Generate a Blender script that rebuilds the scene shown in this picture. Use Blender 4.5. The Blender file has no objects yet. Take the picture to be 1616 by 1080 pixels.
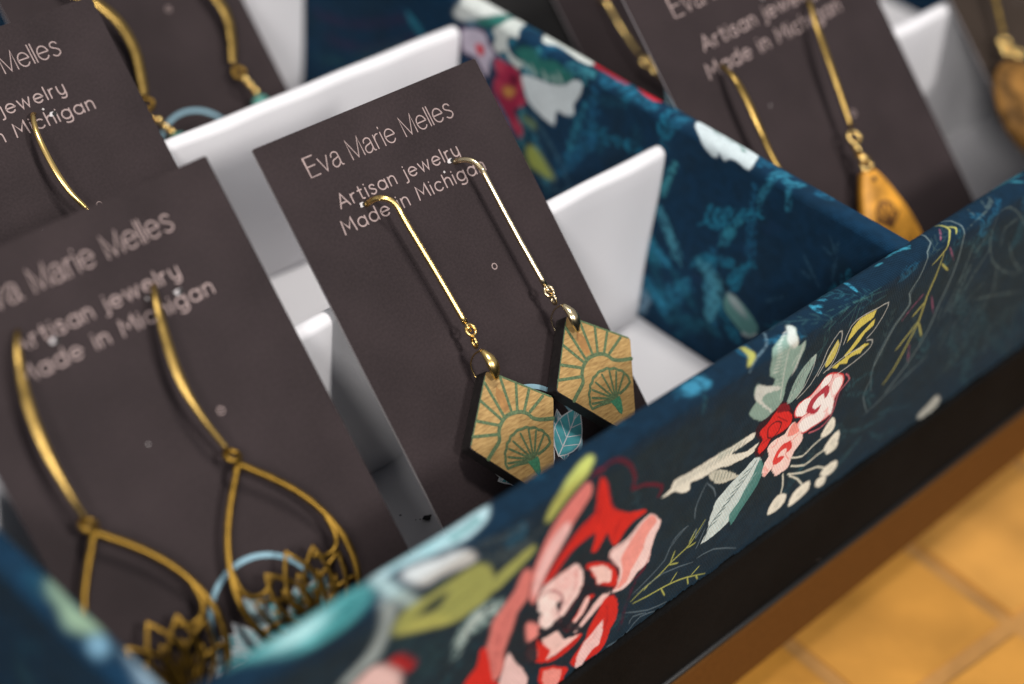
import bpy, bmesh, math, random
import numpy as np
from mathutils import Matrix, Vector

# ------------------------------------------------------------------ camera, world, lights, exposure
MM = 0.001
Z0 = 0.050                      # tray floor above the tiled floor
scene = bpy.context.scene
coll = scene.collection
cam_d = bpy.data.cameras.new('camera')
cam = bpy.data.objects.new('camera', cam_d)
coll.objects.link(cam)
scene.camera = cam
RIGHT = Vector((0.70137773, -0.70647821, 0.09464574))
DOWN = Vector((-0.38906201, -0.49070069, -0.77964324))
FWD = Vector((0.59724369, 0.51000135, -0.61903037))
cm = Matrix((RIGHT, -DOWN, -FWD)).transposed().to_4x4()
cm.translation = Vector((-247.3764, -126.0937, 228.3935)) * MM + Vector((0, 0, Z0))
cam.matrix_world = cm
cam_d.sensor_width = 36.0
cam_d.lens = 64.785
cam_d.clip_start = 0.01
cam_d.clip_end = 50.0
cam_d.dof.use_dof = True
cam_d.dof.focus_distance = 0.317
cam_d.dof.aperture_fstop = 7.4

world = bpy.data.worlds.new('World')
scene.world = world
world.use_nodes = True
world.node_tree.nodes['Background'].inputs[0].default_value = (0.62, 0.64, 0.70, 1)
world.node_tree.nodes['Background'].inputs[1].default_value = 0.42

def area(name, loc, target, size, power, col):
    d = bpy.data.lights.new(name, 'AREA')
    d.shape = 'DISK'
    d.size = size
    d.energy = power
    d.color = col
    o = bpy.data.objects.new(name, d)
    coll.objects.link(o)
    loc = Vector(loc)
    o.location = loc
    o.rotation_euler = (Vector(target) - loc).to_track_quat('-Z', 'Y').to_euler()
    return o
area('ceiling_lamp', (0.07, 0.03, 1.72), (-0.02, 0.03, Z0), 0.26, 17.0, (1.0, 0.955, 0.91))
area('front_lamp', (-0.05, -1.12, 1.06), (0, 0.03, Z0), 0.20, 13.2, (1.0, 0.96, 0.93))
area('side_fill', (-1.00, -0.62, 0.80), (-0.05, 0.03, Z0), 0.30, 8.0, (1.0, 0.97, 0.95))  # added fill from the left, brightens the satin gap between the cards

scene.view_settings.view_transform = 'Standard'
scene.view_settings.look = 'None'
scene.view_settings.exposure = 0.0
scene.view_settings.gamma = 1.0
scene.view_settings.use_curve_mapping = False
scene.cycles.use_denoising = True
scene.cycles.max_bounces = 8

rng = random.Random(11)
H = 47.33                       # wall height above tray floor
T = 5.0                         # wall thickness
XL, XR, YB = -156.1, 161.0, 212.0

def lin(c):
    o = []
    for v in c:
        v = v / 255.0
        o.append(v / 12.92 if v <= 0.04045 else ((v + 0.055) / 1.055) ** 2.4)
    return o

# ------------------------------------------------------------------ materials
def new_mat(name):
    m = bpy.data.materials.new(name)
    m.use_nodes = True
    nt = m.node_tree
    return m, nt, nt.nodes['Principled BSDF']

def N(nt, typ, **kw):
    n = nt.nodes.new(typ)
    for k, v in kw.items():
        setattr(n, k, v)
    return n

def simple(name, col, rough=0.5, metal=0.0, noise=0.0, nscale=300.0, bump=0.0, bscale=1500.0, spec=0.5, rvar=0.0):
    m, nt, b = new_mat(name)
    b.inputs['Roughness'].default_value = rough
    b.inputs['Metallic'].default_value = metal
    b.inputs['Specular IOR Level'].default_value = spec
    tc = N(nt, 'ShaderNodeTexCoord')
    if noise or rvar:
        n = N(nt, 'ShaderNodeTexNoise')
        n.inputs['Scale'].default_value = nscale
        n.inputs['Detail'].default_value = 6
        nt.links.new(tc.outputs['Object'], n.inputs['Vector'])
        r = N(nt, 'ShaderNodeMapRange')
        r.inputs['From Min'].default_value = 0.3
        r.inputs['From Max'].default_value = 0.7
        r.inputs['To Min'].default_value = 1 - noise
        r.inputs['To Max'].default_value = 1 + noise
        nt.links.new(n.outputs['Fac'], r.inputs['Value'])
        mx = N(nt, 'ShaderNodeVectorMath', operation='SCALE')
        mx.inputs[0].default_value = col
        nt.links.new(r.outputs[0], mx.inputs['Scale'])
        nt.links.new(mx.outputs[0], b.inputs['Base Color'])
        if rvar:
            r2 = N(nt, 'ShaderNodeMapRange')
            r2.inputs['From Min'].default_value = 0.3
            r2.inputs['From Max'].default_value = 0.7
            r2.inputs['To Min'].default_value = rough - rvar
            r2.inputs['To Max'].default_value = rough + rvar
            nt.links.new(n.outputs['Fac'], r2.inputs['Value'])
            nt.links.new(r2.outputs[0], b.inputs['Roughness'])
    else:
        b.inputs['Base Color'].default_value = (*col, 1)
    if bump:
        n2 = N(nt, 'ShaderNodeTexNoise')
        n2.inputs['Scale'].default_value = bscale
        n2.inputs['Detail'].default_value = 4
        nt.links.new(tc.outputs['Object'], n2.inputs['Vector'])
        bp = N(nt, 'ShaderNodeBump')
        bp.inputs['Strength'].default_value = bump
        bp.inputs['Distance'].default_value = 0.0001
        nt.links.new(n2.outputs['Fac'], bp.inputs['Height'])
        nt.links.new(bp.outputs[0], b.inputs['Normal'])
    return m

M = {}
def card_material(name, col, spec=0.14):
    """uncoated dark card stock: fine fibre mottling and a few pale dust specks"""
    m, nt, b = new_mat(name)
    tc = N(nt, 'ShaderNodeTexCoord')
    n = N(nt, 'ShaderNodeTexNoise')
    n.inputs['Scale'].default_value = 2100
    n.inputs['Detail'].default_value = 5
    nt.links.new(tc.outputs['Object'], n.inputs['Vector'])
    n2 = N(nt, 'ShaderNodeTexNoise')
    n2.inputs['Scale'].default_value = 60
    nt.links.new(tc.outputs['Object'], n2.inputs['Vector'])
    ad = N(nt, 'ShaderNodeMath', operation='ADD')
    nt.links.new(n.outputs['Fac'], ad.inputs[0])
    nt.links.new(n2.outputs['Fac'], ad.inputs[1])
    r = N(nt, 'ShaderNodeMapRange')
    r.inputs['From Min'].default_value = 0.6
    r.inputs['From Max'].default_value = 1.4
    r.inputs['To Min'].default_value = 0.68
    r.inputs['To Max'].default_value = 1.32
    nt.links.new(ad.outputs[0], r.inputs['Value'])
    sc = N(nt, 'ShaderNodeVectorMath', operation='SCALE')
    sc.inputs[0].default_value = col
    nt.links.new(r.outputs[0], sc.inputs['Scale'])
    vo = N(nt, 'ShaderNodeTexVoronoi')
    vo.inputs['Scale'].default_value = 130
    nt.links.new(tc.outputs['Object'], vo.inputs['Vector'])
    lt = N(nt, 'ShaderNodeMath', operation='LESS_THAN')
    lt.inputs[1].default_value = 0.028
    nt.links.new(vo.outputs['Distance'], lt.inputs[0])
    mx = N(nt, 'ShaderNodeMix', data_type='RGBA')
    nt.links.new(lt.outputs[0], mx.inputs['Factor'])
    nt.links.new(sc.outputs[0], mx.inputs['A'])
    mx.inputs['B'].default_value = (0.45, 0.42, 0.41, 1)
    nt.links.new(mx.outputs['Result'], b.inputs['Base Color'])
    b.inputs['Roughness'].default_value = 0.72
    b.inputs['Specular IOR Level'].default_value = spec
    bp = N(nt, 'ShaderNodeBump')
    bp.inputs['Strength'].default_value = 0.35
    bp.inputs['Distance'].default_value = 0.00008
    nt.links.new(n.outputs['Fac'], bp.inputs['Height'])
    nt.links.new(bp.outputs[0], b.inputs['Normal'])
    return m
M['card'] = card_material('dark_card_stock', (0.0290, 0.0208, 0.0216))
M['card_shade_brown'] = card_material('shade_brown_card_stock', (0.034, 0.024, 0.018))  # brown tint puts the far-right shade into the card colour
M['card_shade_black'] = card_material('shade_black_card_stock', (0.010, 0.0095, 0.0095))  # card stock blackened to stand for shade beside the divider
M['card_edge'] = simple('card_cut_edge', (0.34, 0.31, 0.31), 0.8)
M['print'] = simple('pale_card_ink', (0.345, 0.258, 0.242), 0.7, noise=0.12, nscale=1500)
M['ring_ink'] = simple('light_blue_ink', (0.21, 0.36, 0.43), 0.7)
M['teal_ink'] = simple('teal_ink', (0.075, 0.36, 0.40), 0.7, noise=0.2, nscale=500)
M['pale_teal_ink'] = simple('pale_teal_ink', (0.36, 0.58, 0.62), 0.7, noise=0.1, nscale=500)
M['white_ink'] = simple('white_ink', (0.72, 0.70, 0.71), 0.7)
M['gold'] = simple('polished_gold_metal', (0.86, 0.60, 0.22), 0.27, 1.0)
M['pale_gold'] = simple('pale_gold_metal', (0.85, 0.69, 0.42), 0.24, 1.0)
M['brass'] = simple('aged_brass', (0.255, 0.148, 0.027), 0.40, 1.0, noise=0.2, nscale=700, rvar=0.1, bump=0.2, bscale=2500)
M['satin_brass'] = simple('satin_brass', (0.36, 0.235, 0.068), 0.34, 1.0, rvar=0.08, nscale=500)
M['green'] = simple('green_engraving_paint', (0.075, 0.120, 0.052), 0.6, noise=0.5, nscale=2600, bump=0.5, bscale=4000)
M['emerald'] = simple('emerald_engraving_paint', (0.035, 0.17, 0.085), 0.6, noise=0.3, nscale=2200)
M['burnt'] = simple('laser_burnt_wood_edge', (0.013, 0.010, 0.0095), 0.6, noise=0.4, nscale=1200, bump=0.4, bscale=1800)
M['stainwood'] = simple('orange_stained_wood', (0.30, 0.15, 0.045), 0.5, noise=0.25, nscale=900)
M['teal_stone'] = simple('teal_stone', (0.08, 0.26, 0.22), 0.25, noise=0.3, nscale=600)
M['amber'] = simple('amber_resin_drop', (0.62, 0.28, 0.03), 0.5, noise=0.5, nscale=190, bump=0.2, bscale=400)
M['motif'] = simple('burnt_motif_brown', (0.13, 0.05, 0.012), 0.6, noise=0.3, nscale=800)
M['bronze_bead'] = simple('bronze_leaf_bead', (0.185, 0.090, 0.022), 0.62, 0.0, noise=0.85, nscale=190, bump=0.6, bscale=500, spec=0.12)
M['black'] = card_material('black_tray_board', (0.0078, 0.0078, 0.0078), 0.02)
M['lip'] = simple('black_tray_lip', (0.010, 0.010, 0.010), 0.42, spec=0.3)
M['board'] = simple('brown_bench_laminate', (0.112, 0.046, 0.0098), 0.7, noise=0.10, nscale=900, bump=0.15, spec=0.1)
M['grout'] = simple('tan_grout', (0.355, 0.175, 0.043), 0.85, noise=0.2, nscale=90)
M['hole'] = simple('torn_pale_hole_rim', (0.55, 0.52, 0.52), 0.8)
M['soot'] = simple('black_smudge', (0.01, 0.01, 0.01), 0.8)
M['tiles'] = []
for i, c in enumerate([(0.45, 0.212, 0.038), (0.475, 0.232, 0.050), (0.43, 0.196, 0.030), (0.46, 0.222, 0.043)]):
    M['tiles'].append(simple('orange_tile_glaze_%d' % i, c, 0.6, noise=0.24, nscale=42 + 9 * i, bump=0.2, bscale=200, spec=0.2))

def wood_material():
    m, nt, b = new_mat('maple_plywood_face')
    tc = N(nt, 'ShaderNodeTexCoord')
    mp = N(nt, 'ShaderNodeMapping')
    mp.inputs['Rotation'].default_value = (0, 0, 0.9)
    mp.inputs['Scale'].default_value = (420, 2300, 600)
    nt.links.new(tc.outputs['Object'], mp.inputs['Vector'])
    n = N(nt, 'ShaderNodeTexNoise')
    n.inputs['Scale'].default_value = 1.0
    n.inputs['Detail'].default_value = 7
    n.inputs['Roughness'].default_value = 0.65
    nt.links.new(mp.outputs[0], n.inputs['Vector'])
    cr = N(nt, 'ShaderNodeValToRGB')
    e = cr.color_ramp.elements
    e[0].position, e[0].color = 0.28, (0.19, 0.102, 0.030, 1)
    e[1].position, e[1].color = 0.72, (0.52, 0.335, 0.128, 1)
    x = e.new(0.5)
    x.color = (0.36, 0.222, 0.078, 1)
    nt.links.new(n.outputs['Fac'], cr.inputs['Fac'])
    nt.links.new(cr.outputs[0], b.inputs['Base Color'])
    b.inputs['Roughness'].default_value = 0.45
    bp = N(nt, 'ShaderNodeBump')
    bp.inputs['Strength'].default_value = 0.3
    bp.inputs['Distance'].default_value = 0.0001
    nt.links.new(n.outputs['Fac'], bp.inputs['Height'])
    nt.links.new(bp.outputs[0], b.inputs['Normal'])
    return m
M['wood'] = wood_material()

def satin_material():
    m, nt, b = new_mat('white_satin')
    b.inputs['Base Color'].default_value = (0.75, 0.738, 0.752, 1)
    b.inputs['Roughness'].default_value = 0.36
    b.inputs['Specular IOR Level'].default_value = 0.55
    b.inputs['Anisotropic'].default_value = 0.4
    b.inputs['Sheen Weight'].default_value = 0.15
    tc = N(nt, 'ShaderNodeTexCoord')
    mp = N(nt, 'ShaderNodeMapping')
    mp.inputs['Rotation'].default_value = (0.3, 0.5, 0.6)
    mp.inputs['Scale'].default_value = (2600, 500, 500)
    nt.links.new(tc.outputs['Object'], mp.inputs['Vector'])
    w = N(nt, 'ShaderNodeTexNoise')
    w.inputs['Scale'].default_value = 1.0
    w.inputs['Detail'].default_value = 3
    nt.links.new(mp.outputs[0], w.inputs['Vector'])
    bp = N(nt, 'ShaderNodeBump')
    bp.inputs['Strength'].default_value = 0.28
    bp.inputs['Distance'].default_value = 0.0001
    nt.links.new(w.outputs['Fac'], bp.inputs['Height'])
    nt.links.new(bp.outputs[0], b.inputs['Normal'])
    return m
M['satin'] = satin_material()

def fabric_material():
    """printed cotton twill: print in the colour attribute, weave from the mm UV map"""
    m, nt, b = new_mat('printed_cotton_twill')
    at = N(nt, 'ShaderNodeVertexColor', layer_name='Print')
    uv = N(nt, 'ShaderNodeUVMap', uv_map='UVMap')
    sp = N(nt, 'ShaderNodeSeparateXYZ')
    nt.links.new(uv.outputs[0], sp.inputs[0])
    def math_(op, a, bb):
        n = N(nt, 'ShaderNodeMath', operation=op)
        for i, v in enumerate((a, bb)):
            if v is None:
                continue
            if isinstance(v, (int, float)):
                n.inputs[i].default_value = v
            else:
                nt.links.new(v, n.inputs[i])
        return n.outputs[0]
    jn = N(nt, 'ShaderNodeTexNoise')
    jn.inputs['Scale'].default_value = 0.9
    nt.links.new(uv.outputs[0], jn.inputs['Vector'])
    j = math_('MULTIPLY', jn.outputs['Fac'], 1.3)
    d1 = math_('ADD', math_('MULTIPLY', math_('ADD', sp.outputs[0], math_('MULTIPLY', sp.outputs[1], 0.62)), 2 * math.pi / 0.62), j)
    d2 = math_('ADD', math_('MULTIPLY', math_('SUBTRACT', sp.outputs[1], math_('MULTIPLY', sp.outputs[0], 0.35)), 2 * math.pi / 0.50), j)
    s1 = math_('SINE', d1, None)
    s2 = math_('SINE', d2, None)
    wv = math_('ADD', s1, math_('MULTIPLY', s2, 0.7))
    fn = N(nt, 'ShaderNodeTexNoise')
    fn.inputs['Scale'].default_value = 3.5
    fn.inputs['Detail'].default_value = 3
    nt.links.new(uv.outputs[0], fn.inputs['Vector'])
    wv2 = math_('ADD', wv, math_('MULTIPLY', math_('SUBTRACT', fn.outputs['Fac'], 0.5), 4.0))
    top = N(nt, 'ShaderNodeMapRange')
    top.inputs['From Min'].default_value = H - 2.5
    top.inputs['From Max'].default_value = H + .5
    top.inputs['To Min'].default_value = 0.07
    top.inputs['To Max'].default_value = 0.13
    nt.links.new(sp.outputs[1], top.inputs['Value'])
    gain = math_('ADD', math_('MULTIPLY', wv2, top.outputs[0]), 1.0)
    sc = N(nt, 'ShaderNodeVectorMath', operation='SCALE')
    nt.links.new(at.outputs['Color'], sc.inputs[0])
    nt.links.new(gain, sc.inputs['Scale'])
    nt.links.new(sc.outputs[0], b.inputs['Base Color'])
    b.inputs['Roughness'].default_value = 0.8
    b.inputs['Specular IOR Level'].default_value = 0.14
    b.inputs['Sheen Weight'].default_value = 0.04
    b.inputs['Sheen Tint'].default_value = (0.3, 0.7, 1.0, 1)
    bp = N(nt, 'ShaderNodeBump')
    bp.inputs['Strength'].default_value = 0.35
    bp.inputs['Distance'].default_value = 0.00012
    nt.links.new(wv2, bp.inputs['Height'])
    nt.links.new(bp.outputs[0], b.inputs['Normal'])
    return m
M['fabric'] = fabric_material()

# ------------------------------------------------------------------ mesh helpers (mm in, metres out)
def tag(o, label=None, cat=None, group=None, kind=None):
    if label: o['label'] = label
    if cat: o['category'] = cat
    if group: o['group'] = group
    if kind: o['kind'] = kind
    return o

def mesh_obj(name, verts, faces, mat, parent=None, smooth=False, mats=None, fmat=None):
    me = bpy.data.meshes.new(name)
    me.from_pydata([(v[0] * MM, v[1] * MM, v[2] * MM) for v in verts], [], faces)
    for mm_ in (mats or [mat]):
        me.materials.append(mm_)
    if fmat is not None:
        me.polygons.foreach_set('material_index', fmat)
    if smooth:
        me.polygons.foreach_set('use_smooth', [True] * len(me.polygons))
    me.update()
    o = bpy.data.objects.new(name, me)
    coll.objects.link(o)
    if parent is not None:
        o.parent = parent
    return o

def empty(name, mtx):
    o = bpy.data.objects.new(name, None)
    o.empty_display_size = 0.01
    coll.objects.link(o)
    o.matrix_world = mtx
    return o

class MB:
    """collects pieces of one mesh"""
    def __init__(s):
        s.v, s.f, s.m = [], [], []
    def add(s, v, f, m=0):
        b = len(s.v)
        s.v += [tuple(x) for x in v]
        s.f += [tuple(i + b for i in q) for q in f]
        s.m += [m] * len(f)
        return s
    def build(s, name, mats, parent=None, smooth=False):
        mats = mats if isinstance(mats, list) else [mats]
        return mesh_obj(name, s.v, s.f, None, parent, smooth, mats, s.m)

def bevel_box(x0, x1, y0, y1, z0, z1, r=0.6, seg=2):
    bm = bmesh.new()
    bmesh.ops.create_cube(bm, size=1)
    for v in bm.verts:
        v.co = Vector(((x0 + x1) / 2 + v.co.x * (x1 - x0), (y0 + y1) / 2 + v.co.y * (y1 - y0), (z0 + z1) / 2 + v.co.z * (z1 - z0)))
    bmesh.ops.bevel(bm, geom=list(bm.edges), offset=r, segments=seg, profile=0.5, affect='EDGES')
    bm.verts.index_update()
    v = [tuple(x.co) for x in bm.verts]
    f = [tuple(x.index for x in q.verts) for q in bm.faces]
    bm.free()
    return v, f

def smooth_path(pts, n=6, closed=False):
    P = [np.array(p, float) for p in pts]
    k = len(P)
    o = []
    for i in range(k if closed else k - 1):
        p0 = P[(i - 1) % k] if closed or i > 0 else 2 * P[0] - P[1]
        p1, p2 = P[i], P[(i + 1) % k]
        p3 = P[(i + 2) % k] if closed or i + 2 < k else 2 * P[-1] - P[-2]
        for j in range(n):
            t = j / n
            o.append(.5 * (2 * p1 + (p2 - p0) * t + (2 * p0 - 5 * p1 + 4 * p2 - p3) * t * t + (3 * p1 - p0 - 3 * p2 + p3) * t ** 3))
    if not closed:
        o.append(P[-1])
    return o

def sweep(path, ra, rb=None, ref=(0, 0, 1), seg=10, closed=False):
    """tube along path; ra in the plane of the card, rb along ref; either may be a list"""
    P = [np.array(p, float) for p in path]
    n = len(P)
    ra = ra if hasattr(ra, '__len__') else [ra] * n
    rb = ra if rb is None else (rb if hasattr(rb, '__len__') else [rb] * n)
    ref = np.array(ref, float)
    v, f = [], []
    prev = None
    for i in range(n):
        if closed:
            t = P[(i + 1) % n] - P[i - 1]
        else:
            t = P[min(i + 1, n - 1)] - P[max(i - 1, 0)]
        t /= np.linalg.norm(t) + 1e-12
        a = np.cross(ref, t)
        if np.linalg.norm(a) < 0.15:
            a = prev if prev is not None else np.array([1., 0, 0])
        a = a - t * np.dot(a, t)
        a /= np.linalg.norm(a)
        if prev is not None and np.dot(a, prev) < 0 and abs(np.dot(ref, t)) > 0.7:
            a = -a
        prev = a
        b = np.cross(t, a)
        for k in range(seg):
            w = 2 * math.pi * k / seg
            v.append(P[i] + a * ra[i] * math.cos(w) + b * rb[i] * math.sin(w))
    for i in range(n if closed else n - 1):
        for k in range(seg):
            f.append((i * seg + k, i * seg + (k + 1) % seg, ((i + 1) % n) * seg + (k + 1) % seg, ((i + 1) % n) * seg + k))
    if not closed:
        f.append(tuple(reversed(range(seg))))
        f.append(tuple((n - 1) * seg + k for k in range(seg)))
    return v, f

def torus(c, r, t, normal=(0, 0, 1), seg=22, ts=9, squash=1.0, ang=0.0):
    nrm = np.array(normal, float)
    nrm /= np.linalg.norm(nrm)
    a = np.cross(nrm, (0, 0, 1)) if abs(nrm[2]) < .9 else np.array([1., 0, 0])
    a /= np.linalg.norm(a)
    b = np.cross(nrm, a)
    ca, sa = math.cos(ang), math.sin(ang)
    a, b = a * ca + b * sa, b * ca - a * sa
    c = np.array(c, float)
    path = [c + a * r * math.cos(2 * math.pi * i / seg) + b * r * squash * math.sin(2 * math.pi * i / seg) for i in range(seg)]
    return sweep(path, t, None, nrm, ts, True)

def ball(c, r, nu=12, nv=8, sx=1, sy=1, sz=1):
    v, f = [], []
    for j in range(nv + 1):
        p = math.pi * j / nv
        for i in range(nu):
            w = 2 * math.pi * i / nu
            v.append((c[0] + r * sx * math.sin(p) * math.cos(w), c[1] + r * sy * math.sin(p) * math.sin(w), c[2] + r * sz * math.cos(p)))
    for j in range(nv):
        for i in range(nu):
            f.append((j * nu + i, (j + 1) * nu + i, (j + 1) * nu + (i + 1) % nu, j * nu + (i + 1) % nu))
    return v, f

def flat_poly(pts, z):
    return [(p[0], p[1], z) for p in pts], [tuple(range(len(pts)))]

def ribbon(pts, w, z, cap=True):
    """flat stroke of width w with round ends, counter-clockwise seen from +z"""
    P = [np.array(p[:2], float) for p in pts]
    n = len(P)
    v, f = [], []
    for i in range(n):
        t = P[min(i + 1, n - 1)] - P[max(i - 1, 0)]
        t /= np.linalg.norm(t) + 1e-9
        m = np.array([-t[1], t[0]])
        k = 1.0
        if 0 < i < n - 1:
            t1 = P[i] - P[i - 1]
            t1 /= np.linalg.norm(t1) + 1e-9
            k = min(2.2, 1 / max(0.3, abs(np.dot(m, (-t1[1], t1[0])))))
        v += [(*(P[i] - m * w / 2 * k), z), (*(P[i] + m * w / 2 * k), z)]
    for i in range(n - 1):
        f.append((2 * i, 2 * i + 2, 2 * i + 3, 2 * i + 1))
    if cap:
        for e, nb in ((0, 1), (n - 1, n - 2)):
            t = P[e] - P[nb]
            a0 = math.atan2(t[1], t[0])
            b = len(v)
            for k in range(7):
                a = a0 - math.pi / 2 + math.pi * k / 6
                v.append((P[e][0] + math.cos(a) * w / 2, P[e][1] + math.sin(a) * w / 2, z))
            f.append(tuple(range(b, b + 7)))
    return v, f

def extrude_poly(pts, z0, z1, m_side=1, m_top=0):
    n = len(pts)
    mb = MB()
    v = [(p[0], p[1], z0) for p in pts] + [(p[0], p[1], z1) for p in pts]
    mb.add(v, [tuple(range(n, 2 * n))], m_top)
    mb.f.append(tuple(reversed(range(n)))); mb.m.append(m_side)
    for i in range(n):
        mb.f.append((i, (i + 1) % n, n + (i + 1) % n, n + i)); mb.m.append(m_side)
    return mb

# ------------------------------------------------------------------ the setting: tiled floor and bench
TH = math.radians(-4.3)
floor = mesh_obj('floor', [(-1800, -1500, -50.7), (2200, -1500, -50.7), (2200, 2200, -50.7), (-1800, 2200, -50.7)], [(0, 1, 2, 3)], M['grout'])
floor.location.z = Z0
tag(floor, kind='structure')
TS = 43.7
tile_meshes = []
for i in range(4):
    bm = bmesh.new()
    bmesh.ops.create_cube(bm, size=1)
    for v in bm.verts:
        v.co = Vector((v.co.x * (TS - 3.4), v.co.y * (TS - 3.4), v.co.z * 6)) * MM
    bmesh.ops.bevel(bm, geom=[e for e in bm.edges if all(x.co.z > 0 for x in e.verts)], offset=0.5 * MM, segments=2, affect='EDGES')
    me = bpy.data.meshes.new('tile')
    bm.to_mesh(me)
    bm.free()
    me.materials.append(M['tiles'][i])
    tile_meshes.append(me)
OX, OY = 17.3, -8.0
for i in range(-7, 10):
    for j in range(-8, 9):
        o = bpy.data.objects.new('tile', tile_meshes[rng.randrange(4)])
        x, y = i * TS, j * TS
        o.location = ((OX + x * math.cos(TH) - y * math.sin(TH)) * MM, (OY + x * math.sin(TH) + y * math.cos(TH)) * MM, -0.053 + Z0 + rng.uniform(-.0003, .0003))
        o.rotation_euler = (0, 0, TH + rng.choice([0, 1, 2, 3]) * math.pi / 2)
        coll.objects.link(o)
        o.parent = floor
        o.matrix_parent_inverse = Matrix.Translation((0, 0, -Z0))

bench = empty('wooden_plinth', Matrix.Translation((0, 0.1, 0)))
tag(bench, 'brown wooden plinth board showing as a strip under the black tray base', 'plinth')
def off(v, dx, dy, dz):
    return [(a[0] + dx, a[1] + dy, a[2] + dz) for a in v]
v, f = bevel_box(-210, 420, -6.4, 330, -42, -24.9, 0.5)
mesh_obj('plinth_board', off(v, 0, -100, 50), f, M['board'], bench)
for lx in (-180, 390):
    for ly in (200, 310):
        v, f = bevel_box(lx - 14, lx + 14, ly - 14, ly + 14, -50, -42.2, 1.0)
        mesh_obj('foot', off(v, 0, -100, 50), f, M['board'], bench)

# ------------------------------------------------------------------ the tray
tray = empty('jewelry_tray', Matrix.Translation((0, 0, Z0 - 0.0248)))
tag(tray, 'navy floral fabric display tray with white satin slots on a black base', 'tray')
ZT = 24.8
def tpart(name, v, f, mat, smooth=False, parent=None):
    return mesh_obj(name, off(v, 0, 0, ZT), f, mat, parent or tray, smooth)
v, f = bevel_box(XL - T - .9, XR + T + .9, -T - .9, YB + T + .9, -24.8, -1.3, 0.7)
base = tpart('base', v, f, M['black'])
lipv = []
mb = MB()
a0, a1, b0, b1 = XL - T - 1.0, XR + T + 1.0, -T - 1.0, YB + T + 1.0
for (p, q_) in (((a0, b0), (a1, b0)), ((a1, b0), (a1, b1)), ((a1, b1), (a0, b1)), ((a0, b1), (a0, b0))):
    mb.add(*sweep([(p[0], p[1], -23.6 + ZT), (q_[0], q_[1], -23.6 + ZT)], 0.65, None, (0, 0, 1), 8))
mb.build('base_lip', M['lip'], base, True)

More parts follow.
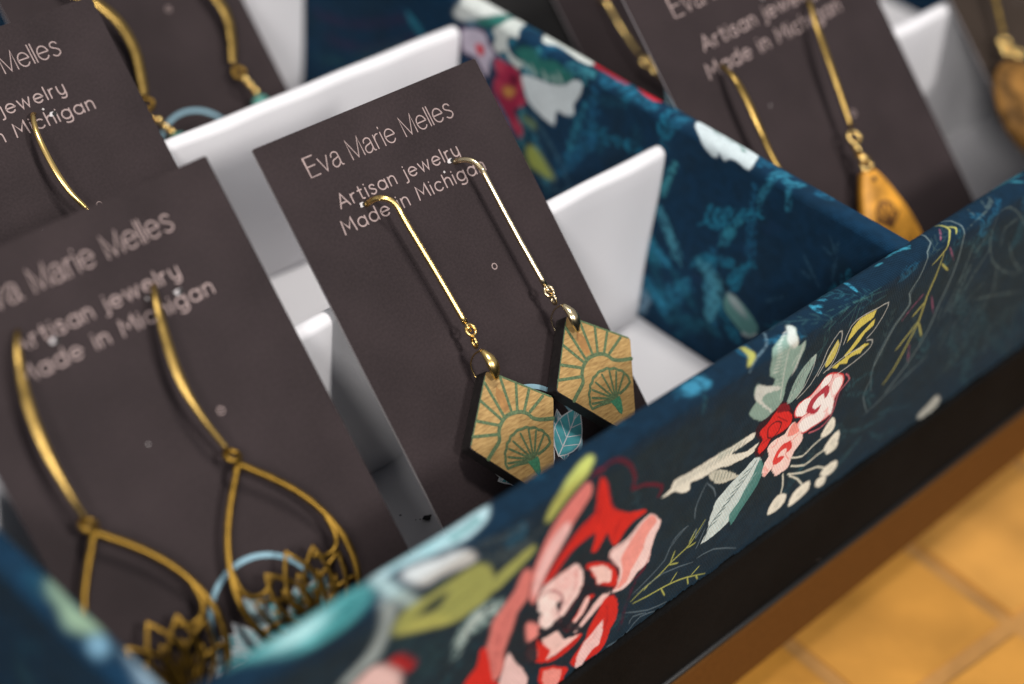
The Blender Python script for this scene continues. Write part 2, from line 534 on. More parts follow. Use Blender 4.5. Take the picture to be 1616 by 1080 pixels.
# printed cotton walls -------------------------------------------------
ART = {
"front":[
["p",[40,82,86],0.55,1.6,[-117.37,31.61,-116.47,32.6,-115.08,32.06,-113.96,30.6,-113.17,28.58,-113.14,26.51,-113.58,24.59,-114.38,22.69,-115.38,22.45,-116.64,26.93]],
["p",[40,82,86],0.55,1.6,[-123.18,37.83,-121.57,37.25,-119.63,35.71,-118.95,34.1,-119.01,32.79,-120.02,32.54,-121.33,33.23,-122.62,35.71]],
["p",[112,146,146],0.85,0.8,[-100.37,30.01,-100.7,28.54,-101.88,27.23,-102.85,26.58,-104.11,26.38,-106.04,26.9,-107.87,27.12,-108.78,25.55,-109.33,23.83,-109.87,23.21,-110.21,23.5,-110.28,25.24,-110.16,27.32,-109.93,28.65,-109.51,29.71,-108.85,30.67,-107.89,31.41,-106.51,31.98,-104.79,32.09,-102.3,31.27]],
["l",[150,175,172],0.6,0.3,0.5,0,[-101.26,29.67,-102.61,29.08,-104.36,28.47,-106.06,28.53,-107.55,28.33,-108.47,26.68,-109.01,25.05]],
["l",[70,84,88],0.55,0.9,1.6,1,[-106.52,42.85,-103.85,41.54,-100.32,40.2,-96.68,40.0,-93.8,40.14]],
["l",[70,84,88],0.55,0.9,1.6,1,[-106.72,40.74,-104.25,39.8,-101.06,38.86,-97.94,38.77,-95.51,38.94]],
["l",[70,84,88],0.55,0.9,1.6,1,[-107.81,46.34,-105.58,45.16,-102.63,43.92,-99.55,43.59,-97.11,43.57]],
["p",[88,160,162],1,0.7,[-143.62,52.46,-142.06,52.33,-140.57,52.14,-139.22,52.03,-137.67,51.99,-135.37,52.12,-133.01,52.24,-131.3,52.1,-129.8,51.91,-128.18,51.87,-126.75,51.75,-125.72,51.31,-125.19,50.68,-125.41,49.82,-126.23,48.91,-127.74,48.09,-129.51,47.42,-130.9,46.95,-132.36,46.7,-133.89,46.58,-135.46,46.6,-136.94,46.62,-138.53,46.88,-140.31,47.56,-141.8,48.24,-143.23,48.95,-144.56,49.69,-145.67,50.48,-146.7,51.07,-147.93,51.04,-148.68,51.0,-148.2,51.61,-147.05,52.25,-145.42,52.46]],
["p",[45,112,114],0.9,0.9,[-131.22,50.27,-128.83,50.56,-126.87,50.4,-126.21,49.73,-126.68,48.81,-128.67,47.83,-130.97,46.88,-133.38,46.43,-135.46,46.6,-135.97,47.45,-134.98,48.33,-133.32,49.38]],
["p",[172,208,208],0.9,0.9,[-142.49,50.61,-141.33,50.86,-139.61,50.88,-138.41,50.75,-137.13,50.61,-135.19,50.76,-133.54,50.81,-132.98,50.37,-133.4,49.77,-135.24,49.1,-137.47,48.61,-139.13,48.61,-140.54,48.95,-141.88,49.79]],
["l",[30,70,78],0.6,0.5,0.7,0,[-125.81,49.99,-128.81,49.03,-132.46,48.05,-135.24,47.6,-137.94,47.65,-141.3,48.62,-143.96,49.62]],
["p",[176,207,213],1,0.35,[-123.83,52.21,-122.82,52.37,-121.57,52.29,-120.72,52.21,-119.55,52.08,-117.35,51.9,-114.63,51.74,-111.5,51.71,-108.48,51.76,-106.29,51.97,-104.55,52.17,-103.01,52.27,-101.96,52.16,-101.68,51.63,-102.02,50.88,-102.94,49.98,-104.35,49.13,-106.22,48.57,-108.32,48.28,-110.42,48.4,-112.53,48.73,-114.63,49.17,-116.6,49.62,-118.28,50.0,-119.74,50.26,-120.94,50.25,-122.0,50.19,-123.15,50.18,-124.0,50.4,-124.18,51.31]],
["p",[120,178,184],0.8,0.6,[-122.08,51.72,-119.78,51.53,-116.66,51.17,-113.95,51.08,-111.55,50.97,-109.59,50.62,-108.79,50.21,-110.44,49.79,-112.9,49.55,-114.83,49.83,-116.76,50.26,-118.96,50.45,-120.83,50.68,-122.04,51.26]],
["l",[70,130,130],0.9,0.5,1.0,0,[-110.53,49.61,-109.26,49.67,-107.65,49.78,-106.12,49.97,-104.94,50.14]],
["p",[186,193,194],1,0.5,[-114.49,47.86,-112.24,47.48,-109.96,46.77,-108.04,44.79,-107.19,43.0,-108.55,42.87,-110.76,43.34,-112.77,43.88,-114.71,44.37,-116.29,44.27,-117.74,44.43,-119.24,45.8,-120.48,47.45,-120.7,48.58,-120.5,49.43,-119.36,49.49,-117.8,49.14,-116.23,48.54]],
["p",[156,182,184],1,0.5,[-124.08,51.93,-123.35,51.35,-122.67,50.26,-122.4,48.95,-122.26,47.5,-120.64,45.4,-119.15,43.41,-118.5,41.88,-118.57,41.03,-119.48,41.18,-120.92,42.25,-122.68,44.45,-124.58,47.1,-124.87,49.03,-124.86,50.64,-124.57,51.61]],
["p",[146,162,164],1,0.5,[-125.8,47.6,-124.52,46.53,-122.93,44.42,-122.88,42.6,-123.4,40.8,-123.97,39.15,-124.65,37.67,-125.2,36.35,-125.97,35.38,-127.38,35.16,-128.88,35.07,-129.99,34.32,-130.98,33.78,-132.2,34.32,-132.85,35.19,-131.92,35.89,-130.41,36.62,-128.96,37.32,-127.61,38.2,-126.65,39.51,-125.97,41.02,-125.58,42.58,-125.46,44.21,-125.93,46.38]],
["p",[150,158,88],1,0.4,[-120.92,42.25,-118.81,42.22,-116.38,41.93,-113.88,42.05,-111.41,42.18,-109.12,42.26,-107.06,41.92,-105.26,40.7,-103.88,38.82,-102.95,35.94,-102.99,33.27,-104.96,32.36,-107.55,32.2,-109.45,32.06,-111.58,32.5,-114.64,34.16,-117.75,36.02,-120.44,37.18,-122.46,38.13,-123.33,39.03,-123.33,39.95,-122.46,41.24]],
["p",[24,40,46],1,0.3,[-118.79,39.18,-117.71,39.88,-115.85,40.37,-114.06,40.42,-112.74,40.07,-112.91,39.09,-113.71,38.1,-114.52,37.73,-115.61,37.79,-117.51,38.39]],
["l",[110,122,66],0.8,0.3,0.6,0,[-117.87,37.32,-115.52,36.81,-112.37,36.36,-108.89,36.62,-106.09,37.02]],
["p",[165,170,92],1,0.3,[-122.46,38.13,-120.91,38.63,-117.96,38.4,-115.57,37.34,-113.5,35.91,-112.05,34.43,-111.67,33.4,-113.15,33.6,-115.7,34.57,-119.64,36.42]],
["p",[150,158,88],1,0.25,[-95.39,38.18,-94.62,37.46,-94.58,36.5,-95.47,35.81,-96.85,35.18,-98.38,34.54,-99.96,33.97,-101.43,33.42,-102.63,33.2,-103.36,33.7,-103.63,34.57,-103.4,35.65,-102.61,36.66,-100.99,37.19,-99.04,37.54,-97.05,38.02]],
["p",[158,22,24],1,0.4,[-123.62,33.66,-122.69,33.81,-121.33,33.23,-119.66,31.39,-118.34,29.38,-118.31,28.16,-118.98,27.73,-120.16,28.66,-121.46,29.99,-122.4,30.82,-123.1,31.62,-123.6,32.77]],
["p",[222,192,190],1,0.4,[-127.37,34.37,-126.39,34.46,-125.13,33.95,-123.19,31.92,-121.43,29.54,-120.79,27.83,-120.81,26.54,-120.94,25.41,-122.27,25.5,-126.88,28.67,-130.89,32.06,-130.46,33.28,-128.8,33.79,-128.1,34.21]],
["p",[170,178,94],1,0.2,[-82.61,49.27,-82.26,48.65,-82.73,47.79,-83.94,46.84,-85.14,45.72,-86.6,44.83,-88.22,43.96,-89.82,42.77,-91.2,41.71,-91.99,41.09,-92.5,40.92,-93.01,41.36,-93.18,42.25,-92.66,43.68,-91.75,45.19,-90.53,46.26,-89.24,47.25,-87.16,48.14,-85.21,48.88,-83.65,49.27]],
["p",[24,26,34],0.8,0.6,[-97.1,26.82,-95.35,25.86,-92.43,24.6,-87.41,26.66,-82.09,28.47,-78.11,27.19,-75.05,23.93,-72.81,18.39,-72.18,11.84,-73.63,4.21,-78.15,-0.0,-88.69,6.33,-97.85,14.43,-99.23,18.03,-98.19,20.72,-97.96,24.31]],
["p",[216,125,120],1,0.15,[-84.42,44.39,-83.63,43.51,-83.16,42.28,-83.09,41.37,-83.46,40.41,-84.51,39.16,-85.73,37.87,-86.56,36.75,-87.31,35.59,-88.03,34.24,-88.8,32.78,-89.79,31.32,-90.77,29.78,-91.56,28.05,-92.21,26.4,-92.66,24.91,-93.09,24.07,-93.77,24.65,-94.32,25.89,-94.35,27.24,-94.26,28.74,-94.41,30.22,-94.45,31.73,-94.07,33.28,-93.48,34.86,-92.86,36.5,-92.07,38.13,-90.98,39.75,-89.69,41.23,-88.18,42.5,-86.69,43.49,-85.44,44.21]],
["p",[228,188,188],1,0.2,[-87.74,38.19,-87.1,37.3,-86.89,36.03,-87.71,34.72,-88.89,33.31,-89.91,31.85,-90.86,30.32,-91.64,28.55,-92.29,26.94,-92.82,25.63,-93.25,25.15,-93.67,26.45,-93.88,28.49,-93.68,30.63,-93.17,32.78,-92.32,34.68,-91.3,36.26,-90.19,37.28,-89.15,37.91,-88.36,38.29]],
["p",[204,36,22],1,0.1,[-81.29,43.45,-80.53,42.7,-79.65,41.34,-79.03,39.54,-78.44,37.6,-77.94,36.0,-77.06,34.42,-75.07,32.52,-72.71,30.79,-70.44,29.74,-68.63,29.01,-67.84,28.33,-67.96,27.86,-69.35,27.85,-71.05,27.82,-72.07,27.29,-72.92,26.53,-73.79,25.36,-74.67,24.68,-75.63,25.76,-76.48,27.31,-76.93,28.67,-77.39,29.35,-78.25,28.04,-79.2,26.6,-80.15,26.67,-80.81,27.54,-80.38,29.43,-80.29,31.18,-82.23,31.42,-84.55,31.01,-86.04,30.32,-87.27,29.41,-88.37,28.35,-89.43,27.45,-90.92,26.96,-91.83,27.11,-90.92,28.53,-89.39,30.31,-88.14,31.7,-86.87,32.96,-85.58,34.12,-84.26,35.09,-82.68,35.52,-81.45,36.17,-81.38,38.02,-81.65,40.01,-81.64,41.29,-81.57,42.25,-81.53,43.12]],
["p",[165,20,24],0.6,0.3,[-81.66,42.76,-81.15,42.2,-80.54,40.72,-79.82,38.38,-79.66,36.0,-81.08,34.79,-83.04,33.86,-84.88,32.64,-86.6,31.37,-88.23,29.61,-89.13,28.7,-88.32,30.54,-86.87,32.96,-85.6,34.22,-84.26,35.09,-82.68,35.52,-81.45,36.17,-81.38,37.99,-81.65,40.01,-81.74,41.75]],
["l",[88,14,34],0.95,0.15,0.75,0,[-82.5,44.61,-81.51,45.11,-80.19,45.52,-78.93,45.41,-77.56,44.81,-75.93,43.45,-74.4,41.7,-73.29,39.71,-72.58,37.85,-72.69,36.62,-72.68,35.79,-71.61,35.5,-69.91,35.08,-67.25,33.57,-64.94,31.88,-64.81,30.7,-65.32,29.93]],
["l",[110,14,40],0.9,0.2,0.6,0,[-84.05,45.07,-83.47,45.39,-82.68,45.62,-81.79,45.29,-81.07,44.9]],
["l",[66,14,40],0.8,0.3,0.9,0,[-65.37,13.57,-66.42,12.43,-67.58,10.84,-68.15,9.21,-68.52,7.23,-68.87,4.25,-69.1,1.69]],
["p",[240,212,210],1,0.1,[-66.52,26.74,-64.64,25.07,-63.23,22.96,-63.41,21.67,-64.06,20.45,-64.31,18.79,-64.45,17.12,-64.31,15.65,-64.46,14.53,-65.7,14.16,-67.11,13.93,-67.82,13.2,-68.47,12.49,-69.45,12.13,-70.59,12.07,-72.08,12.48,-73.23,13.08,-73.14,13.55,-72.64,14.24,-72.3,15.59,-72.09,16.96,-72.12,17.52,-72.63,18.34,-74.37,20.68,-75.92,23.01,-75.94,24.04,-75.16,24.5,-73.67,24.48,-71.97,24.45,-70.77,25.13,-69.59,25.92,-68.11,26.65]],
["p",[233,152,142],1,0.15,[-66.46,26.45,-65.18,25.37,-64.38,23.92,-64.69,23.29,-65.4,22.8,-65.99,22.21,-66.49,21.47,-66.66,20.35,-66.82,19.15,-67.25,18.15,-67.79,17.22,-68.46,16.37,-69.08,15.49,-69.32,14.32,-69.74,13.34,-71.2,12.91,-72.41,13.04,-71.95,14.0,-71.24,15.37,-71.42,16.87,-71.82,18.32,-72.24,19.36,-72.47,20.26,-72.17,21.17,-71.51,22.16,-70.55,23.49,-69.36,24.79,-67.91,25.94]],
["p",[204,36,22],1,0.1,[-81.46,24.88,-80.08,24.52,-78.1,23.42,-76.1,21.83,-74.28,19.93,-73.06,17.97,-72.36,16.11,-72.16,14.37,-72.59,13.43,-74.0,14.45,-75.67,16.01,-77.06,16.87,-78.08,17.63,-78.12,18.45,-78.15,19.45,-79.29,20.97,-80.53,22.54,-81.35,23.99]],
["p",[238,206,200],1,0.1,[-80.46,23.58,-76.75,21.8,-74.3,18.68,-74.08,16.13,-76.22,17.56,-77.59,17.81,-78.26,20.03]],
["p",[240,212,210],1,0.12,[-84.37,27.03,-83.15,25.8,-82.26,24.17,-81.67,22.61,-81.42,21.13,-81.56,19.94,-81.97,18.99,-82.58,18.42,-83.33,17.89,-84.24,16.97,-85.08,16.04,-85.52,15.18,-85.91,14.83,-86.72,15.8,-87.29,17.07,-86.83,17.68,-86.22,18.36,-86.12,19.58,-86.4,20.98,-87.22,22.48,-88.36,23.8,-89.73,24.67,-91.04,25.12,-91.97,24.81,-92.43,24.6,-92.16,25.63,-91.29,26.75,-89.72,26.94,-87.85,26.89,-86.03,27.14]],
["l",[200,130,130],0.5,0.4,0.6,0,[-83.62,25.56,-83.43,23.71,-83.43,21.48,-84.19,19.73,-84.98,18.51]],
["p",[234,206,204],1,0.12,[-89.51,24.82,-87.95,23.6,-86.58,22.1,-85.84,20.87,-85.74,20.03,-86.83,20.34,-87.83,20.46,-87.09,18.83,-86.23,16.84,-86.54,15.37,-87.41,14.6,-88.84,15.26,-90.24,16.6,-91.03,18.29,-91.22,19.81,-90.16,20.16,-89.34,20.5,-90.71,21.98,-92.27,23.51,-92.45,24.32,-91.97,24.77,-90.9,25.04]],
["l",[160,70,80],0.7,0.1,0.35,0,[-92.15,22.68,-90.79,21.64,-89.29,20.22,-88.55,18.67,-88.33,17.29,-88.95,16.56,-89.68,16.2]],
["l",[150,60,72],0.6,0.15,0.35,0,[-90.02,24.92,-88.29,23.51,-86.49,21.55,-86.04,19.17,-86.04,17.22]],
["p",[204,36,22],1,0.1,[-81.19,17.44,-79.74,17.2,-78.28,16.39,-77.89,15.46,-78.12,14.33,-79.01,12.9,-80.17,11.59,-81.08,10.72,-82.07,10.42,-83.66,11.23,-84.73,12.3,-83.88,12.78,-82.55,13.25,-81.78,14.0,-81.28,14.95,-81.33,16.37]],
["p",[236,196,192],1,0.1,[-80.5,16.46,-79.71,16.57,-79.11,16.03,-79.07,14.98,-79.49,13.72,-80.53,12.53,-81.76,11.66,-82.97,11.57,-83.63,11.94,-82.78,12.61,-81.57,13.6,-80.99,15.17]],
["p",[232,198,196],1,0.1,[-74.39,14.89,-73.76,14.31,-73.73,13.41,-74.9,12.52,-76.46,11.63,-77.7,10.83,-78.86,10.15,-79.93,9.61,-80.84,9.34,-81.63,9.49,-81.85,10.06,-80.81,11.24,-79.28,12.54,-77.8,13.47,-76.39,14.18,-75.25,14.73]],
["p",[204,36,22],1,0.1,[-72.8,12.27,-71.75,10.8,-70.95,8.9,-70.67,6.84,-70.75,5.02,-71.24,4.21,-71.8,3.6,-72.0,2.41,-72.23,1.18,-72.77,0.13,-73.55,-0.61,-74.66,-0.72,-75.87,-0.57,-77.03,-0.46,-78.1,-0.32,-78.98,-0.29,-79.77,-0.02,-80.74,1.01,-81.33,2.22,-80.83,3.13,-79.92,4.0,-78.94,4.94,-78.11,5.92,-78.01,6.88,-77.93,7.92,-77.15,9.15,-76.24,10.43,-75.68,11.78,-75.06,12.75,-73.97,12.86]],
["p",[234,200,200],1,0.1,[-74.35,7.53,-73.85,3.97,-74.29,1.29,-75.7,1.49,-77.13,0.34,-78.45,-1.43,-79.89,0.07,-79.71,2.77,-78.51,5.13,-76.99,5.65,-75.57,6.79]],
["p",[204,36,22],1,0.1,[-92.45,14.6,-91.55,14.73,-90.37,14.14,-88.78,12.0,-87.16,9.76,-86.06,8.94,-84.92,8.67,-83.07,8.68,-81.25,8.68,-79.91,8.15,-79.34,7.43,-80.24,6.6,-81.84,5.92,-83.63,5.73,-85.52,5.93,-87.24,6.58,-88.88,7.6,-90.48,8.96,-91.84,10.45,-92.83,11.91,-93.34,13.2,-93.11,14.1]],
["p",[236,202,198],1,0.1,[-89.81,13.74,-86.16,13.21,-84.03,9.61,-79.98,8.04,-82.64,7.56,-85.71,7.13,-87.86,7.64,-87.07,9.17,-89.06,12.17]],
["p",[226,140,134],1,0.2,[-94.08,20.8,-92.49,19.51,-90.89,17.56,-90.62,16.11,-91.02,15.12,-92.01,15.02,-93.08,15.57,-93.64,16.76,-93.96,18.21,-94.27,19.88]],
["p",[226,150,146],1,0.2,[-93.31,13.69,-92.39,13.55,-91.16,12.65,-90.47,11.19,-90.25,9.91,-90.88,9.7,-91.82,10.27,-92.8,12.08]],
["p",[210,122,116],1,0.25,[-96.18,33.81,-95.25,33.03,-94.45,31.73,-94.37,30.34,-94.52,28.92,-94.47,27.71,-94.67,26.61,-95.71,25.68,-96.81,24.67,-97.17,23.15,-97.35,21.61,-97.69,20.59,-98.05,19.62,-98.43,18.43,-98.68,17.07,-98.43,15.37,-98.24,13.7,-98.71,12.32,-99.42,11.49,-100.09,11.54,-100.76,12.49,-101.31,14.75,-101.84,17.36,-102.54,19.43,-103.02,21.21,-102.78,22.51,-102.38,23.7,-102.41,25.15,-102.26,26.53,-101.34,27.54,-100.16,28.44,-99.03,29.37,-98.06,30.35,-97.56,31.52,-97.19,32.6,-96.74,33.48]],
["l",[150,62,66],0.6,0.2,0.4,0,[-97.25,27.88,-98.67,26.75,-100.2,25.08,-100.82,22.77,-101.07,20.8]],
["l",[150,62,66],0.6,0.2,0.4,0,[-98.39,25.77,-99.25,24.51,-100.11,22.58,-100.23,19.66,-100.13,17.12]],
["l",[150,62,66],0.6,0.2,0.4,0,[-100.16,21.14,-100.59,19.67,-100.92,17.69,-100.59,15.44,-100.17,13.59]],
["p",[204,36,22],1,0.15,[-103.56,21.85,-103.15,21.47,-102.69,20.48,-102.07,18.42,-101.44,16.06,-101.01,14.06,-100.49,12.29,-99.44,10.92,-98.46,9.73,-97.62,7.99,-98.16,7.41,-102.62,10.45,-106.89,14.05,-107.23,15.92,-106.3,17.14,-105.4,17.76,-104.56,18.36,-104.44,19.84,-104.43,21.24,-104.04,21.81]],
["p",[228,198,198],1,0.15,[-97.61,16.29,-96.75,15.04,-95.67,12.84,-94.36,10.94,-93.13,8.89,-91.91,6.07,-91.86,4.24,-95.15,5.66,-98.51,8.2,-98.89,10.51,-98.36,12.76,-98.09,15.03]],
["p",[204,36,22],1,0.1,[-89.23,6.53,-85.68,4.56,-81.9,1.5,-81.56,0.5,-82.31,-0.21,-82.69,-1.98,-83.55,-3.14,-85.64,-2.14,-87.74,0.04,-89.2,3.82]],
["p",[232,150,142],1,0.15,[-88.08,5.04,-85.69,3.98,-83.29,1.87,-83.3,-0.27,-84.3,-1.74,-85.81,-1.12,-87.29,0.51,-88.16,3.13]],
["p",[20,24,34],1,0.12,[-81.9,23.51,-80.29,23.17,-78.43,18.8,-75.54,16.24,-72.54,14.11,-74.4,13.61,-78.07,16.1,-80.08,16.72,-80.79,15.35,-82.11,13.91,-83.53,14.15,-82.0,16.92,-81.18,19.42]],
["p",[20,24,34],1,0.12,[-91.53,17.12,-88.04,16.07,-85.63,16.35,-82.58,12.99,-79.33,8.82,-82.08,10.0,-85.76,13.36,-88.87,13.57]],
["p",[20,24,34],1,0.12,[-78.9,15.43,-77.8,15.29,-78.01,12.95,-80.76,10.46,-82.94,11.37,-80.06,12.99]],
["p",[20,24,34],1,0.12,[-93.89,14.82,-91.27,15.41,-90.1,9.59,-91.16,8.47,-93.5,12.06]],
["l",[128,46,60],0.85,0.12,0.42,1,[-91.76,24.66,-90.71,24.7,-89.35,24.44,-88.03,23.42,-86.86,22.05,-86.06,20.51,-85.71,19.09,-86.24,18.41,-86.78,17.76,-86.29,16.31,-85.66,15.02]],
["l",[128,46,60],0.85,0.12,0.42,1,[-93.46,24.16,-92.05,22.7,-90.46,20.79,-89.59,18.9,-89.1,17.43]],
["p",[222,150,148],0.45,0.6,[-88.51,26.71,-87.07,26.86,-85.46,26.45,-84.19,25.91,-83.4,25.1,-83.53,23.85,-84.21,22.66,-85.25,21.97,-86.52,21.82,-88.06,22.49,-89.22,23.65,-89.22,25.31]],
["p",[246,228,226],0.95,0.15,[-91.12,24.34,-89.87,24.09,-88.55,23.19,-87.64,21.83,-87.21,20.49,-87.89,20.08,-88.59,19.62,-88.06,18.04,-87.48,16.42,-87.82,15.54,-88.53,15.31,-89.52,16.04,-90.33,17.19,-90.2,18.28,-90.07,19.44,-91.05,20.68,-91.94,21.94,-91.81,23.37]],
["p",[152,178,178],0.85,0.6,[-107.65,31.08,-106.23,31.79,-104.73,31.9,-103.0,31.27,-101.48,30.36,-100.53,29.63,-100.33,28.88,-101.41,27.93,-103.05,27.18,-104.78,27.28,-106.41,27.34,-107.55,26.43,-108.38,25.27,-108.83,23.99,-109.18,23.51,-109.95,25.35,-110.29,27.8,-109.22,29.65]],
["l",[205,216,214],0.7,0.25,0.5,1,[-101.69,29.81,-103.48,29.86,-105.57,29.63,-107.05,28.48,-108.06,27.36]],
["l",[205,216,214],0.7,0.25,0.5,1,[-104.66,31.28,-106.09,30.56,-107.74,29.43,-108.84,27.67,-109.57,26.13]],
["l",[128,16,34],0.75,0.1,0.3,1,[-66.72,26.36,-67.95,25.95,-69.48,25.36,-70.65,24.54,-71.85,23.88,-73.43,23.93,-74.8,24.02,-75.58,23.7,-75.62,22.81,-74.23,20.7,-72.63,18.34,-72.1,16.73,-72.06,15.4,-72.48,14.1,-72.98,13.17]],
["l",[128,16,34],0.75,0.1,0.3,1,[-84.37,27.03,-85.9,26.99,-87.85,26.89,-89.7,26.79,-91.24,26.48,-92.05,25.51,-92.43,24.6]],
["l",[128,16,34],0.75,0.1,0.3,1,[-81.42,21.13,-81.74,19.86,-82.36,18.24,-83.61,16.72,-84.74,15.55]],
["l",[128,16,34],0.75,0.1,0.3,1,[-79.65,41.34,-78.94,39.3,-78.05,36.9,-77.31,35.29,-76.77,34.24]],
["l",[128,16,34],0.75,0.1,0.3,1,[-68.47,12.49,-66.98,12.8,-65.37,13.57,-64.71,15.41,-64.45,17.12]],
["l",[128,16,34],0.75,0.1,0.3,1,[-91.83,27.11,-90.81,28.07,-89.22,29.24,-86.97,30.25,-84.55,31.01,-82.25,31.16,-80.53,31.09]],
["l",[222,150,146],0.7,0.25,0.45,1,[-88.88,27.08,-87.5,26.99,-85.79,26.5,-84.33,25.07,-83.23,23.33,-83.07,21.64,-83.24,20.35]],
["l",[222,150,146],0.7,0.25,0.45,1,[-70.86,24.24,-70.82,22.41,-70.54,20.02,-69.54,17.59,-68.57,15.67]],
["l",[222,150,146],0.7,0.25,0.45,1,[-68.47,25.72,-68.47,24.11,-68.26,22.09,-67.37,20.3,-66.5,18.95]],
["l",[222,150,146],0.7,0.25,0.45,1,[-89.77,23.28,-88.98,22.8,-88.09,22.14,-87.62,21.32,-87.35,20.64]],
["l",[222,150,146],0.7,0.25,0.45,1,[-77.79,4.07,-77.07,4.24,-76.26,4.6,-75.76,5.42,-75.46,6.18]],
["l",[140,14,22],0.65,0.25,0.5,1,[-81.46,38.97,-80.64,36.87,-80.12,34.4,-81.31,32.77,-82.67,31.72]],
["l",[140,14,22],0.65,0.25,0.5,1,[-74.29,30.8,-74.84,29.81,-75.42,28.6,-75.58,27.54,-75.59,26.75]],
["l",[140,14,22],0.65,0.25,0.5,1,[-74.21,11.13,-73.59,9.16,-73.1,6.66,-73.61,4.37,-74.26,2.63]],
["l",[140,14,22],0.65,0.25,0.5,1,[-80.44,7.05,-81.75,6.78,-83.54,6.62,-85.63,7.04,-87.32,7.51]],
["l",[30,14,26],0.9,0.15,0.5,1,[-89.59,15.63,-87.9,15.33,-85.86,14.54,-84.27,12.49,-83.14,10.55]],
["l",[30,14,26],0.9,0.15,0.5,1,[-91.11,15.69,-90.37,14.14,-89.63,12.58]],
["l",[30,14,26],0.9,0.15,0.5,1,[-82.17,20.13,-81.43,19.95,-80.51,19.52,-79.71,18.51,-79.12,17.57]],
["l",[172,180,92],0.95,0.05,0.32,1,[-66.71,6.1,-64.93,5.68,-62.7,5.19,-60.92,4.91,-59.19,4.64,-57.4,4.28,-55.56,3.81,-53.77,3.24,-51.74,2.42,-48.77,0.99,-46.24,-0.29]],
["l",[172,180,92],0.95,0.05,0.32,1,[-59.19,4.64,-58.39,3.23,-57.58,1.8]],
["l",[172,180,92],0.95,0.05,0.32,1,[-56.67,4.32,-55.99,5.13,-55.31,5.93]],
["l",[172,180,92],0.95,0.05,0.32,1,[-51.74,2.42,-51.35,1.3,-50.96,0.18]],
["l",[172,180,92],0.95,0.05,0.32,1,[-50.68,2.18,-49.65,2.66,-48.63,3.15]],
["l",[172,180,92],0.95,0.05,0.32,1,[-49.17,1.18,-48.73,0.42,-48.28,-0.34]],
["l",[172,180,92],0.95,0.05,0.32,1,[-67.36,7.0,-66.04,7.49,-64.26,8.06,-62.4,8.39,-60.58,8.74,-59.26,9.31,-57.94,9.92,-56.04,10.41,-54.25,10.89,-53.33,11.33,-52.55,12.04,-51.22,13.67,-50.1,15.15]],
["l",[172,180,92],0.95,0.05,0.32,1,[-57.94,9.92,-57.62,11.16,-57.29,12.4]],
["l",[172,180,92],0.95,0.05,0.32,1,[-58.39,9.77,-56.97,9.09,-55.54,8.4]],
["l",[172,180,92],0.95,0.05,0.32,1,[-53.73,10.78,-52.61,10.73,-51.48,10.68]],
["l",[172,180,92],0.95,0.05,0.32,1,[-53.47,11.73,-52.86,13.01,-52.26,14.29]],
["l",[172,180,92],0.95,0.05,0.32,1,[-64.15,7.53,-63.65,7.98,-63.15,8.43]],
["l",[96,116,128],0.8,0.05,0.26,1,[-67.24,8.72,-65.72,9.2,-63.71,9.92,-61.6,10.79,-59.82,11.82,-59.38,13.05,-58.95,14.35,-57.0,15.71,-55.16,16.77]],
["l",[96,116,128],0.8,0.05,0.26,1,[-66.14,7.98,-63.39,8.42,-59.57,8.52,-54.91,7.12,-51.0,5.62]],
["l",[96,116,128],0.8,0.05,0.26,1,[-50.07,5.93,-48.15,5.81,-45.29,5.13,-41.3,2.83,-37.83,0.57]],
["l",[96,116,128],0.8,0.05,0.26,1,[-68.36,4.98,-65.45,3.18,-61.84,1.16,-58.81,0.16,-56.6,-0.35]],
["l",[96,116,128],0.8,0.05,0.26,1,[-66.29,-0.6,-65.26,0.21,-63.71,0.83,-61.44,0.16,-59.49,-0.7]],
["l",[96,116,128],0.8,0.05,0.26,1,[-66.62,1.02,-66.51,1.81,-65.95,2.39,-64.06,1.65,-62.24,0.74]],
["l",[96,116,128],0.8,0.05,0.26,1,[-51.03,8.82,-50.84,9.15,-50.53,9.85,-49.99,11.39,-49.51,12.79]],
["l",[96,116,128],0.8,0.05,0.26,1,[-71.95,-0.75,-70.14,-1.01,-68.09,-1.19,-66.95,-0.93,-66.29,-0.6]],
["p",[44,112,142],0.85,0.7,[-59.72,51.3,-57.76,51.53,-55.63,51.37,-54.8,50.55,-54.6,49.51,-54.82,48.6,-55.5,47.92,-56.74,47.8,-58.08,47.95,-59.0,48.26,-59.77,48.54,-60.6,48.35,-61.04,48.31,-60.34,49.12,-59.51,50.12,-59.77,50.82]],
["l",[40,96,110],0.4,0.5,1.0,1,[-56.53,48.23,-57.7,47.39,-57.63,45.82,-57.57,44.26,-57.55,43.05]],
["p",[226,229,216],1,0.06,[-64.52,28.96,-63.52,29.2,-62.23,29.57,-62.09,30.4,-61.77,31.1,-60.07,30.99,-58.0,30.67,-56.37,30.57,-54.64,30.52,-52.35,30.46,-49.97,30.36,-47.85,30.13,-45.99,29.91,-44.61,29.89,-43.38,29.9,-41.88,29.87,-40.69,29.67,-40.28,28.97,-40.52,28.29,-41.54,28.14,-42.9,28.16,-44.32,28.18,-45.53,28.18,-46.33,28.15,-46.32,27.9,-44.51,27.04,-42.36,26.19,-41.35,26.03,-40.56,26.09,-39.31,26.2,-38.35,26.14,-38.32,25.46,-38.84,24.74,-39.78,24.49,-41.0,24.47,-42.35,24.67,-43.78,24.96,-45.18,25.16,-46.53,25.44,-47.75,25.96,-48.96,26.48,-50.3,26.78,-51.64,26.94,-52.91,26.93,-54.19,26.97,-55.72,27.52,-56.91,27.85,-56.84,26.99,-56.69,26.07,-57.51,26.07,-58.66,26.52,-59.93,27.48,-61.15,28.38,-62.02,28.5,-62.79,28.46,-63.9,28.68]],
["l",[70,92,88],0.85,0,0.26,1,[-61.31,29.09,-60.8,29.87,-60.29,30.65]],
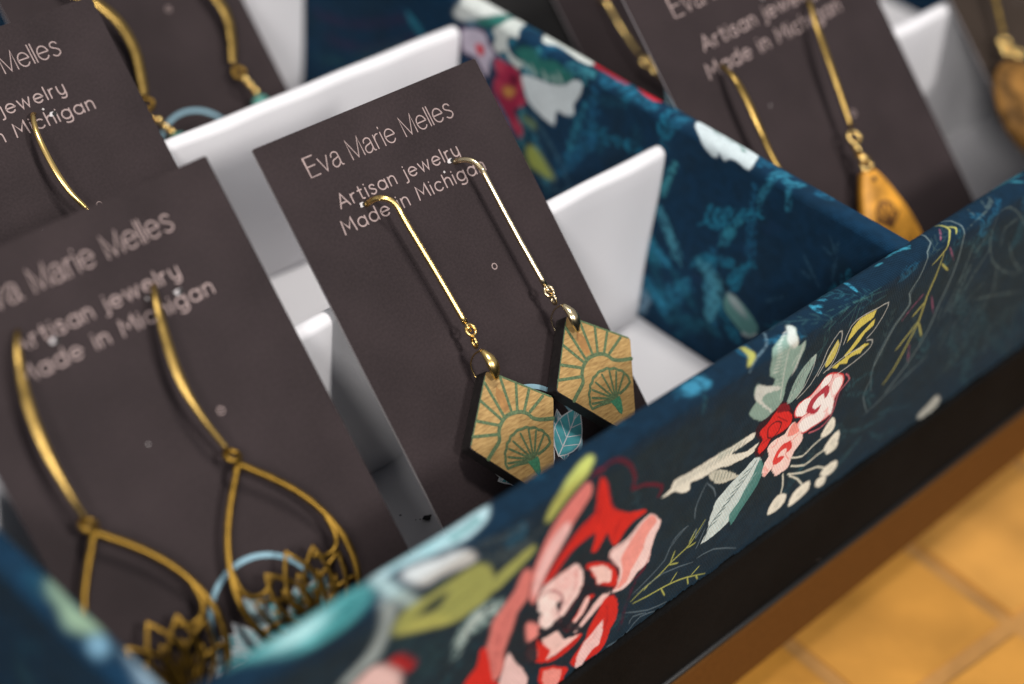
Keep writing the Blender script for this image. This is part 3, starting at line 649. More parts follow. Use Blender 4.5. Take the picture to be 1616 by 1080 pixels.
["l",[70,92,88],0.85,0,0.26,1,[-60.19,29.0,-59.68,29.78,-59.16,30.56]],
["l",[70,92,88],0.85,0,0.26,1,[-59.06,28.91,-58.55,29.69,-58.03,30.47]],
["l",[70,92,88],0.85,0,0.26,1,[-57.93,28.82,-57.41,29.6,-56.9,30.38]],
["l",[70,92,88],0.85,0,0.26,1,[-56.79,28.73,-56.27,29.51,-55.76,30.3]],
["l",[70,92,88],0.85,0,0.26,1,[-55.64,28.63,-55.12,29.42,-54.61,30.21]],
["l",[70,92,88],0.85,0,0.26,1,[-54.49,28.54,-53.97,29.33,-53.46,30.12]],
["l",[70,92,88],0.85,0,0.26,1,[-53.33,28.44,-52.82,29.24,-52.3,30.03]],
["l",[70,92,88],0.85,0,0.26,1,[-52.17,28.35,-51.65,29.14,-51.14,29.94]],
["l",[70,92,88],0.85,0,0.26,1,[-51.0,28.26,-50.48,29.05,-49.97,29.85]],
["l",[70,92,88],0.85,0,0.26,1,[-49.83,28.16,-49.31,28.96,-48.79,29.76]],
["l",[70,92,88],0.85,0,0.26,1,[-48.65,28.06,-48.13,28.86,-47.61,29.66]],
["l",[70,92,88],0.85,0,0.26,1,[-47.46,27.97,-46.94,28.77,-46.42,29.57]],
["l",[70,92,88],0.85,0,0.26,1,[-46.27,27.87,-45.75,28.68,-45.23,29.48]],
["l",[70,92,88],0.85,0,0.26,1,[-45.07,27.77,-44.55,28.58,-44.03,29.39]],
["l",[70,92,88],0.85,0,0.26,1,[-43.87,27.68,-43.34,28.48,-42.82,29.29]],
["p",[120,150,142],0.5,0.2,[-49.97,30.36,-48.18,30.35,-46.05,30.13,-44.38,30.06,-43.38,29.9,-43.79,29.39,-44.85,28.9,-46.09,28.85,-47.45,28.92,-48.91,28.84,-50.03,28.93,-50.4,29.66]],
["p",[196,200,186],1,0.06,[-52.03,26.8,-50.76,26.71,-48.83,25.96,-46.88,24.6,-45.03,23.06,-43.39,21.76,-42.58,20.87,-43.68,20.91,-45.45,21.35,-46.94,21.82,-48.36,22.48,-49.57,23.4,-50.59,24.48,-51.65,25.82]],
["l",[84,104,98],0.8,0,0.26,0,[-50.09,24.18,-49.99,25.05,-49.89,25.91]],
["l",[84,104,98],0.8,0,0.26,0,[-49.12,23.75,-49.01,24.58,-48.9,25.41]],
["l",[84,104,98],0.8,0,0.26,0,[-48.14,23.33,-48.02,24.11,-47.91,24.9]],
["l",[84,104,98],0.8,0,0.26,0,[-47.16,22.9,-47.03,23.64,-46.9,24.39]],
["l",[84,104,98],0.8,0,0.26,0,[-46.18,22.46,-46.04,23.17,-45.9,23.87]],
["l",[84,104,98],0.8,0,0.26,0,[-45.19,22.03,-45.04,22.69,-44.89,23.36]],
["p",[200,219,219],1,0.06,[-49.81,9.24,-49.39,10.19,-48.6,11.42,-48.63,12.65,-48.77,13.87,-48.64,14.95,-48.43,15.98,-48.33,17.1,-48.09,18.08,-47.47,18.63,-46.61,19.09,-45.57,19.72,-44.31,20.37,-42.69,20.94,-41.06,21.5,-39.84,22.33,-38.74,22.8,-37.49,22.24,-36.45,21.1,-35.98,19.47,-35.94,17.74,-36.35,16.48,-37.08,15.31,-38.0,13.91,-39.06,12.59,-40.18,11.6,-41.3,10.81,-42.2,10.15,-43.24,9.64,-44.88,9.24,-46.66,9.02,-48.53,8.95]],
["p",[70,126,122],1,0.06,[-36.99,21.41,-36.07,20.52,-35.26,18.88,-35.11,17.3,-35.3,15.81,-35.65,14.87,-36.26,14.04,-37.29,12.9,-38.38,11.78,-39.12,11.0,-39.79,10.28,-40.58,9.12,-41.37,8.56,-42.3,9.91,-42.76,11.71,-41.88,12.69,-40.69,13.58,-40.09,14.75,-39.55,16.0,-38.76,17.25,-37.99,18.56,-37.5,20.31]],
["l",[40,66,74],0.85,0.05,0.25,0,[-37.9,21.75,-38.92,20.42,-40.31,18.77,-41.63,17.53,-43.21,16.27,-45.57,14.81,-47.73,13.23,-48.68,11.3,-49.06,9.75]],
["l",[44,84,88],0.85,0,0.3,1,[-39.05,20.7,-40.17,20.52,-41.28,20.33]],
["l",[160,194,192],0.8,0,0.22,0,[-37.04,18.38,-37.73,17.94,-38.42,17.5]],
["l",[44,84,88],0.85,0,0.3,1,[-39.94,19.7,-41.05,19.52,-42.16,19.33]],
["l",[160,194,192],0.8,0,0.22,0,[-37.93,17.37,-38.62,16.93,-39.32,16.49]],
["l",[44,84,88],0.85,0,0.3,1,[-40.83,18.69,-41.94,18.51,-43.05,18.33]],
["l",[160,194,192],0.8,0,0.22,0,[-38.83,16.35,-39.52,15.91,-40.21,15.47]],
["l",[44,84,88],0.85,0,0.3,1,[-41.72,17.69,-42.83,17.51,-43.94,17.33]],
["l",[160,194,192],0.8,0,0.22,0,[-39.72,15.33,-40.42,14.9,-41.11,14.46]],
["l",[44,84,88],0.85,0,0.3,1,[-42.61,16.68,-43.72,16.5,-44.82,16.32]],
["l",[160,194,192],0.8,0,0.22,0,[-40.62,14.32,-41.31,13.88,-42.0,13.44]],
["l",[44,84,88],0.85,0,0.3,1,[-43.5,15.67,-44.61,15.5,-45.71,15.32]],
["l",[160,194,192],0.8,0,0.22,0,[-41.52,13.3,-42.21,12.86,-42.9,12.43]],
["l",[44,84,88],0.85,0,0.3,1,[-44.39,14.66,-45.5,14.49,-46.6,14.31]],
["l",[160,194,192],0.8,0,0.22,0,[-42.41,12.28,-43.11,11.85,-43.8,11.41]],
["l",[44,84,88],0.85,0,0.3,1,[-45.28,13.66,-46.39,13.48,-47.49,13.31]],
["l",[160,194,192],0.8,0,0.22,0,[-43.31,11.27,-44.0,10.83,-44.7,10.39]],
["l",[44,84,88],0.85,0,0.3,1,[-46.17,12.65,-47.28,12.47,-48.38,12.3]],
["l",[160,194,192],0.8,0,0.22,0,[-44.21,10.25,-44.9,9.81,-45.59,9.37]],
["p",[48,10,20],1,0.06,[-39.79,31.19,-38.3,31.26,-36.72,31.33,-36.03,32.21,-35.42,32.99,-34.27,32.94,-32.97,32.33,-31.68,31.0,-30.48,29.4,-29.37,27.93,-28.67,26.55,-28.86,25.25,-29.5,24.3,-30.28,24.07,-31.32,24.18,-32.82,24.5,-34.22,24.67,-34.8,24.14,-35.19,23.34,-35.78,22.34,-36.54,21.72,-37.73,22.36,-38.83,23.41,-39.36,24.29,-39.48,25.1,-38.85,25.65,-38.41,26.36,-39.45,27.85,-40.52,29.39,-40.48,30.47]],
["p",[212,38,32],1,0.06,[-38.77,29.15,-38.06,29.4,-37.15,29.73,-36.32,30.64,-35.38,31.32,-34.12,30.94,-32.74,30.07,-31.2,29.01,-29.94,27.8,-29.41,26.56,-29.51,25.51,-30.32,24.98,-31.59,24.78,-33.34,25.01,-34.9,25.13,-35.34,24.45,-35.6,23.64,-36.51,23.11,-37.45,23.0,-38.12,23.82,-38.44,24.88,-37.92,25.54,-37.47,26.2,-38.14,27.19,-38.92,28.13,-39.03,28.72]],
["p",[120,14,26],1,0.1,[-35.23,32.34,-34.21,32.41,-32.86,31.98,-31.56,30.63,-30.79,29.38,-31.49,29.44,-32.7,29.94,-33.83,30.32,-34.77,30.81,-35.28,31.65]],
["l",[56,8,18],1,0.03,0.3,0,[-36.05,25.96,-36.46,27.08,-36.63,28.26,-35.82,28.73,-34.7,28.74,-33.58,28.2,-32.74,27.37,-32.7,26.41,-33.11,25.55,-33.87,25.09,-34.76,24.98,-35.56,25.47,-36.16,26.02]],
["l",[90,10,20],0.8,0,0.2,0,[-37.62,25.17,-36.33,25.37,-35.03,25.58]],
["l",[90,10,20],0.8,0,0.2,0,[-34.44,29.71,-32.61,28.15,-30.76,26.57]],
["l",[28,14,30],1,0.1,0.9,0,[-14.2,27.47,-14.36,25.83,-14.68,23.92,-15.31,22.84,-15.96,21.91,-16.21,20.66,-16.64,19.57,-17.81,19.05,-19.35,18.93,-21.35,19.33,-23.0,19.8]],
["l",[196,104,116],1,0.05,0.3,0,[-14.68,28.85,-13.64,27.89,-12.91,26.72,-14.08,25.99,-15.48,25.11,-15.68,23.48,-15.66,21.75,-15.92,20.43,-16.48,19.41,-17.65,18.77,-19.12,18.53,-20.92,18.88,-22.37,19.33]],
["p",[238,196,196],1,0.06,[-22.79,30.85,-22.05,31.47,-21.25,31.9,-20.33,31.83,-19.17,31.37,-17.31,30.38,-15.61,29.15,-14.97,27.9,-14.91,26.71,-15.41,25.79,-16.04,25.03,-16.33,24.47,-16.48,23.73,-16.28,22.11,-16.4,20.61,-17.66,20.23,-19.3,20.26,-20.79,20.27,-22.22,20.33,-23.45,20.25,-24.64,20.44,-26.02,21.42,-27.11,22.59,-27.4,23.5,-27.26,24.27,-26.56,24.74,-26.13,25.16,-27.18,25.7,-28.46,26.32,-29.02,27.13,-29.2,27.96,-29.02,28.78,-28.4,29.39,-27.03,29.44,-25.6,29.37,-24.89,29.53,-24.34,29.81,-23.58,30.3]],
["l",[206,40,42],1,0.04,0.3,0,[-22.79,30.85,-22.15,31.41,-21.25,31.9,-20.33,31.83,-19.17,31.37,-17.31,30.38,-15.61,29.15,-14.97,27.9,-14.91,26.71,-15.41,25.79,-16.04,25.03,-16.33,24.47,-16.48,23.73,-16.28,22.11,-16.4,20.61,-17.66,20.23,-19.3,20.26,-20.79,20.27,-22.22,20.33,-23.45,20.25,-24.64,20.44,-26.02,21.42,-27.11,22.59,-27.4,23.5,-27.26,24.27,-26.56,24.74,-26.13,25.16,-27.18,25.7,-28.46,26.32,-29.02,27.13,-29.2,27.96,-29.02,28.78,-28.4,29.39,-27.03,29.44,-25.6,29.37,-24.89,29.53,-24.34,29.81,-23.49,30.36,-22.79,30.85]],
["p",[250,244,244],1,0.04,[-22.5,30.25,-22.37,31.06,-21.87,31.63,-21.1,31.7,-20.24,31.45,-19.47,30.94,-18.99,30.27,-19.14,29.49,-19.65,28.82,-20.36,28.46,-21.16,28.5,-21.97,29.27]],
["p",[250,244,244],1,0.04,[-18.11,29.66,-17.15,29.54,-16.15,29.02,-15.57,28.19,-15.34,27.24,-15.65,26.3,-16.23,25.58,-16.9,25.29,-17.58,25.54,-18.19,26.77,-18.57,28.18,-18.52,29.13]],
["p",[250,244,244],1,0.04,[-28.42,26.79,-28.64,27.69,-28.51,28.55,-27.84,29.13,-26.92,29.41,-25.88,29.26,-24.92,28.71,-24.26,27.52,-24.04,26.29,-24.68,25.64,-25.62,25.34,-26.41,25.4,-27.15,25.72,-27.88,26.17]],
["p",[250,244,244],1,0.04,[-25.85,21.89,-26.4,22.77,-26.57,23.59,-25.97,24.12,-24.82,24.29,-23.08,23.79,-21.19,23.07,-19.47,22.53,-18.31,21.96,-18.41,21.09,-19.25,20.39,-20.63,20.35,-22.19,20.54,-23.52,20.59,-24.64,20.75,-25.35,21.23]],
["p",[250,244,244],1,0.04,[-17.63,21.66,-18.06,23.15,-18.19,24.5,-17.75,24.95,-17.12,24.76,-16.6,23.75,-16.24,22.45,-16.2,21.19,-16.42,20.39,-17.0,20.72]],
["p",[250,244,244],1,0.04,[-24.16,26.35,-24.09,27.77,-23.22,28.7,-21.55,28.78,-19.72,28.19,-18.4,26.78,-17.62,25.11,-17.78,23.65,-18.53,22.62,-19.7,22.37,-21.13,22.88,-22.87,24.49]],
["l",[206,40,42],0.9,0.05,0.3,0,[-19.09,31.14,-19.18,30.35,-19.49,29.49,-20.37,29.09,-21.2,28.89]],
["l",[206,60,62],0.9,0.05,0.25,0,[-26.13,25.16,-25.28,25.07,-24.43,24.99]],
["p",[168,18,46],1,0.04,[-25.29,25.91,-25.26,27.09,-24.74,28.17,-23.8,28.65,-22.63,28.9,-21.33,29.32,-20.16,29.36,-19.39,28.28,-19.03,27.0,-19.37,26.2,-19.97,25.91,-20.36,26.69,-20.86,27.59,-21.73,27.68,-22.6,27.39,-23.29,26.78,-23.58,26.04,-23.07,25.36,-22.25,24.86,-21.38,24.92,-20.76,24.97,-20.84,24.26,-21.37,23.62,-22.37,23.79,-23.51,24.33,-24.57,25.02]],
["p",[250,216,210],1,0.05,[-28.25,25.19,-27.1,23.54,-25.96,21.64,-25.12,20.74,-24.52,20.07,-24.17,19.2,-24.21,18.35,-25.03,17.67,-25.93,16.99,-26.22,16.15,-26.35,15.27,-26.47,14.31,-26.77,13.55,-27.61,13.37,-28.64,13.46,-29.65,13.48,-30.64,13.84,-31.51,15.21,-32.33,16.4,-33.14,15.99,-33.92,15.5,-34.68,16.22,-35.23,17.32,-35.29,18.48,-35.09,19.55,-34.6,20.08,-34.25,20.6,-34.79,21.67,-35.33,22.74,-35.09,23.38,-34.5,23.78,-33.67,23.92,-32.71,23.9,-31.68,23.65,-30.76,23.56,-30.25,24.2,-29.78,24.91,-29.09,25.35]],
["l",[226,120,110],0.9,0.03,0.2,1,[-32.71,23.9,-32.62,23.14,-32.71,22.39,-33.41,22.31,-34.1,22.41]],
["l",[226,120,110],0.9,0.03,0.2,1,[-26.93,15.61,-27.61,16.34,-28.36,17.21,-28.74,17.87,-28.94,18.32]],
["l",[226,120,110],0.9,0.03,0.2,1,[-32.33,16.4,-32.04,16.66,-31.83,17.08,-32.11,17.79,-32.46,18.41]],
["l",[226,120,110],0.9,0.03,0.2,1,[-25.82,21.18,-26.42,20.99,-27.1,20.74,-27.46,20.49,-27.66,20.3]],
["p",[232,132,120],0.9,0.15,[-28.22,25.1,-26.98,23.56,-26.04,21.88,-26.44,21.52,-27.39,21.67,-28.54,21.95,-29.5,22.48,-29.64,23.39,-29.36,24.3,-28.92,25.01]],
["p",[232,150,140],0.7,0.15,[-35.23,17.32,-35.21,18.19,-34.82,18.63,-33.92,17.92,-33.17,16.89,-33.37,16.02,-33.94,15.59,-34.66,16.3]],
["p",[212,46,40],1,0.04,[-32.46,18.1,-32.39,19.1,-32.03,20.09,-31.39,20.76,-30.49,21.12,-29.21,21.08,-28.01,20.64,-27.33,19.55,-27.14,18.46,-27.82,18.04,-28.62,18.06,-28.69,18.69,-28.8,19.4,-29.61,19.64,-30.49,19.59,-31.05,19.18,-31.12,18.61,-29.94,18.03,-28.82,17.48,-29.22,17.01,-30.1,16.73,-30.87,16.78,-31.59,17.06,-32.15,17.48]],
["l",[40,76,76],0.8,0.2,0.7,0,[-26.21,15.58,-24.56,14.68,-22.56,13.88,-21.22,14.17,-19.93,14.75,-18.14,15.07,-16.68,15.28]],
["l",[226,229,214],1,0.04,0.33,0,[-26.21,15.58,-24.56,14.68,-22.56,13.88,-21.22,14.17,-19.93,14.75,-18.14,15.07,-16.68,15.28]],
["l",[40,76,76],0.8,0.2,0.7,0,[-25.76,13.35,-23.66,12.1,-21.12,10.85,-19.37,10.83,-17.77,11.13,-15.84,11.16,-14.31,11.15]],
["l",[226,229,214],1,0.04,0.33,0,[-25.76,13.35,-23.66,12.1,-21.12,10.85,-19.37,10.83,-17.77,11.13,-15.84,11.16,-14.31,11.15]],
["l",[40,76,76],0.8,0.2,0.7,0,[-26.18,11.62,-23.91,10.4,-21.01,8.99,-18.48,8.28,-16.1,7.54,-13.81,5.98,-12.11,4.6]],
["l",[226,229,214],1,0.04,0.33,0,[-26.18,11.62,-23.91,10.4,-21.01,8.99,-18.48,8.28,-16.1,7.54,-13.81,5.98,-12.11,4.6]],
["l",[40,76,76],0.8,0.2,0.7,0,[-25.45,10.79,-23.97,9.62,-22.18,8.06,-20.76,6.36,-19.75,4.99]],
["l",[226,229,214],1,0.04,0.33,0,[-25.45,10.79,-23.97,9.62,-22.18,8.06,-20.76,6.36,-19.75,4.99]],
["l",[40,76,76],0.8,0.2,0.7,0,[-27.92,12.64,-27.4,11.12,-26.89,9.24,-26.89,7.66,-27.02,6.5]],
["l",[226,229,214],1,0.04,0.33,0,[-27.92,12.64,-27.4,11.12,-26.89,9.24,-26.89,7.66,-27.02,6.5]],
["p",[60,96,92],0.6,0.5,[-17.8,15.72,-17.74,16.58,-17.18,17.53,-16.39,18.53,-15.51,19.15,-14.79,18.78,-14.21,17.93,-13.77,16.74,-13.72,15.61,-14.46,15.02,-15.54,14.84,-16.83,15.12]],
["p",[232,234,220],1,0.06,[-17.8,15.72,-17.74,16.58,-17.18,17.53,-16.39,18.53,-15.51,19.15,-14.79,18.78,-14.21,17.93,-13.77,16.74,-13.72,15.61,-14.46,15.02,-15.54,14.84,-16.83,15.12]],
["l",[112,126,114],0.8,0,0.2,0,[-16.25,16.5,-15.68,16.85,-15.11,17.2]],
["l",[112,126,114],0.7,0,0.2,0,[-15.46,15.9,-14.99,16.27,-14.52,16.64]],
["p",[60,96,92],0.6,0.5,[-15.6,11.29,-15.12,12.38,-14.07,13.42,-12.84,14.06,-11.7,14.09,-11.01,12.78,-10.93,11.25,-12.02,10.45,-13.47,10.15,-14.79,10.52]],
["p",[232,234,220],1,0.06,[-15.6,11.29,-15.12,12.38,-14.07,13.42,-12.84,14.06,-11.7,14.09,-11.01,12.78,-10.93,11.25,-12.02,10.45,-13.47,10.15,-14.79,10.52]],
["l",[112,126,114],0.8,0,0.2,0,[-13.76,11.74,-13.18,12.09,-12.59,12.45]],
["l",[112,126,114],0.7,0,0.2,0,[-12.95,11.12,-12.47,11.49,-12.0,11.87]],
["p",[60,96,92],0.6,0.5,[-14.52,9.98,-13.82,10.47,-12.7,10.85,-11.6,10.95,-10.76,10.75,-10.65,9.98,-11.04,9.21,-12.01,9.01,-13.12,9.1,-14.06,9.48]],
["p",[232,234,220],1,0.06,[-14.52,9.98,-13.82,10.47,-12.7,10.85,-11.6,10.95,-10.76,10.75,-10.65,9.98,-11.04,9.21,-12.01,9.01,-13.12,9.1,-14.06,9.48]],
["l",[112,126,114],0.8,0,0.2,0,[-13.03,9.68,-12.45,10.03,-11.86,10.38]],
["l",[112,126,114],0.7,0,0.2,0,[-12.22,9.05,-11.74,9.42,-11.26,9.8]],
["p",[60,96,92],0.6,0.5,[-14.34,4.46,-14.09,5.23,-13.0,5.73,-11.37,5.82,-9.77,5.5,-8.94,4.54,-8.78,3.48,-9.55,2.69,-10.88,2.42,-12.83,3.3]],
["p",[232,234,220],1,0.06,[-14.34,4.46,-14.09,5.23,-13.0,5.73,-11.37,5.82,-9.77,5.5,-8.94,4.54,-8.78,3.48,-9.55,2.69,-10.88,2.42,-12.83,3.3]],
["l",[112,126,114],0.8,0,0.2,0,[-11.97,4.02,-11.38,4.37,-10.79,4.73]],
["l",[112,126,114],0.7,0,0.2,0,[-11.14,3.37,-10.66,3.75,-10.18,4.13]],
["p",[60,96,92],0.6,0.5,[-15.09,2.13,-15.26,3.07,-14.86,3.73,-13.39,3.5,-11.93,2.83,-11.61,1.89,-11.84,1.03,-12.5,0.71,-13.39,0.78,-14.35,1.34]],
["p",[232,234,220],1,0.06,[-15.09,2.13,-15.26,3.07,-14.86,3.73,-13.39,3.5,-11.93,2.83,-11.61,1.89,-11.84,1.03,-12.5,0.71,-13.39,0.78,-14.35,1.34]],
["l",[112,126,114],0.8,0,0.2,0,[-14.03,1.8,-13.44,2.16,-12.85,2.51]],
["l",[112,126,114],0.7,0,0.2,0,[-13.21,1.14,-12.73,1.52,-12.24,1.9]],
["p",[60,96,92],0.6,0.5,[-23.21,2.22,-23.1,3.43,-22.58,4.64,-21.6,5.16,-20.35,5.35,-18.91,5.36,-17.66,4.98,-17.08,3.81,-17.09,2.58,-17.93,2.0,-19.2,1.69,-20.71,1.47,-22.09,1.45,-22.87,1.67]],
["p",[232,234,220],1,0.06,[-23.21,2.22,-23.1,3.43,-22.58,4.64,-21.6,5.16,-20.35,5.35,-18.91,5.36,-17.66,4.98,-17.08,3.81,-17.09,2.58,-17.93,2.0,-19.2,1.69,-20.71,1.47,-22.09,1.45,-22.87,1.67]],
["l",[112,126,114],0.8,0,0.2,0,[-20.92,2.97,-20.34,3.33,-19.76,3.68]],
["l",[112,126,114],0.7,0,0.2,0,[-20.12,2.33,-19.65,2.7,-19.17,3.08]],
["p",[60,96,92],0.6,0.5,[-29.96,4.3,-29.81,5.28,-29.35,6.29,-28.69,7.02,-27.76,7.34,-26.27,6.91,-24.97,6.07,-24.62,4.95,-24.89,3.9,-25.8,3.36,-26.98,3.12,-28.05,3.17,-28.98,3.42,-29.64,3.75]],
["p",[232,234,220],1,0.06,[-29.96,4.3,-29.81,5.28,-29.35,6.29,-28.69,7.02,-27.76,7.34,-26.27,6.91,-24.97,6.07,-24.62,4.95,-24.89,3.9,-25.8,3.36,-26.98,3.12,-28.05,3.17,-28.98,3.42,-29.64,3.75]],
["l",[112,126,114],0.8,0,0.2,0,[-28.14,4.63,-27.58,4.97,-27.01,5.32]],
["l",[112,126,114],0.7,0,0.2,0,[-27.38,4.0,-26.91,4.37,-26.45,4.74]],
["l",[104,124,136],0.8,0.05,0.24,1,[-51.99,24.93,-52.51,23.94,-53.11,22.63,-53.53,21.33,-53.75,20.01,-53.59,18.58,-53.35,17.48]],
["l",[104,124,136],0.8,0.05,0.24,1,[-51.93,24.71,-50.8,23.5,-49.52,21.97,-48.81,20.61,-48.4,19.59]],
["l",[104,124,136],0.8,0.05,0.24,1,[-58.93,15.06,-58.17,15.72,-57.13,16.41,-55.89,16.65,-54.87,16.71]],
["l",[104,124,136],0.8,0.05,0.24,1,[-53.59,12.24,-52.88,13.38,-52.12,14.22,-51.98,12.97,-51.76,11.86,-50.72,13.31,-49.72,15.04]],
["p",[132,162,152],1,0.1,[-43.91,35.46,-43.37,36.42,-42.47,37.22,-43.07,38.52,-43.79,39.82,-43.79,40.98,-43.34,41.61,-42.24,40.92,-40.91,39.86,-39.63,39.06,-38.6,38.64,-38.15,39.16,-38.22,40.02,-39.08,40.69,-40.06,41.61,-40.49,43.25,-40.68,45.02,-40.71,46.46,-40.09,47.57,-38.27,48.27,-36.67,48.74,-35.83,48.66,-35.27,48.61,-34.6,49.39,-33.99,50.07,-33.42,49.76,-33.07,49.1,-33.08,48.53,-33.59,47.78,-33.81,46.03,-33.23,44.34,-32.26,44.49,-31.39,44.82,-31.07,43.89,-31.1,42.65,-31.52,41.59,-32.06,40.62,-32.41,39.81,-32.79,39.09,-33.42,38.47,-33.99,37.81,-34.2,37.02,-34.25,36.03,-34.07,34.52,-34.16,33.07,-35.16,32.25,-36.57,31.78,-38.01,31.32,-39.67,31.52,-42.09,33.38]],
["p",[204,211,206],0.95,0.2,[-33.89,50.09,-33.36,49.77,-33.14,49.05,-33.31,48.34,-33.9,47.53,-33.69,46.08,-33.53,44.81,-34.14,44.57,-34.99,44.92,-35.66,45.74,-36.28,46.8,-36.29,47.64,-35.58,48.37,-34.7,49.38]],
["p",[200,208,203],0.95,0.12,[-43.28,41.42,-42.37,40.96,-40.91,39.86,-38.6,38.67,-36.5,37.53,-35.71,36.77,-35.98,36.46,-37.87,37.11,-39.9,37.75,-40.78,37.48,-40.74,36.61,-39.14,34.81,-37.33,33.0,-36.59,31.97,-36.81,31.91,-38.71,33.69,-40.94,35.92,-42.34,37.32,-43.25,38.59,-43.55,40.27]],
["l",[196,206,200],0.8,0.1,0.25,0,[-35.8,46.25,-35.96,45.06,-36.07,43.29,-35.92,41.11,-35.65,38.68,-35.3,35.98,-34.99,33.84]],
["l",[186,198,192],0.6,0.05,0.2,0,[-36.51,45.37,-37.26,45.29,-38.02,45.21]],
["l",[90,124,116],0.45,0.05,0.24,0,[-40.42,46.12,-39.12,45.0,-37.81,43.87]],
["l",[186,198,192],0.6,0.05,0.2,0,[-36.38,44.32,-37.18,44.29,-37.97,44.26]],
["l",[90,124,116],0.45,0.05,0.24,0,[-40.09,45.4,-38.86,44.31,-37.61,43.21]],
["l",[186,198,192],0.6,0.05,0.2,0,[-36.26,43.26,-37.09,43.28,-37.91,43.3]],
["l",[90,124,116],0.45,0.05,0.24,0,[-39.76,44.68,-38.59,43.62,-37.41,42.55]],
["l",[186,198,192],0.6,0.05,0.2,0,[-36.13,42.2,-37.0,42.27,-37.86,42.34]],
["l",[90,124,116],0.45,0.05,0.24,0,[-39.43,43.96,-38.33,42.92,-37.21,41.88]],
["l",[186,198,192],0.6,0.05,0.2,0,[-36.0,41.13,-36.9,41.25,-37.8,41.37]],
["l",[90,124,116],0.45,0.05,0.24,0,[-39.1,43.23,-38.06,42.22,-37.01,41.21]],
["l",[186,198,192],0.6,0.05,0.2,0,[-35.87,40.06,-36.81,40.23,-37.75,40.4]],
["l",[90,124,116],0.45,0.05,0.24,0,[-38.76,42.49,-37.79,41.52,-36.81,40.54]],
["l",[186,198,192],0.6,0.05,0.2,0,[-35.74,38.98,-36.72,39.21,-37.69,39.43]],
["l",[90,124,116],0.45,0.05,0.24,0,[-38.43,41.76,-37.52,40.82,-36.61,39.87]],
["l",[186,198,192],0.6,0.05,0.2,0,[-35.61,37.9,-36.63,38.18,-37.64,38.45]],
["l",[90,124,116],0.45,0.05,0.24,0,[-38.09,41.02,-37.25,40.11,-36.4,39.2]],
["l",[186,198,192],0.6,0.05,0.2,0,[-35.48,36.81,-36.54,37.14,-37.58,37.47]],
["l",[90,124,116],0.45,0.05,0.24,0,[-37.75,40.28,-36.98,39.4,-36.2,38.52]],
["l",[214,222,217],0.8,0.03,0.22,1,[-39.36,41.87,-38.49,41.57,-37.62,41.28]],
["l",[206,215,210],0.6,0.03,0.2,1,[-33.27,38.07,-32.67,38.72,-32.07,39.36]],
["l",[214,222,217],0.8,0.03,0.22,1,[-39.34,42.61,-38.5,42.35,-37.66,42.08]],
["l",[206,215,210],0.6,0.03,0.2,1,[-33.18,38.53,-32.58,39.15,-31.99,39.76]],
["l",[214,222,217],0.8,0.03,0.22,1,[-39.33,43.34,-38.52,43.12,-37.71,42.89]],
["l",[206,215,210],0.6,0.03,0.2,1,[-33.08,38.99,-32.5,39.58,-31.92,40.17]],
["l",[214,222,217],0.8,0.03,0.22,1,[-39.31,44.08,-38.54,43.88,-37.76,43.69]],
["l",[206,215,210],0.6,0.03,0.2,1,[-32.98,39.45,-32.41,40.01,-31.85,40.57]],
["l",[214,222,217],0.8,0.03,0.22,1,[-39.3,44.81,-38.55,44.65,-37.8,44.48]],
["l",[206,215,210],0.6,0.03,0.2,1,[-32.88,39.9,-32.33,40.44,-31.77,40.98]],
["l",[214,222,217],0.8,0.03,0.22,1,[-39.29,45.55,-38.57,45.41,-37.85,45.28]],
["l",[206,215,210],0.6,0.03,0.2,1,[-32.78,40.36,-32.24,40.87,-31.7,41.38]],
["l",[214,222,217],0.8,0.03,0.22,1,[-39.27,46.28,-38.58,46.17,-37.89,46.07]],
["l",[206,215,210],0.6,0.03,0.2,1,[-32.68,40.81,-32.15,41.3,-31.63,41.78]],
["l",[214,222,217],0.8,0.03,0.22,1,[-39.26,47.0,-38.6,46.93,-37.94,46.86]],
["l",[206,215,210],0.6,0.03,0.2,1,[-32.58,41.27,-32.07,41.73,-31.55,42.19]],
["l",[214,222,217],0.8,0.03,0.22,1,[-38.78,47.6,-38.2,47.57,-37.61,47.54]],
["l",[206,215,210],0.6,0.03,0.2,1,[-32.49,41.72,-31.98,42.15,-31.48,42.59]],
["l",[214,222,217],0.8,0.03,0.22,1,[-37.93,48.08,-37.34,48.08,-36.75,48.07]],
["l",[206,215,210],0.6,0.03,0.2,1,[-32.39,42.17,-31.9,42.58,-31.41,42.99]],
["l",[214,222,217],0.8,0.03,0.22,1,[-37.08,48.57,-36.47,48.59,-35.87,48.6]],
["l",[206,215,210],0.6,0.03,0.2,1,[-32.29,42.62,-31.81,43.01,-31.33,43.39]],
["l",[214,222,217],0.8,0.03,0.22,1,[-36.21,49.07,-35.61,49.1,-34.99,49.13]],
["l",[206,215,210],0.6,0.03,0.2,1,[-32.19,43.07,-31.73,43.43,-31.26,43.79]],
["l",[190,202,196],0.8,0.15,0.35,0,[-31.69,44.5,-32.09,43.63,-32.65,42.49,-33.37,41.29,-33.97,40.34]],
["p",[140,168,160],1,0.06,[-32.65,32.1,-32.44,33.55,-31.97,35.14,-31.53,36.28,-30.99,37.21,-30.29,37.98,-29.41,38.63,-28.11,39.36,-26.98,39.68,-26.62,39.02,-26.72,37.89,-27.28,36.63,-27.94,35.3,-28.16,34.05,-28.42,32.95,-29.16,32.1,-30.02,31.51,-30.82,31.2,-31.56,31.18,-32.24,31.43]],
["l",[200,210,206],0.9,0.04,0.18,0,[-31.98,31.9,-31.27,33.46,-30.39,35.28,-29.74,36.47,-29.05,37.48,-27.98,38.8,-27.04,39.49,-26.67,38.39,-26.71,36.6,-27.24,34.76,-28.05,33.08,-29.12,32.07,-30.02,31.51]],
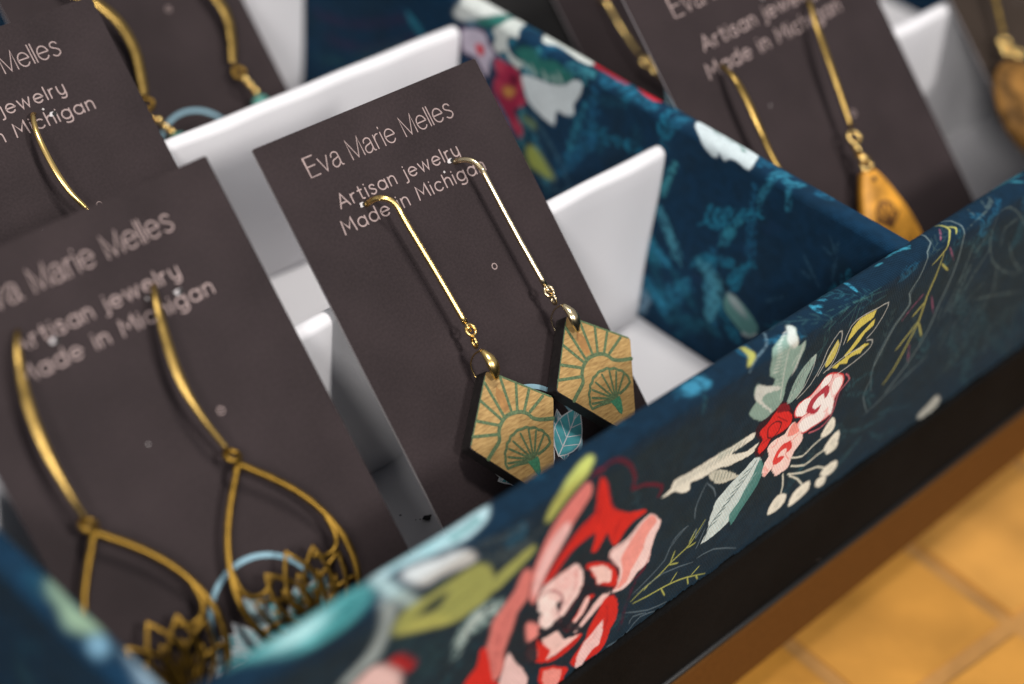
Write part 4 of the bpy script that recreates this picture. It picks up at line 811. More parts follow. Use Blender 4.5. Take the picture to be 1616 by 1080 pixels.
["l",[62,92,88],0.8,0,0.24,0,[-31.37,33.21,-31.3,34.31,-31.24,35.41]],
["l",[62,92,88],0.8,0,0.24,0,[-30.75,34.12,-30.7,35.13,-30.65,36.13]],
["l",[62,92,88],0.8,0,0.24,0,[-30.14,35.02,-30.11,35.94,-30.07,36.86]],
["l",[62,92,88],0.8,0,0.24,0,[-29.53,35.93,-29.51,36.76,-29.49,37.58]],
["l",[62,92,88],0.8,0,0.24,0,[-28.92,36.84,-28.91,37.57,-28.9,38.3]],
["l",[62,92,88],0.8,0,0.24,0,[-28.31,37.74,-28.32,38.39,-28.32,39.03]],
["l",[56,100,102],0.55,0.12,0.3,1,[-7.76,44.28,-12.81,45.46,-18.43,46.46,-21.79,46.02,-23.85,45.32]],
["l",[56,100,102],0.55,0.12,0.3,1,[-17.28,45.61,-17.72,43.3,-18.17,40.97]],
["l",[56,100,102],0.55,0.12,0.3,1,[-19.3,46.57,-22.49,44.97,-25.66,43.39]],
["l",[56,100,102],0.55,0.12,0.3,1,[-15.89,45.26,-16.21,43.2,-16.53,41.13]],
["l",[56,100,102],0.55,0.12,0.3,1,[-10.17,46.04,-12.95,46.19,-16.29,46.39,-19.05,46.6,-21.04,46.77]],
["l",[56,100,102],0.55,0.12,0.3,1,[-14.42,47.08,-16.14,46.02,-18.26,44.82,-20.18,44.07,-21.6,43.6]],
["l",[56,100,102],0.55,0.12,0.3,1,[-15.78,46.15,-19.89,46.4,-24.22,46.43,-25.89,45.61,-26.52,44.75]],
["l",[56,100,102],0.55,0.12,0.3,1,[-12.83,45.07,-14.41,45.66,-17.18,46.5,-21.86,47.5,-25.13,48.1]],
["l",[56,100,102],0.55,0.12,0.3,1,[-26.86,39.56,-25.78,39.87,-24.65,40.36,-24.33,41.11,-24.3,41.77]],
["l",[56,100,102],0.55,0.12,0.3,1,[-25.66,43.39,-25.28,41.94,-25.02,40.22,-25.46,38.99,-25.99,38.16]],
["l",[56,100,102],0.55,0.12,0.3,1,[-7.71,42.98,-10.24,43.2,-13.02,43.26,-14.42,42.68,-15.16,42.06]],
["l",[56,100,102],0.55,0.12,0.3,1,[-21.41,46.64,-23.02,45.99,-24.58,45.05,-24.58,43.76,-24.18,42.66]],
["p",[198,190,98],1,0.05,[-22.84,34.93,-22.83,35.79,-22.62,36.76,-22.11,37.66,-21.52,38.47,-21.06,39.22,-20.64,39.56,-20.15,38.95,-19.82,37.94,-19.91,36.88,-20.21,35.87,-20.59,35.17,-21.08,34.68,-21.7,34.35,-22.28,34.25,-22.65,34.45]],
["p",[204,194,92],1,0.05,[-17.19,38.18,-16.63,40.22,-14.88,41.29,-11.79,41.08,-9.89,40.87,-10.27,39.31,-12.37,39.1,-14.42,38.81,-16.19,37.74,-17.36,37.19]],
["p",[204,194,92],1,0.05,[-17.17,34.19,-15.35,35.37,-13.71,36.84,-11.16,38.19,-9.54,38.76,-9.43,37.28,-11.89,36.59,-13.14,35.25,-14.93,34.17,-16.41,33.47]],
["p",[204,194,92],1,0.05,[-20.35,33.16,-16.84,33.5,-13.87,33.64,-10.87,33.78,-9.07,32.95,-10.94,32.76,-11.54,32.0,-13.97,32.7,-15.17,32.64,-15.32,31.6,-17.85,32.7,-18.51,32.11]],
["l",[198,202,196],0.9,0.02,0.2,0,[-29.47,31.05,-27.97,31.52,-26.19,32.43,-24.92,34.04,-23.98,35.84,-23.64,37.32,-23.27,38.7,-22.09,40.31,-20.84,41.39,-20.09,41.13,-19.64,40.1,-19.47,38.4,-19.59,36.53,-20.08,35.03,-20.81,33.89,-21.83,33.39,-22.69,33.22]],
["l",[198,202,196],0.9,0.02,0.2,0,[-18.36,37.36,-18.02,39.07,-17.29,40.86,-15.92,41.46,-14.12,41.56,-11.88,41.37,-9.61,41.06,-7.62,40.99,-6.24,40.74,-6.09,39.87,-6.49,38.85,-6.89,38.08,-7.43,37.35,-8.1,36.51,-8.87,35.76,-9.83,35.23,-10.62,34.91]],
["l",[198,202,196],0.9,0.02,0.2,0,[-10.39,34.27,-9.42,33.95,-8.45,33.44,-8.14,32.67,-8.41,31.89,-9.55,31.34,-11.16,30.94,-13.04,30.68,-14.95,30.54,-16.69,30.49,-17.95,30.5]],
["l",[198,202,196],0.9,0.02,0.2,0,[-21.43,33.22,-19.36,33.68,-16.6,34.03,-13.56,33.69,-11.11,33.24]],
["l",[198,202,196],0.9,0.02,0.2,0,[-24.45,33.48,-23.6,34.77,-22.49,36.37,-21.32,37.8,-20.4,38.87]],
["p",[172,172,88],0.95,0.25,[-44.32,52.28,-44.04,51.83,-43.81,51.01,-43.73,50.28,-43.75,49.52,-43.84,48.67,-44.15,47.93,-44.91,47.48,-45.6,47.18,-46.17,46.97,-46.81,47.19,-46.25,47.93,-45.32,48.86,-44.98,49.85,-44.79,50.82,-44.56,51.75]],
["l",[120,150,165],0.5,0.3,0.5,0,[-37.82,52.6,-38.12,51.85,-38.69,50.83,-39.65,49.7,-40.9,48.7,-42.33,48.21,-43.99,47.8,-45.71,46.86,-46.43,45.84]],
["l",[98,118,124],0.7,0.1,0.3,1,[2.17,40.63,1.57,39.91,1.05,38.86,1.46,37.62,1.62,36.29,0.23,35.11,-1.51,33.81,-2.74,32.07,-3.76,30.23,-4.66,28.63,-5.23,26.9,-5.23,24.57,-4.87,22.24,-4.15,20.36,-3.47,19.06]],
["l",[98,118,124],0.7,0.1,0.3,1,[15.26,17.86,12.29,17.14,8.63,16.25,5.81,15.6,2.96,14.94,-0.82,14.0,-3.87,13.24]],
["l",[98,118,124],0.7,0.1,0.3,1,[-4.87,22.24,-5.6,20.96,-5.95,18.98,-4.43,15.98,-2.76,13.35]],
["l",[38,78,88],0.5,0.6,0.9,1,[-12.39,24.48,-10.48,24.8,-8.12,24.98,-6.06,24.42,-4.53,23.8]],
["l",[38,78,88],0.5,0.6,0.9,1,[-13.28,23.23,-10.72,22.08,-7.38,20.44,-4.03,18.32,-1.38,16.54]],
["l",[38,78,88],0.5,0.6,0.9,1,[-9.3,20.77,-6.82,19.96,-4.32,19.51,-4.08,20.87,-4.46,22.38]],
["l",[38,78,88],0.5,0.6,0.9,1,[-4.82,18.37,-3.4,16.38,-1.97,14.35]],
["l",[38,78,88],0.5,0.6,0.9,1,[1.8,10.5,3.9,10.11,6.32,9.87,7.8,10.47,8.72,11.14]],
["l",[38,78,88],0.5,0.6,0.9,1,[-11.2,13.35,-7.59,11.51,-2.98,9.49,1.28,8.64,4.53,8.27]],
["l",[38,78,88],0.5,0.6,0.9,1,[0.29,6.94,2.73,4.65,5.8,2.37,8.51,2.26,10.52,2.74]],
["l",[176,174,92],0.92,0.08,0.42,1,[11.54,51.9,12.14,51.0,12.59,49.86,12.35,48.88,11.39,47.9,10.4,46.59,9.82,45.1,8.02,43.95,6.28,43.19]],
["l",[176,174,92],0.92,0.08,0.42,1,[12.75,49.74,13.38,49.16,13.89,48.45,13.52,47.8,13.05,47.3]],
["l",[176,174,92],0.92,0.08,0.42,1,[9.48,44.32,9.24,42.12,8.86,39.43,8.28,37.58,7.74,35.66,7.6,32.91,7.34,30.02,6.42,27.48,5.24,25.12,4.09,22.8,2.88,20.8,1.48,19.41,0.38,18.56]],
["l",[176,174,92],0.92,0.08,0.42,1,[9.88,41.8,11.43,40.39,13.0,38.97]],
["l",[176,174,92],0.92,0.08,0.42,1,[7.64,34.26,5.99,33.35,4.34,32.45]],
["l",[176,174,92],0.92,0.08,0.42,1,[7.04,29.92,4.29,27.95,1.55,25.98]],
["l",[176,174,92],0.92,0.08,0.42,1,[7.59,29.41,8.88,27.24,10.18,25.06]],
["l",[150,82,110],0.75,0.12,0.4,1,[11.01,50.25,9.73,49.06,8.47,47.88]],
["l",[150,82,110],0.75,0.12,0.4,1,[10.99,45.05,12.56,42.9,14.15,40.73]],
["l",[150,82,110],0.75,0.12,0.4,1,[9.42,34.86,10.83,32.2,12.27,29.5]],
["l",[150,82,110],0.75,0.12,0.4,1,[6.53,36.94,4.89,36.1,2.97,35.03,1.62,34.02,0.71,33.24]],
["l",[150,82,110],0.75,0.12,0.4,1,[6.26,25.11,6.99,22.69,7.72,20.24]],
["l",[112,130,132],0.8,0.1,0.32,0,[7.24,51.91,7.02,50.45,6.18,48.67,3.99,47.35,3.65,45.54,3.23,43.61,2.53,41.87,1.36,40.66,0.52,39.52,1.39,38.02,2.09,36.41,0.66,34.89,-1.26,33.24,-2.55,31.15,-3.59,29.06,-4.44,27.2,-5.0,25.86]],
["l",[112,130,132],0.8,0.1,0.32,0,[13.65,51.95,14.95,50.28,15.42,48.1,15.38,45.49,15.72,42.49,15.8,39.67,15.4,36.91,14.58,34.2,13.6,31.43,12.99,28.36,12.04,25.24,10.0,22.2,7.49,19.44,4.55,17.13,2.18,15.55]],
["l",[88,106,106],0.55,0.25,0.5,1,[27.49,45.9,28.65,46.01,30.53,45.57,33.31,43.69,36.32,41.22,39.03,38.49,41.02,36.28]],
["l",[88,106,106],0.55,0.25,0.5,1,[26.88,45.69,26.36,43.66,26.38,40.67,27.89,36.95,30.76,32.87,35.85,28.56,41.21,25.1,44.71,24.34,46.87,24.59]],
["l",[88,106,106],0.55,0.25,0.5,1,[35.56,35.19,36.86,33.07,38.87,30.23,41.88,27.13,44.53,24.62]],
["l",[88,106,106],0.55,0.25,0.5,1,[36.62,40.61,34.07,40.73,31.6,40.33,31.54,38.27,32.11,36.22]],
["l",[88,106,106],0.55,0.25,0.5,1,[25.2,41.66,23.91,40.61,22.35,38.59,21.27,34.8,20.17,30.8,18.56,28.02,17.21,26.23]],
["l",[88,106,106],0.55,0.25,0.5,1,[20.38,41.38,19.95,37.86,19.08,33.27,17.28,28.63,15.63,24.99]],
["l",[88,106,106],0.55,0.25,0.5,1,[28.43,37.84,26.66,35.73,24.24,32.87,21.39,29.54,19.07,26.84]],
["l",[88,106,106],0.55,0.25,0.5,1,[16.54,46.82,18.64,47.14,21.55,47.58,24.31,48.18,26.46,48.94,27.19,50.0,27.3,50.88]],
["l",[88,106,106],0.55,0.25,0.5,1,[20.75,50.73,20.36,49.55,19.97,48.38]],
["l",[88,106,106],0.55,0.25,0.5,1,[25.71,51.23,24.62,49.88,23.97,48.7,25.54,49.19,27.35,49.99]],
["l",[88,106,106],0.55,0.25,0.5,1,[32.63,32.03,34.04,28.25,34.99,23.87,33.14,21.19,31.0,19.56]],
["l",[88,106,106],0.55,0.25,0.5,1,[48.91,17.36,42.67,19.81,35.61,22.55,30.82,24.23,27.68,25.26]],
["l",[70,88,90],0.43058124916635426,0.25,0.5089645011589757,1,[39.55,16.26,39.26,14.44,39.13,11.82,39.75,8.33,40.43,5.38]],
["l",[70,88,90],0.2283014911632861,0.25,0.5653151721127179,1,[15.07,33.07,14.83,31.68,14.68,29.69,15.06,27.08,15.49,24.87]],
["l",[70,88,90],0.2541824501159621,0.25,0.25458996635611575,1,[28.19,31.0,27.22,29.99,26.21,28.47,25.98,26.24,25.99,24.32]],
["l",[70,88,90],0.2346918545997258,0.25,0.5290014470009216,1,[28.59,18.19,27.73,17.54,26.83,16.52,26.53,14.96,26.45,13.6]],
["l",[70,88,90],0.2538702923061831,0.25,0.32330973387329126,1,[32.27,31.35,30.5,30.39,28.59,28.85,27.82,26.37,27.5,24.19]],
["l",[70,88,90],0.3694576193126481,0.25,0.4387282141047837,1,[55.71,5.81,54.42,4.37,53.13,2.17,52.99,-1.1,53.18,-3.95]],
["l",[70,88,90],0.27469722446346695,0.25,0.5628095871517674,1,[26.12,18.92,25.63,17.22,25.24,14.74,25.61,11.41,26.1,8.57]],
["l",[70,88,90],0.3507774993519136,0.25,0.35547568526931184,1,[23.51,34.6,21.57,34.58,19.38,34.35,18.09,33.51,17.3,32.7]],
["l",[70,88,90],0.32018629665750975,0.25,0.5364813261264747,1,[16.28,28.63,14.82,28.16,13.22,27.33,12.41,25.84,11.99,24.52]],
["l",[70,88,90],0.2057163908131802,0.25,0.5912848471004823,1,[25.2,28.04,24.2,27.59,23.11,26.85,22.62,25.61,22.4,24.52]],
["l",[70,88,90],0.34462970726421865,0.25,0.3781645665446512,1,[45.81,11.19,43.89,10.3,41.82,8.83,40.98,6.33,40.64,4.11]],
["l",[70,88,90],0.38893410311282944,0.25,0.31878258467955284,1,[10.45,42.61,9.14,41.46,7.75,39.7,7.27,37.11,7.13,34.86]],
["l",[70,88,90],0.39390075367474886,0.25,0.433645637242592,1,[54.44,5.0,52.8,4.44,51.02,3.46,50.25,1.66,49.9,0.05]],
["l",[70,88,90],0.43645004626054595,0.25,0.26282105297998964,1,[20.62,25.24,20.25,23.64,19.99,21.33,20.38,18.25,20.86,15.64]],
["l",[70,88,90],0.43104940485694765,0.25,0.36898583431904564,1,[15.96,34.91,15.31,33.44,14.71,31.29,14.84,28.37,15.14,25.88]],
["l",[70,88,90],0.23721701115581215,0.25,0.2773686812772007,1,[31.68,28.17,30.03,27.88,28.21,27.3,27.24,26.07,26.71,24.95]],
["l",[70,88,90],0.3333826853402086,0.25,0.5953446880744935,1,[45.29,8.39,43.12,8.47,40.69,8.33,39.28,7.47,38.43,6.61]],
["l",[70,88,90],0.30543932047789735,0.25,0.4094827855217327,1,[25.84,32.24,25.1,30.87,24.41,28.85,24.49,26.06,24.74,23.67]],
["l",[70,88,90],0.23264295678828,0.25,0.5434502484088463,1,[20.5,22.15,18.59,21.69,16.47,20.82,15.37,19.13,14.77,17.6]],
["l",[70,88,90],0.30863879765010926,0.25,0.28732071339404064,1,[46.41,8.79,45.69,7.3,45.04,5.1,45.26,2.02,45.65,-0.62]],
["l",[70,88,90],0.41306316772343576,0.25,0.5997549818243137,1,[23.09,22.24,21.59,21.6,19.97,20.54,19.22,18.73,18.86,17.13]],
["l",[70,88,90],0.27275565428674375,0.25,0.41766485755080307,1,[49.93,17.0,48.9,15.75,47.87,13.87,47.79,11.13,47.96,8.75]],
["l",[70,88,90],0.3567412427387098,0.25,0.5859355592190376,1,[24.81,34.37,23.8,32.97,22.79,30.88,22.68,27.93,22.83,25.39]],
["l",[70,88,90],0.4168467016943255,0.25,0.5237066398697732,1,[30.29,28.33,28.3,28.1,26.09,27.57,24.87,26.31,24.17,25.14]],
["l",[70,88,90],0.38990968410987237,0.25,0.4824064557404181,1,[30.16,19.93,29.66,18.52,29.24,16.47,29.5,13.69,29.87,11.31]],
["l",[70,88,90],0.3727207390889251,0.25,0.5194116156051667,1,[29.34,21.88,27.81,21.21,26.16,20.09,25.43,18.2,25.09,16.52]],
["l",[70,88,90],0.3367477230238114,0.25,0.2540532299578663,1,[29.44,17.2,28.63,16.06,27.84,14.36,27.78,11.92,27.92,9.82]],
["l",[70,88,90],0.39940648666875556,0.25,0.47660293046961233,1,[24.89,24.63,23.91,23.36,22.92,21.45,22.78,18.71,22.89,16.35]],
["l",[70,88,90],0.4107198968016971,0.25,0.37251580300045484,1,[28.11,23.62,27.62,22.08,27.23,19.85,27.55,16.84,27.98,14.27]],
["l",[70,88,90],0.332335020192349,0.25,0.43134880065657477,1,[48.65,12.94,48.75,10.88,49.1,7.95,50.14,4.17,51.14,0.98]],
["l",[70,88,90],0.37992161898102295,0.25,0.4919989546954099,1,[23.61,22.14,23.26,20.91,22.99,19.14,23.25,16.77,23.6,14.76]],
["l",[70,88,90],0.30519800764073823,0.25,0.48294468021207215,1,[36.96,28.39,36.41,27.15,35.91,25.34,36.1,22.86,36.41,20.74]],
["l",[70,88,90],0.24000576694765727,0.25,0.2596677055095106,1,[39.98,15.41,39.23,14.05,38.54,12.04,38.65,9.22,38.94,6.8]],
["l",[70,88,90],0.21046542634529694,0.25,0.47080280670122665,1,[31.6,21.84,30.08,20.94,28.46,19.5,27.83,17.2,27.59,15.17]],
["l",[70,88,90],0.24538680330414672,0.25,0.3610727946370332,1,[28.07,31.43,25.96,31.4,23.59,31.15,22.21,30.22,21.37,29.32]],
["l",[70,88,90],0.34754110053994924,0.25,0.4641278827577229,1,[16.45,40.12,15.27,39.45,14.0,38.39,13.45,36.72,13.21,35.26]],
["l",[70,88,90],0.30251057868153086,0.25,0.34748482480309273,1,[26.91,19.26,24.84,18.95,22.54,18.28,21.3,16.78,20.6,15.4]],
["l",[70,88,90],0.22370541597768911,0.25,0.4647474319151331,1,[21.73,23.15,20.14,23.01,18.36,22.64,17.35,21.69,16.76,20.8]],
["l",[70,88,90],0.3047754816883109,0.25,0.5364826999247514,1,[31.98,27.53,31.3,25.96,30.69,23.66,30.91,20.5,31.3,17.8]],
["l",[70,88,90],0.34096478461666274,0.25,0.45857817481429297,1,[45.79,15.23,44.11,14.95,42.26,14.38,41.31,13.13,40.79,11.98]],
["l",[34,70,80],0.3,0.8,1.2868879144837333,1,[61.56,-7.5,60.61,-8.54,60.51,-10.47,63.89,-14.23,67.49,-17.69]],
["l",[34,70,80],0.3,0.8,0.8007579826227058,1,[36.03,7.4,35.13,6.42,34.97,4.66,37.88,1.29,40.98,-1.79]],
["l",[34,70,80],0.3,0.8,1.2921344312395073,1,[22.77,21.77,21.91,20.85,21.72,19.21,24.36,16.14,27.19,13.34]],
["l",[34,70,80],0.3,0.8,1.5130254242676167,1,[24.74,19.34,23.87,18.4,23.69,16.74,26.37,13.62,29.24,10.78]],
["l",[34,70,80],0.3,0.8,0.9810686915720117,1,[30.49,21.14,29.62,20.2,29.45,18.53,32.21,15.41,35.15,12.57]],
["l",[34,70,80],0.3,0.8,1.1038244270318243,1,[34.92,6.03,34.02,5.05,33.85,3.29,36.75,-0.1,39.84,-3.2]],
["l",[34,70,80],0.3,0.8,1.2766479825612933,1,[60.79,-5.69,59.84,-6.73,59.73,-8.64,63.1,-12.36,66.67,-15.8]],
["l",[34,70,80],0.3,0.8,1.1970444038573997,1,[33.85,6.36,32.95,5.39,32.79,3.63,35.66,0.26,38.74,-2.83]],
["l",[34,70,80],0.3,0.8,1.5874212104528453,1,[30.4,23.79,29.53,22.86,29.36,21.2,32.1,18.12,35.03,15.32]],
["l",[34,70,80],0.3,0.8,1.1815485598073896,1,[32.7,23.46,31.83,22.52,31.67,20.86,34.44,17.76,37.41,14.94]],
["l",[34,70,80],0.3,0.8,1.1547741070121544,1,[23.98,19.89,23.11,18.96,22.93,17.3,25.59,14.2,28.45,11.36]],
["l",[34,70,80],0.3,0.8,1.461444243147307,1,[32.28,11.99,31.4,11.03,31.23,9.31,34.05,6.04,37.07,3.04]],
["l",[34,70,80],0.3,0.8,1.0190300955979332,1,[19.09,24.33,18.24,23.41,18.04,21.79,20.62,18.78,23.38,16.04]],
["l",[34,70,80],0.3,0.8,0.9965281456119943,1,[57.45,-0.61,56.51,-1.63,56.4,-3.5,59.68,-7.12,63.17,-10.45]],
["l",[34,70,80],0.3,0.8,1.5910601632936516,1,[23.08,30.95,22.23,30.04,22.05,28.44,24.65,25.51,27.43,22.85]],
["l",[34,70,80],0.3,0.8,1.1797051401032155,1,[29.9,17.3,29.03,16.36,28.85,14.67,31.62,11.49,34.57,8.59]],
["l",[34,70,80],0.3,0.8,1.3947785907685923,1,[42.98,11.0,42.08,10.02,41.93,8.26,44.92,4.91,48.11,1.84]],
["l",[34,70,80],0.3,0.8,1.0405518071791378,1,[25.66,15.81,24.79,14.87,24.6,13.19,27.31,10.01,30.21,7.11]],
["l",[34,70,80],0.3,0.8,1.03745773274467,1,[34.91,21.26,34.03,20.31,33.87,18.63,36.69,15.49,39.7,12.62]],
["l",[34,70,80],0.3,0.8,1.088831506262788,1,[36.58,17.45,35.7,16.49,35.54,14.79,38.41,11.58,41.46,8.64]],
["l",[34,70,80],0.3,0.8,0.8291431307961711,1,[46.67,9.5,45.77,8.52,45.63,6.74,48.69,3.34,51.95,0.23]],
["l",[34,70,80],0.3,0.8,1.5332585758423845,1,[26.41,22.55,25.55,21.62,25.37,19.97,28.06,16.89,30.93,14.09]],
["l",[34,70,80],0.3,0.8,0.8116484131197366,1,[51.64,8.2,50.72,7.2,50.6,5.4,53.74,1.95,57.08,-1.2]],
["l",[34,70,80],0.3,0.8,1.2605134289802153,1,[45.48,14.05,44.58,13.07,44.44,11.32,47.46,8.01,50.67,4.97]],
["l",[34,70,80],0.3,0.8,1.185503249518233,1,[45.87,8.88,44.96,7.9,44.82,6.12,47.87,2.72,51.12,-0.4]],
["l",[34,70,80],0.3,0.8,1.1134925525327217,1,[50.05,12.88,49.14,11.9,49.01,10.13,52.11,6.77,55.4,3.7]],
["l",[58,140,160],0.75,0.25,0.7,1,[-3.97,51.55,-2.39,51.48,-0.53,51.27,0.8,50.72,1.7,50.2]],
["l",[58,140,160],0.75,0.25,0.7,1,[30.56,52.07,32.62,52.01,35.28,51.85,37.88,51.44,39.9,51.04]],
["l",[58,140,160],0.75,0.25,0.7,1,[35.32,50.94,36.4,50.04,37.47,49.13]],
["l",[58,140,160],0.75,0.25,0.7,1,[-8.0,50.92,-6.74,50.92,-5.48,50.92]],
["l",[56,146,176],0.8,0.3,0.8,1,[-25.84,51.67,-26.12,50.88,-26.39,49.91,-26.38,49.08,-26.3,48.46]],
["l",[56,146,176],0.8,0.3,0.8,1,[-23.71,51.57,-23.23,50.88,-22.75,50.19]],
["l",[56,146,176],0.8,0.3,0.8,1,[-15.89,51.89,-16.01,51.13,-16.16,50.15,-16.29,49.1,-16.38,48.26]],
["l",[56,146,176],0.8,0.3,0.8,1,[-2.66,52.24,-1.56,51.81,-0.14,51.31,1.27,50.97,2.37,50.74]],
["l",[56,146,176],0.8,0.3,0.8,1,[-26.36,50.51,-25.42,50.08,-24.47,49.65]],
["p",[58,134,164],0.8,0.7,[-59.21,51.09,-57.54,51.59,-55.97,51.61,-55.29,50.81,-55.06,49.75,-55.0,48.81,-55.48,48.1,-57.07,47.89,-58.87,48.03,-60.26,48.49,-61.0,49.19,-60.44,50.18]],
["p",[168,174,168],0.95,0.3,[18.54,0.83,19.71,1.47,21.58,1.97,23.05,2.74,24.43,3.07,25.91,2.06,26.79,0.65,26.14,-0.52,24.75,-1.4,23.03,-1.71,21.23,-1.48,19.47,-0.4]],
["l",[36,70,84],0.4,0.5,1.0,1,[26.79,8.99,30.98,8.05,36.62,7.21,42.84,7.56,47.88,8.14]],
["l",[36,70,84],0.4,0.5,1.0,1,[-7.03,9.7,-1.53,9.68,5.28,9.19,10.97,7.3,15.17,5.43]]],
"div":[
["p",[206,211,206],1,0.4,[112.07,42.99,111.42,44.8,110.25,46.86,110.92,48.26,111.3,49.92,109.62,53.2,107.2,55.78,105.1,54.89,103.04,53.28,100.82,53.32,99.18,53.25,99.04,51.7,99.64,49.88,100.7,48.76,101.73,47.61,103.23,46.23,105.0,44.86,107.15,43.62,109.22,42.73,111.03,42.48]],
["p",[42,108,98],1,0.5,[105.0,44.86,103.4,46.19,101.5,47.92,100.21,50.65,98.85,52.36,98.23,50.81,97.97,48.2,99.1,46.31,101.14,44.87,103.23,43.97,104.85,43.62,105.41,43.98]],
["p",[200,206,200],1,0.3,[97.95,50.91,97.51,52.29,96.87,53.11,96.03,53.37,95.2,52.77,94.75,50.64,94.19,48.19,93.45,46.73,93.4,45.82,94.55,45.51,95.73,45.18,96.12,44.11,95.97,42.9,95.23,41.91,94.11,41.15,92.56,40.93,91.35,40.71,91.42,39.77,92.2,38.99,93.56,39.19,95.03,39.85,95.94,40.95,96.64,41.72,97.16,40.88,97.76,39.88,99.03,39.95,100.05,40.57,99.73,41.82,99.27,43.12,99.96,43.7,100.52,44.29,99.91,45.46,98.66,46.86,98.17,48.88]],
["p",[92,24,70],0.8,0.5,[109.59,41.02,107.12,42.6,104.3,43.65,102.47,43.68,101.19,43.11,100.72,42.03,100.36,40.86,99.19,40.28,98.28,39.63,98.73,38.43,99.58,36.81,99.98,34.16,100.68,32.24,102.56,33.53,104.44,35.41,105.07,35.71,105.58,35.54,106.94,35.08,108.34,34.91,109.23,35.89,109.76,37.39,110.1,39.2]],
["p",[188,178,192],1,0.3,[108.72,40.76,106.88,41.94,104.74,42.71,103.2,42.85,102.06,42.49,101.63,41.53,101.25,40.45,100.0,39.89,99.01,39.29,99.46,38.29,100.26,36.93,100.39,34.59,100.76,32.88,102.29,33.99,103.9,35.66,104.52,36.02,105.07,36.0,106.41,35.76,107.75,35.73,108.53,36.55,108.95,37.77,109.16,39.27]],
["p",[200,46,58],1,0.3,[104.94,38.74,104.11,39.44,102.99,39.73,102.34,39.16,102.1,38.29,102.64,37.36,103.48,36.84,104.42,37.63]],
["p",[162,32,66],1,0.25,[98.69,38.56,97.21,38.79,95.43,38.77,94.01,38.89,92.7,38.75,91.31,37.95,90.27,36.82,90.28,35.42,90.43,34.07,89.69,33.35,89.16,32.69,89.92,31.55,91.02,30.41,92.06,29.73,92.48,29.01,91.02,27.82,89.38,26.46,89.1,24.85,89.44,23.67,90.19,23.78,91.33,24.55,92.85,25.77,94.45,27.12,95.76,28.09,96.93,29.08,98.17,30.32,98.94,31.73,98.36,33.45,97.69,35.03,98.29,35.92,99.0,36.64,99.14,37.68]],
["p",[205,72,92],0.8,0.4,[98.67,38.35,97.31,38.75,95.94,38.53,95.76,37.41,96.19,36.2,97.25,35.59,98.32,35.62,98.8,36.94]],
["p",[205,72,92],0.8,0.4,[98.58,33.26,97.93,34.16,97.06,34.44,96.45,33.47,96.21,32.15,96.83,31.03,97.67,30.53,98.31,31.72]],
["p",[205,72,92],0.8,0.4,[93.23,26.35,92.08,26.87,90.53,26.79,89.73,25.33,89.47,23.89,90.05,23.88,91.04,24.47,92.4,25.42]],
["p",[205,72,92],0.8,0.4,[93.16,38.09,92.08,37.86,90.84,36.99,90.85,35.71,91.37,34.96,92.45,36.47]],
["p",[205,72,92],0.8,0.4,[91.34,32.73,90.2,32.94,89.26,32.64,90.0,31.5,91.05,30.62,91.44,31.56]],
["p",[100,8,40],1,0.4,[94.58,36.52,93.37,37.41,92.03,37.75,91.6,36.87,91.74,35.67,92.66,34.69,93.73,34.26,94.45,35.22]],
["p",[205,150,72],1,0.4,[95.52,33.17,93.81,33.86,92.34,34.04,92.81,32.75,93.9,31.39,94.92,31.29,95.71,31.72,95.93,32.41]],
["p",[40,108,98],1,0.5,[94.28,42.38,93.2,43.61,91.39,44.82,89.74,45.46,88.31,45.6,87.76,44.77,87.03,44.05,84.84,44.84,82.55,45.73,81.39,45.53,80.37,45.05,78.5,44.85,77.18,44.44,77.81,43.35,79.39,42.08,81.42,40.86,83.78,39.96,86.29,39.9,88.61,40.26,90.16,40.86,91.47,41.53,93.23,41.88]],
["p",[206,214,214],1,0.25,[91.26,38.11,89.37,38.88,86.87,39.34,84.99,39.55,83.23,39.79,81.44,40.37,79.78,41.24,78.37,42.74,77.11,44.04,75.83,44.41,74.96,44.01,75.03,42.4,75.52,40.5,76.18,39.25,76.7,38.18,76.32,37.12,76.12,36.18,77.28,35.4,78.79,34.85,80.01,34.93,80.88,34.78,80.88,33.17,80.81,31.52,81.43,31.12,82.48,31.22,84.06,31.45,85.8,31.89,87.36,32.43,88.68,33.15,89.46,34.05,90.04,35.16,91.02,36.68]],
["l",[170,190,182],0.8,0.4,1.0,0,[93.55,40.98,92.7,40.72,91.86,40.47]],
["l",[170,190,182],0.8,0.4,1.0,0,[91.41,41.12,90.54,40.65,89.67,40.19]],
["l",[170,190,182],0.8,0.4,1.0,0,[88.78,41.49,88.11,40.5,87.43,39.51]],
["l",[170,190,182],0.8,0.4,1.0,0,[83.04,42.05,82.4,41.28,81.76,40.5]],
["l",[170,190,182],0.8,0.4,1.0,0,[81.64,43.16,81.0,42.39,80.36,41.61]],
["l",[170,190,182],0.8,0.4,1.0,0,[85.62,41.69,84.98,40.91,84.33,40.13]],
["p",[118,138,88],0.9,0.5,[90.05,29.31,88.07,29.53,85.97,29.32,85.53,28.4,85.98,27.5,87.43,27.43,89.02,27.78,89.98,28.57]],
["p",[170,180,84],0.95,0.5,[87.77,21.98,87.07,23.24,85.72,23.83,84.03,23.12,82.17,21.89,80.17,20.64,78.82,19.48,79.27,18.74,80.55,18.33,82.18,18.37,83.87,18.57,85.08,18.43,86.09,18.67,87.2,20.22]],
["l",[66,106,124],0.55,0.6,1.2,0,[87.31,31.13,84.86,29.15,81.8,26.68,79.16,24.7,76.91,22.81,75.45,20.64,74.6,18.95]],
["l",[66,106,124],0.55,0.6,1.2,0,[88.48,27.83,87.08,27.34,84.94,25.98,81.76,22.34,79.01,18.92]],
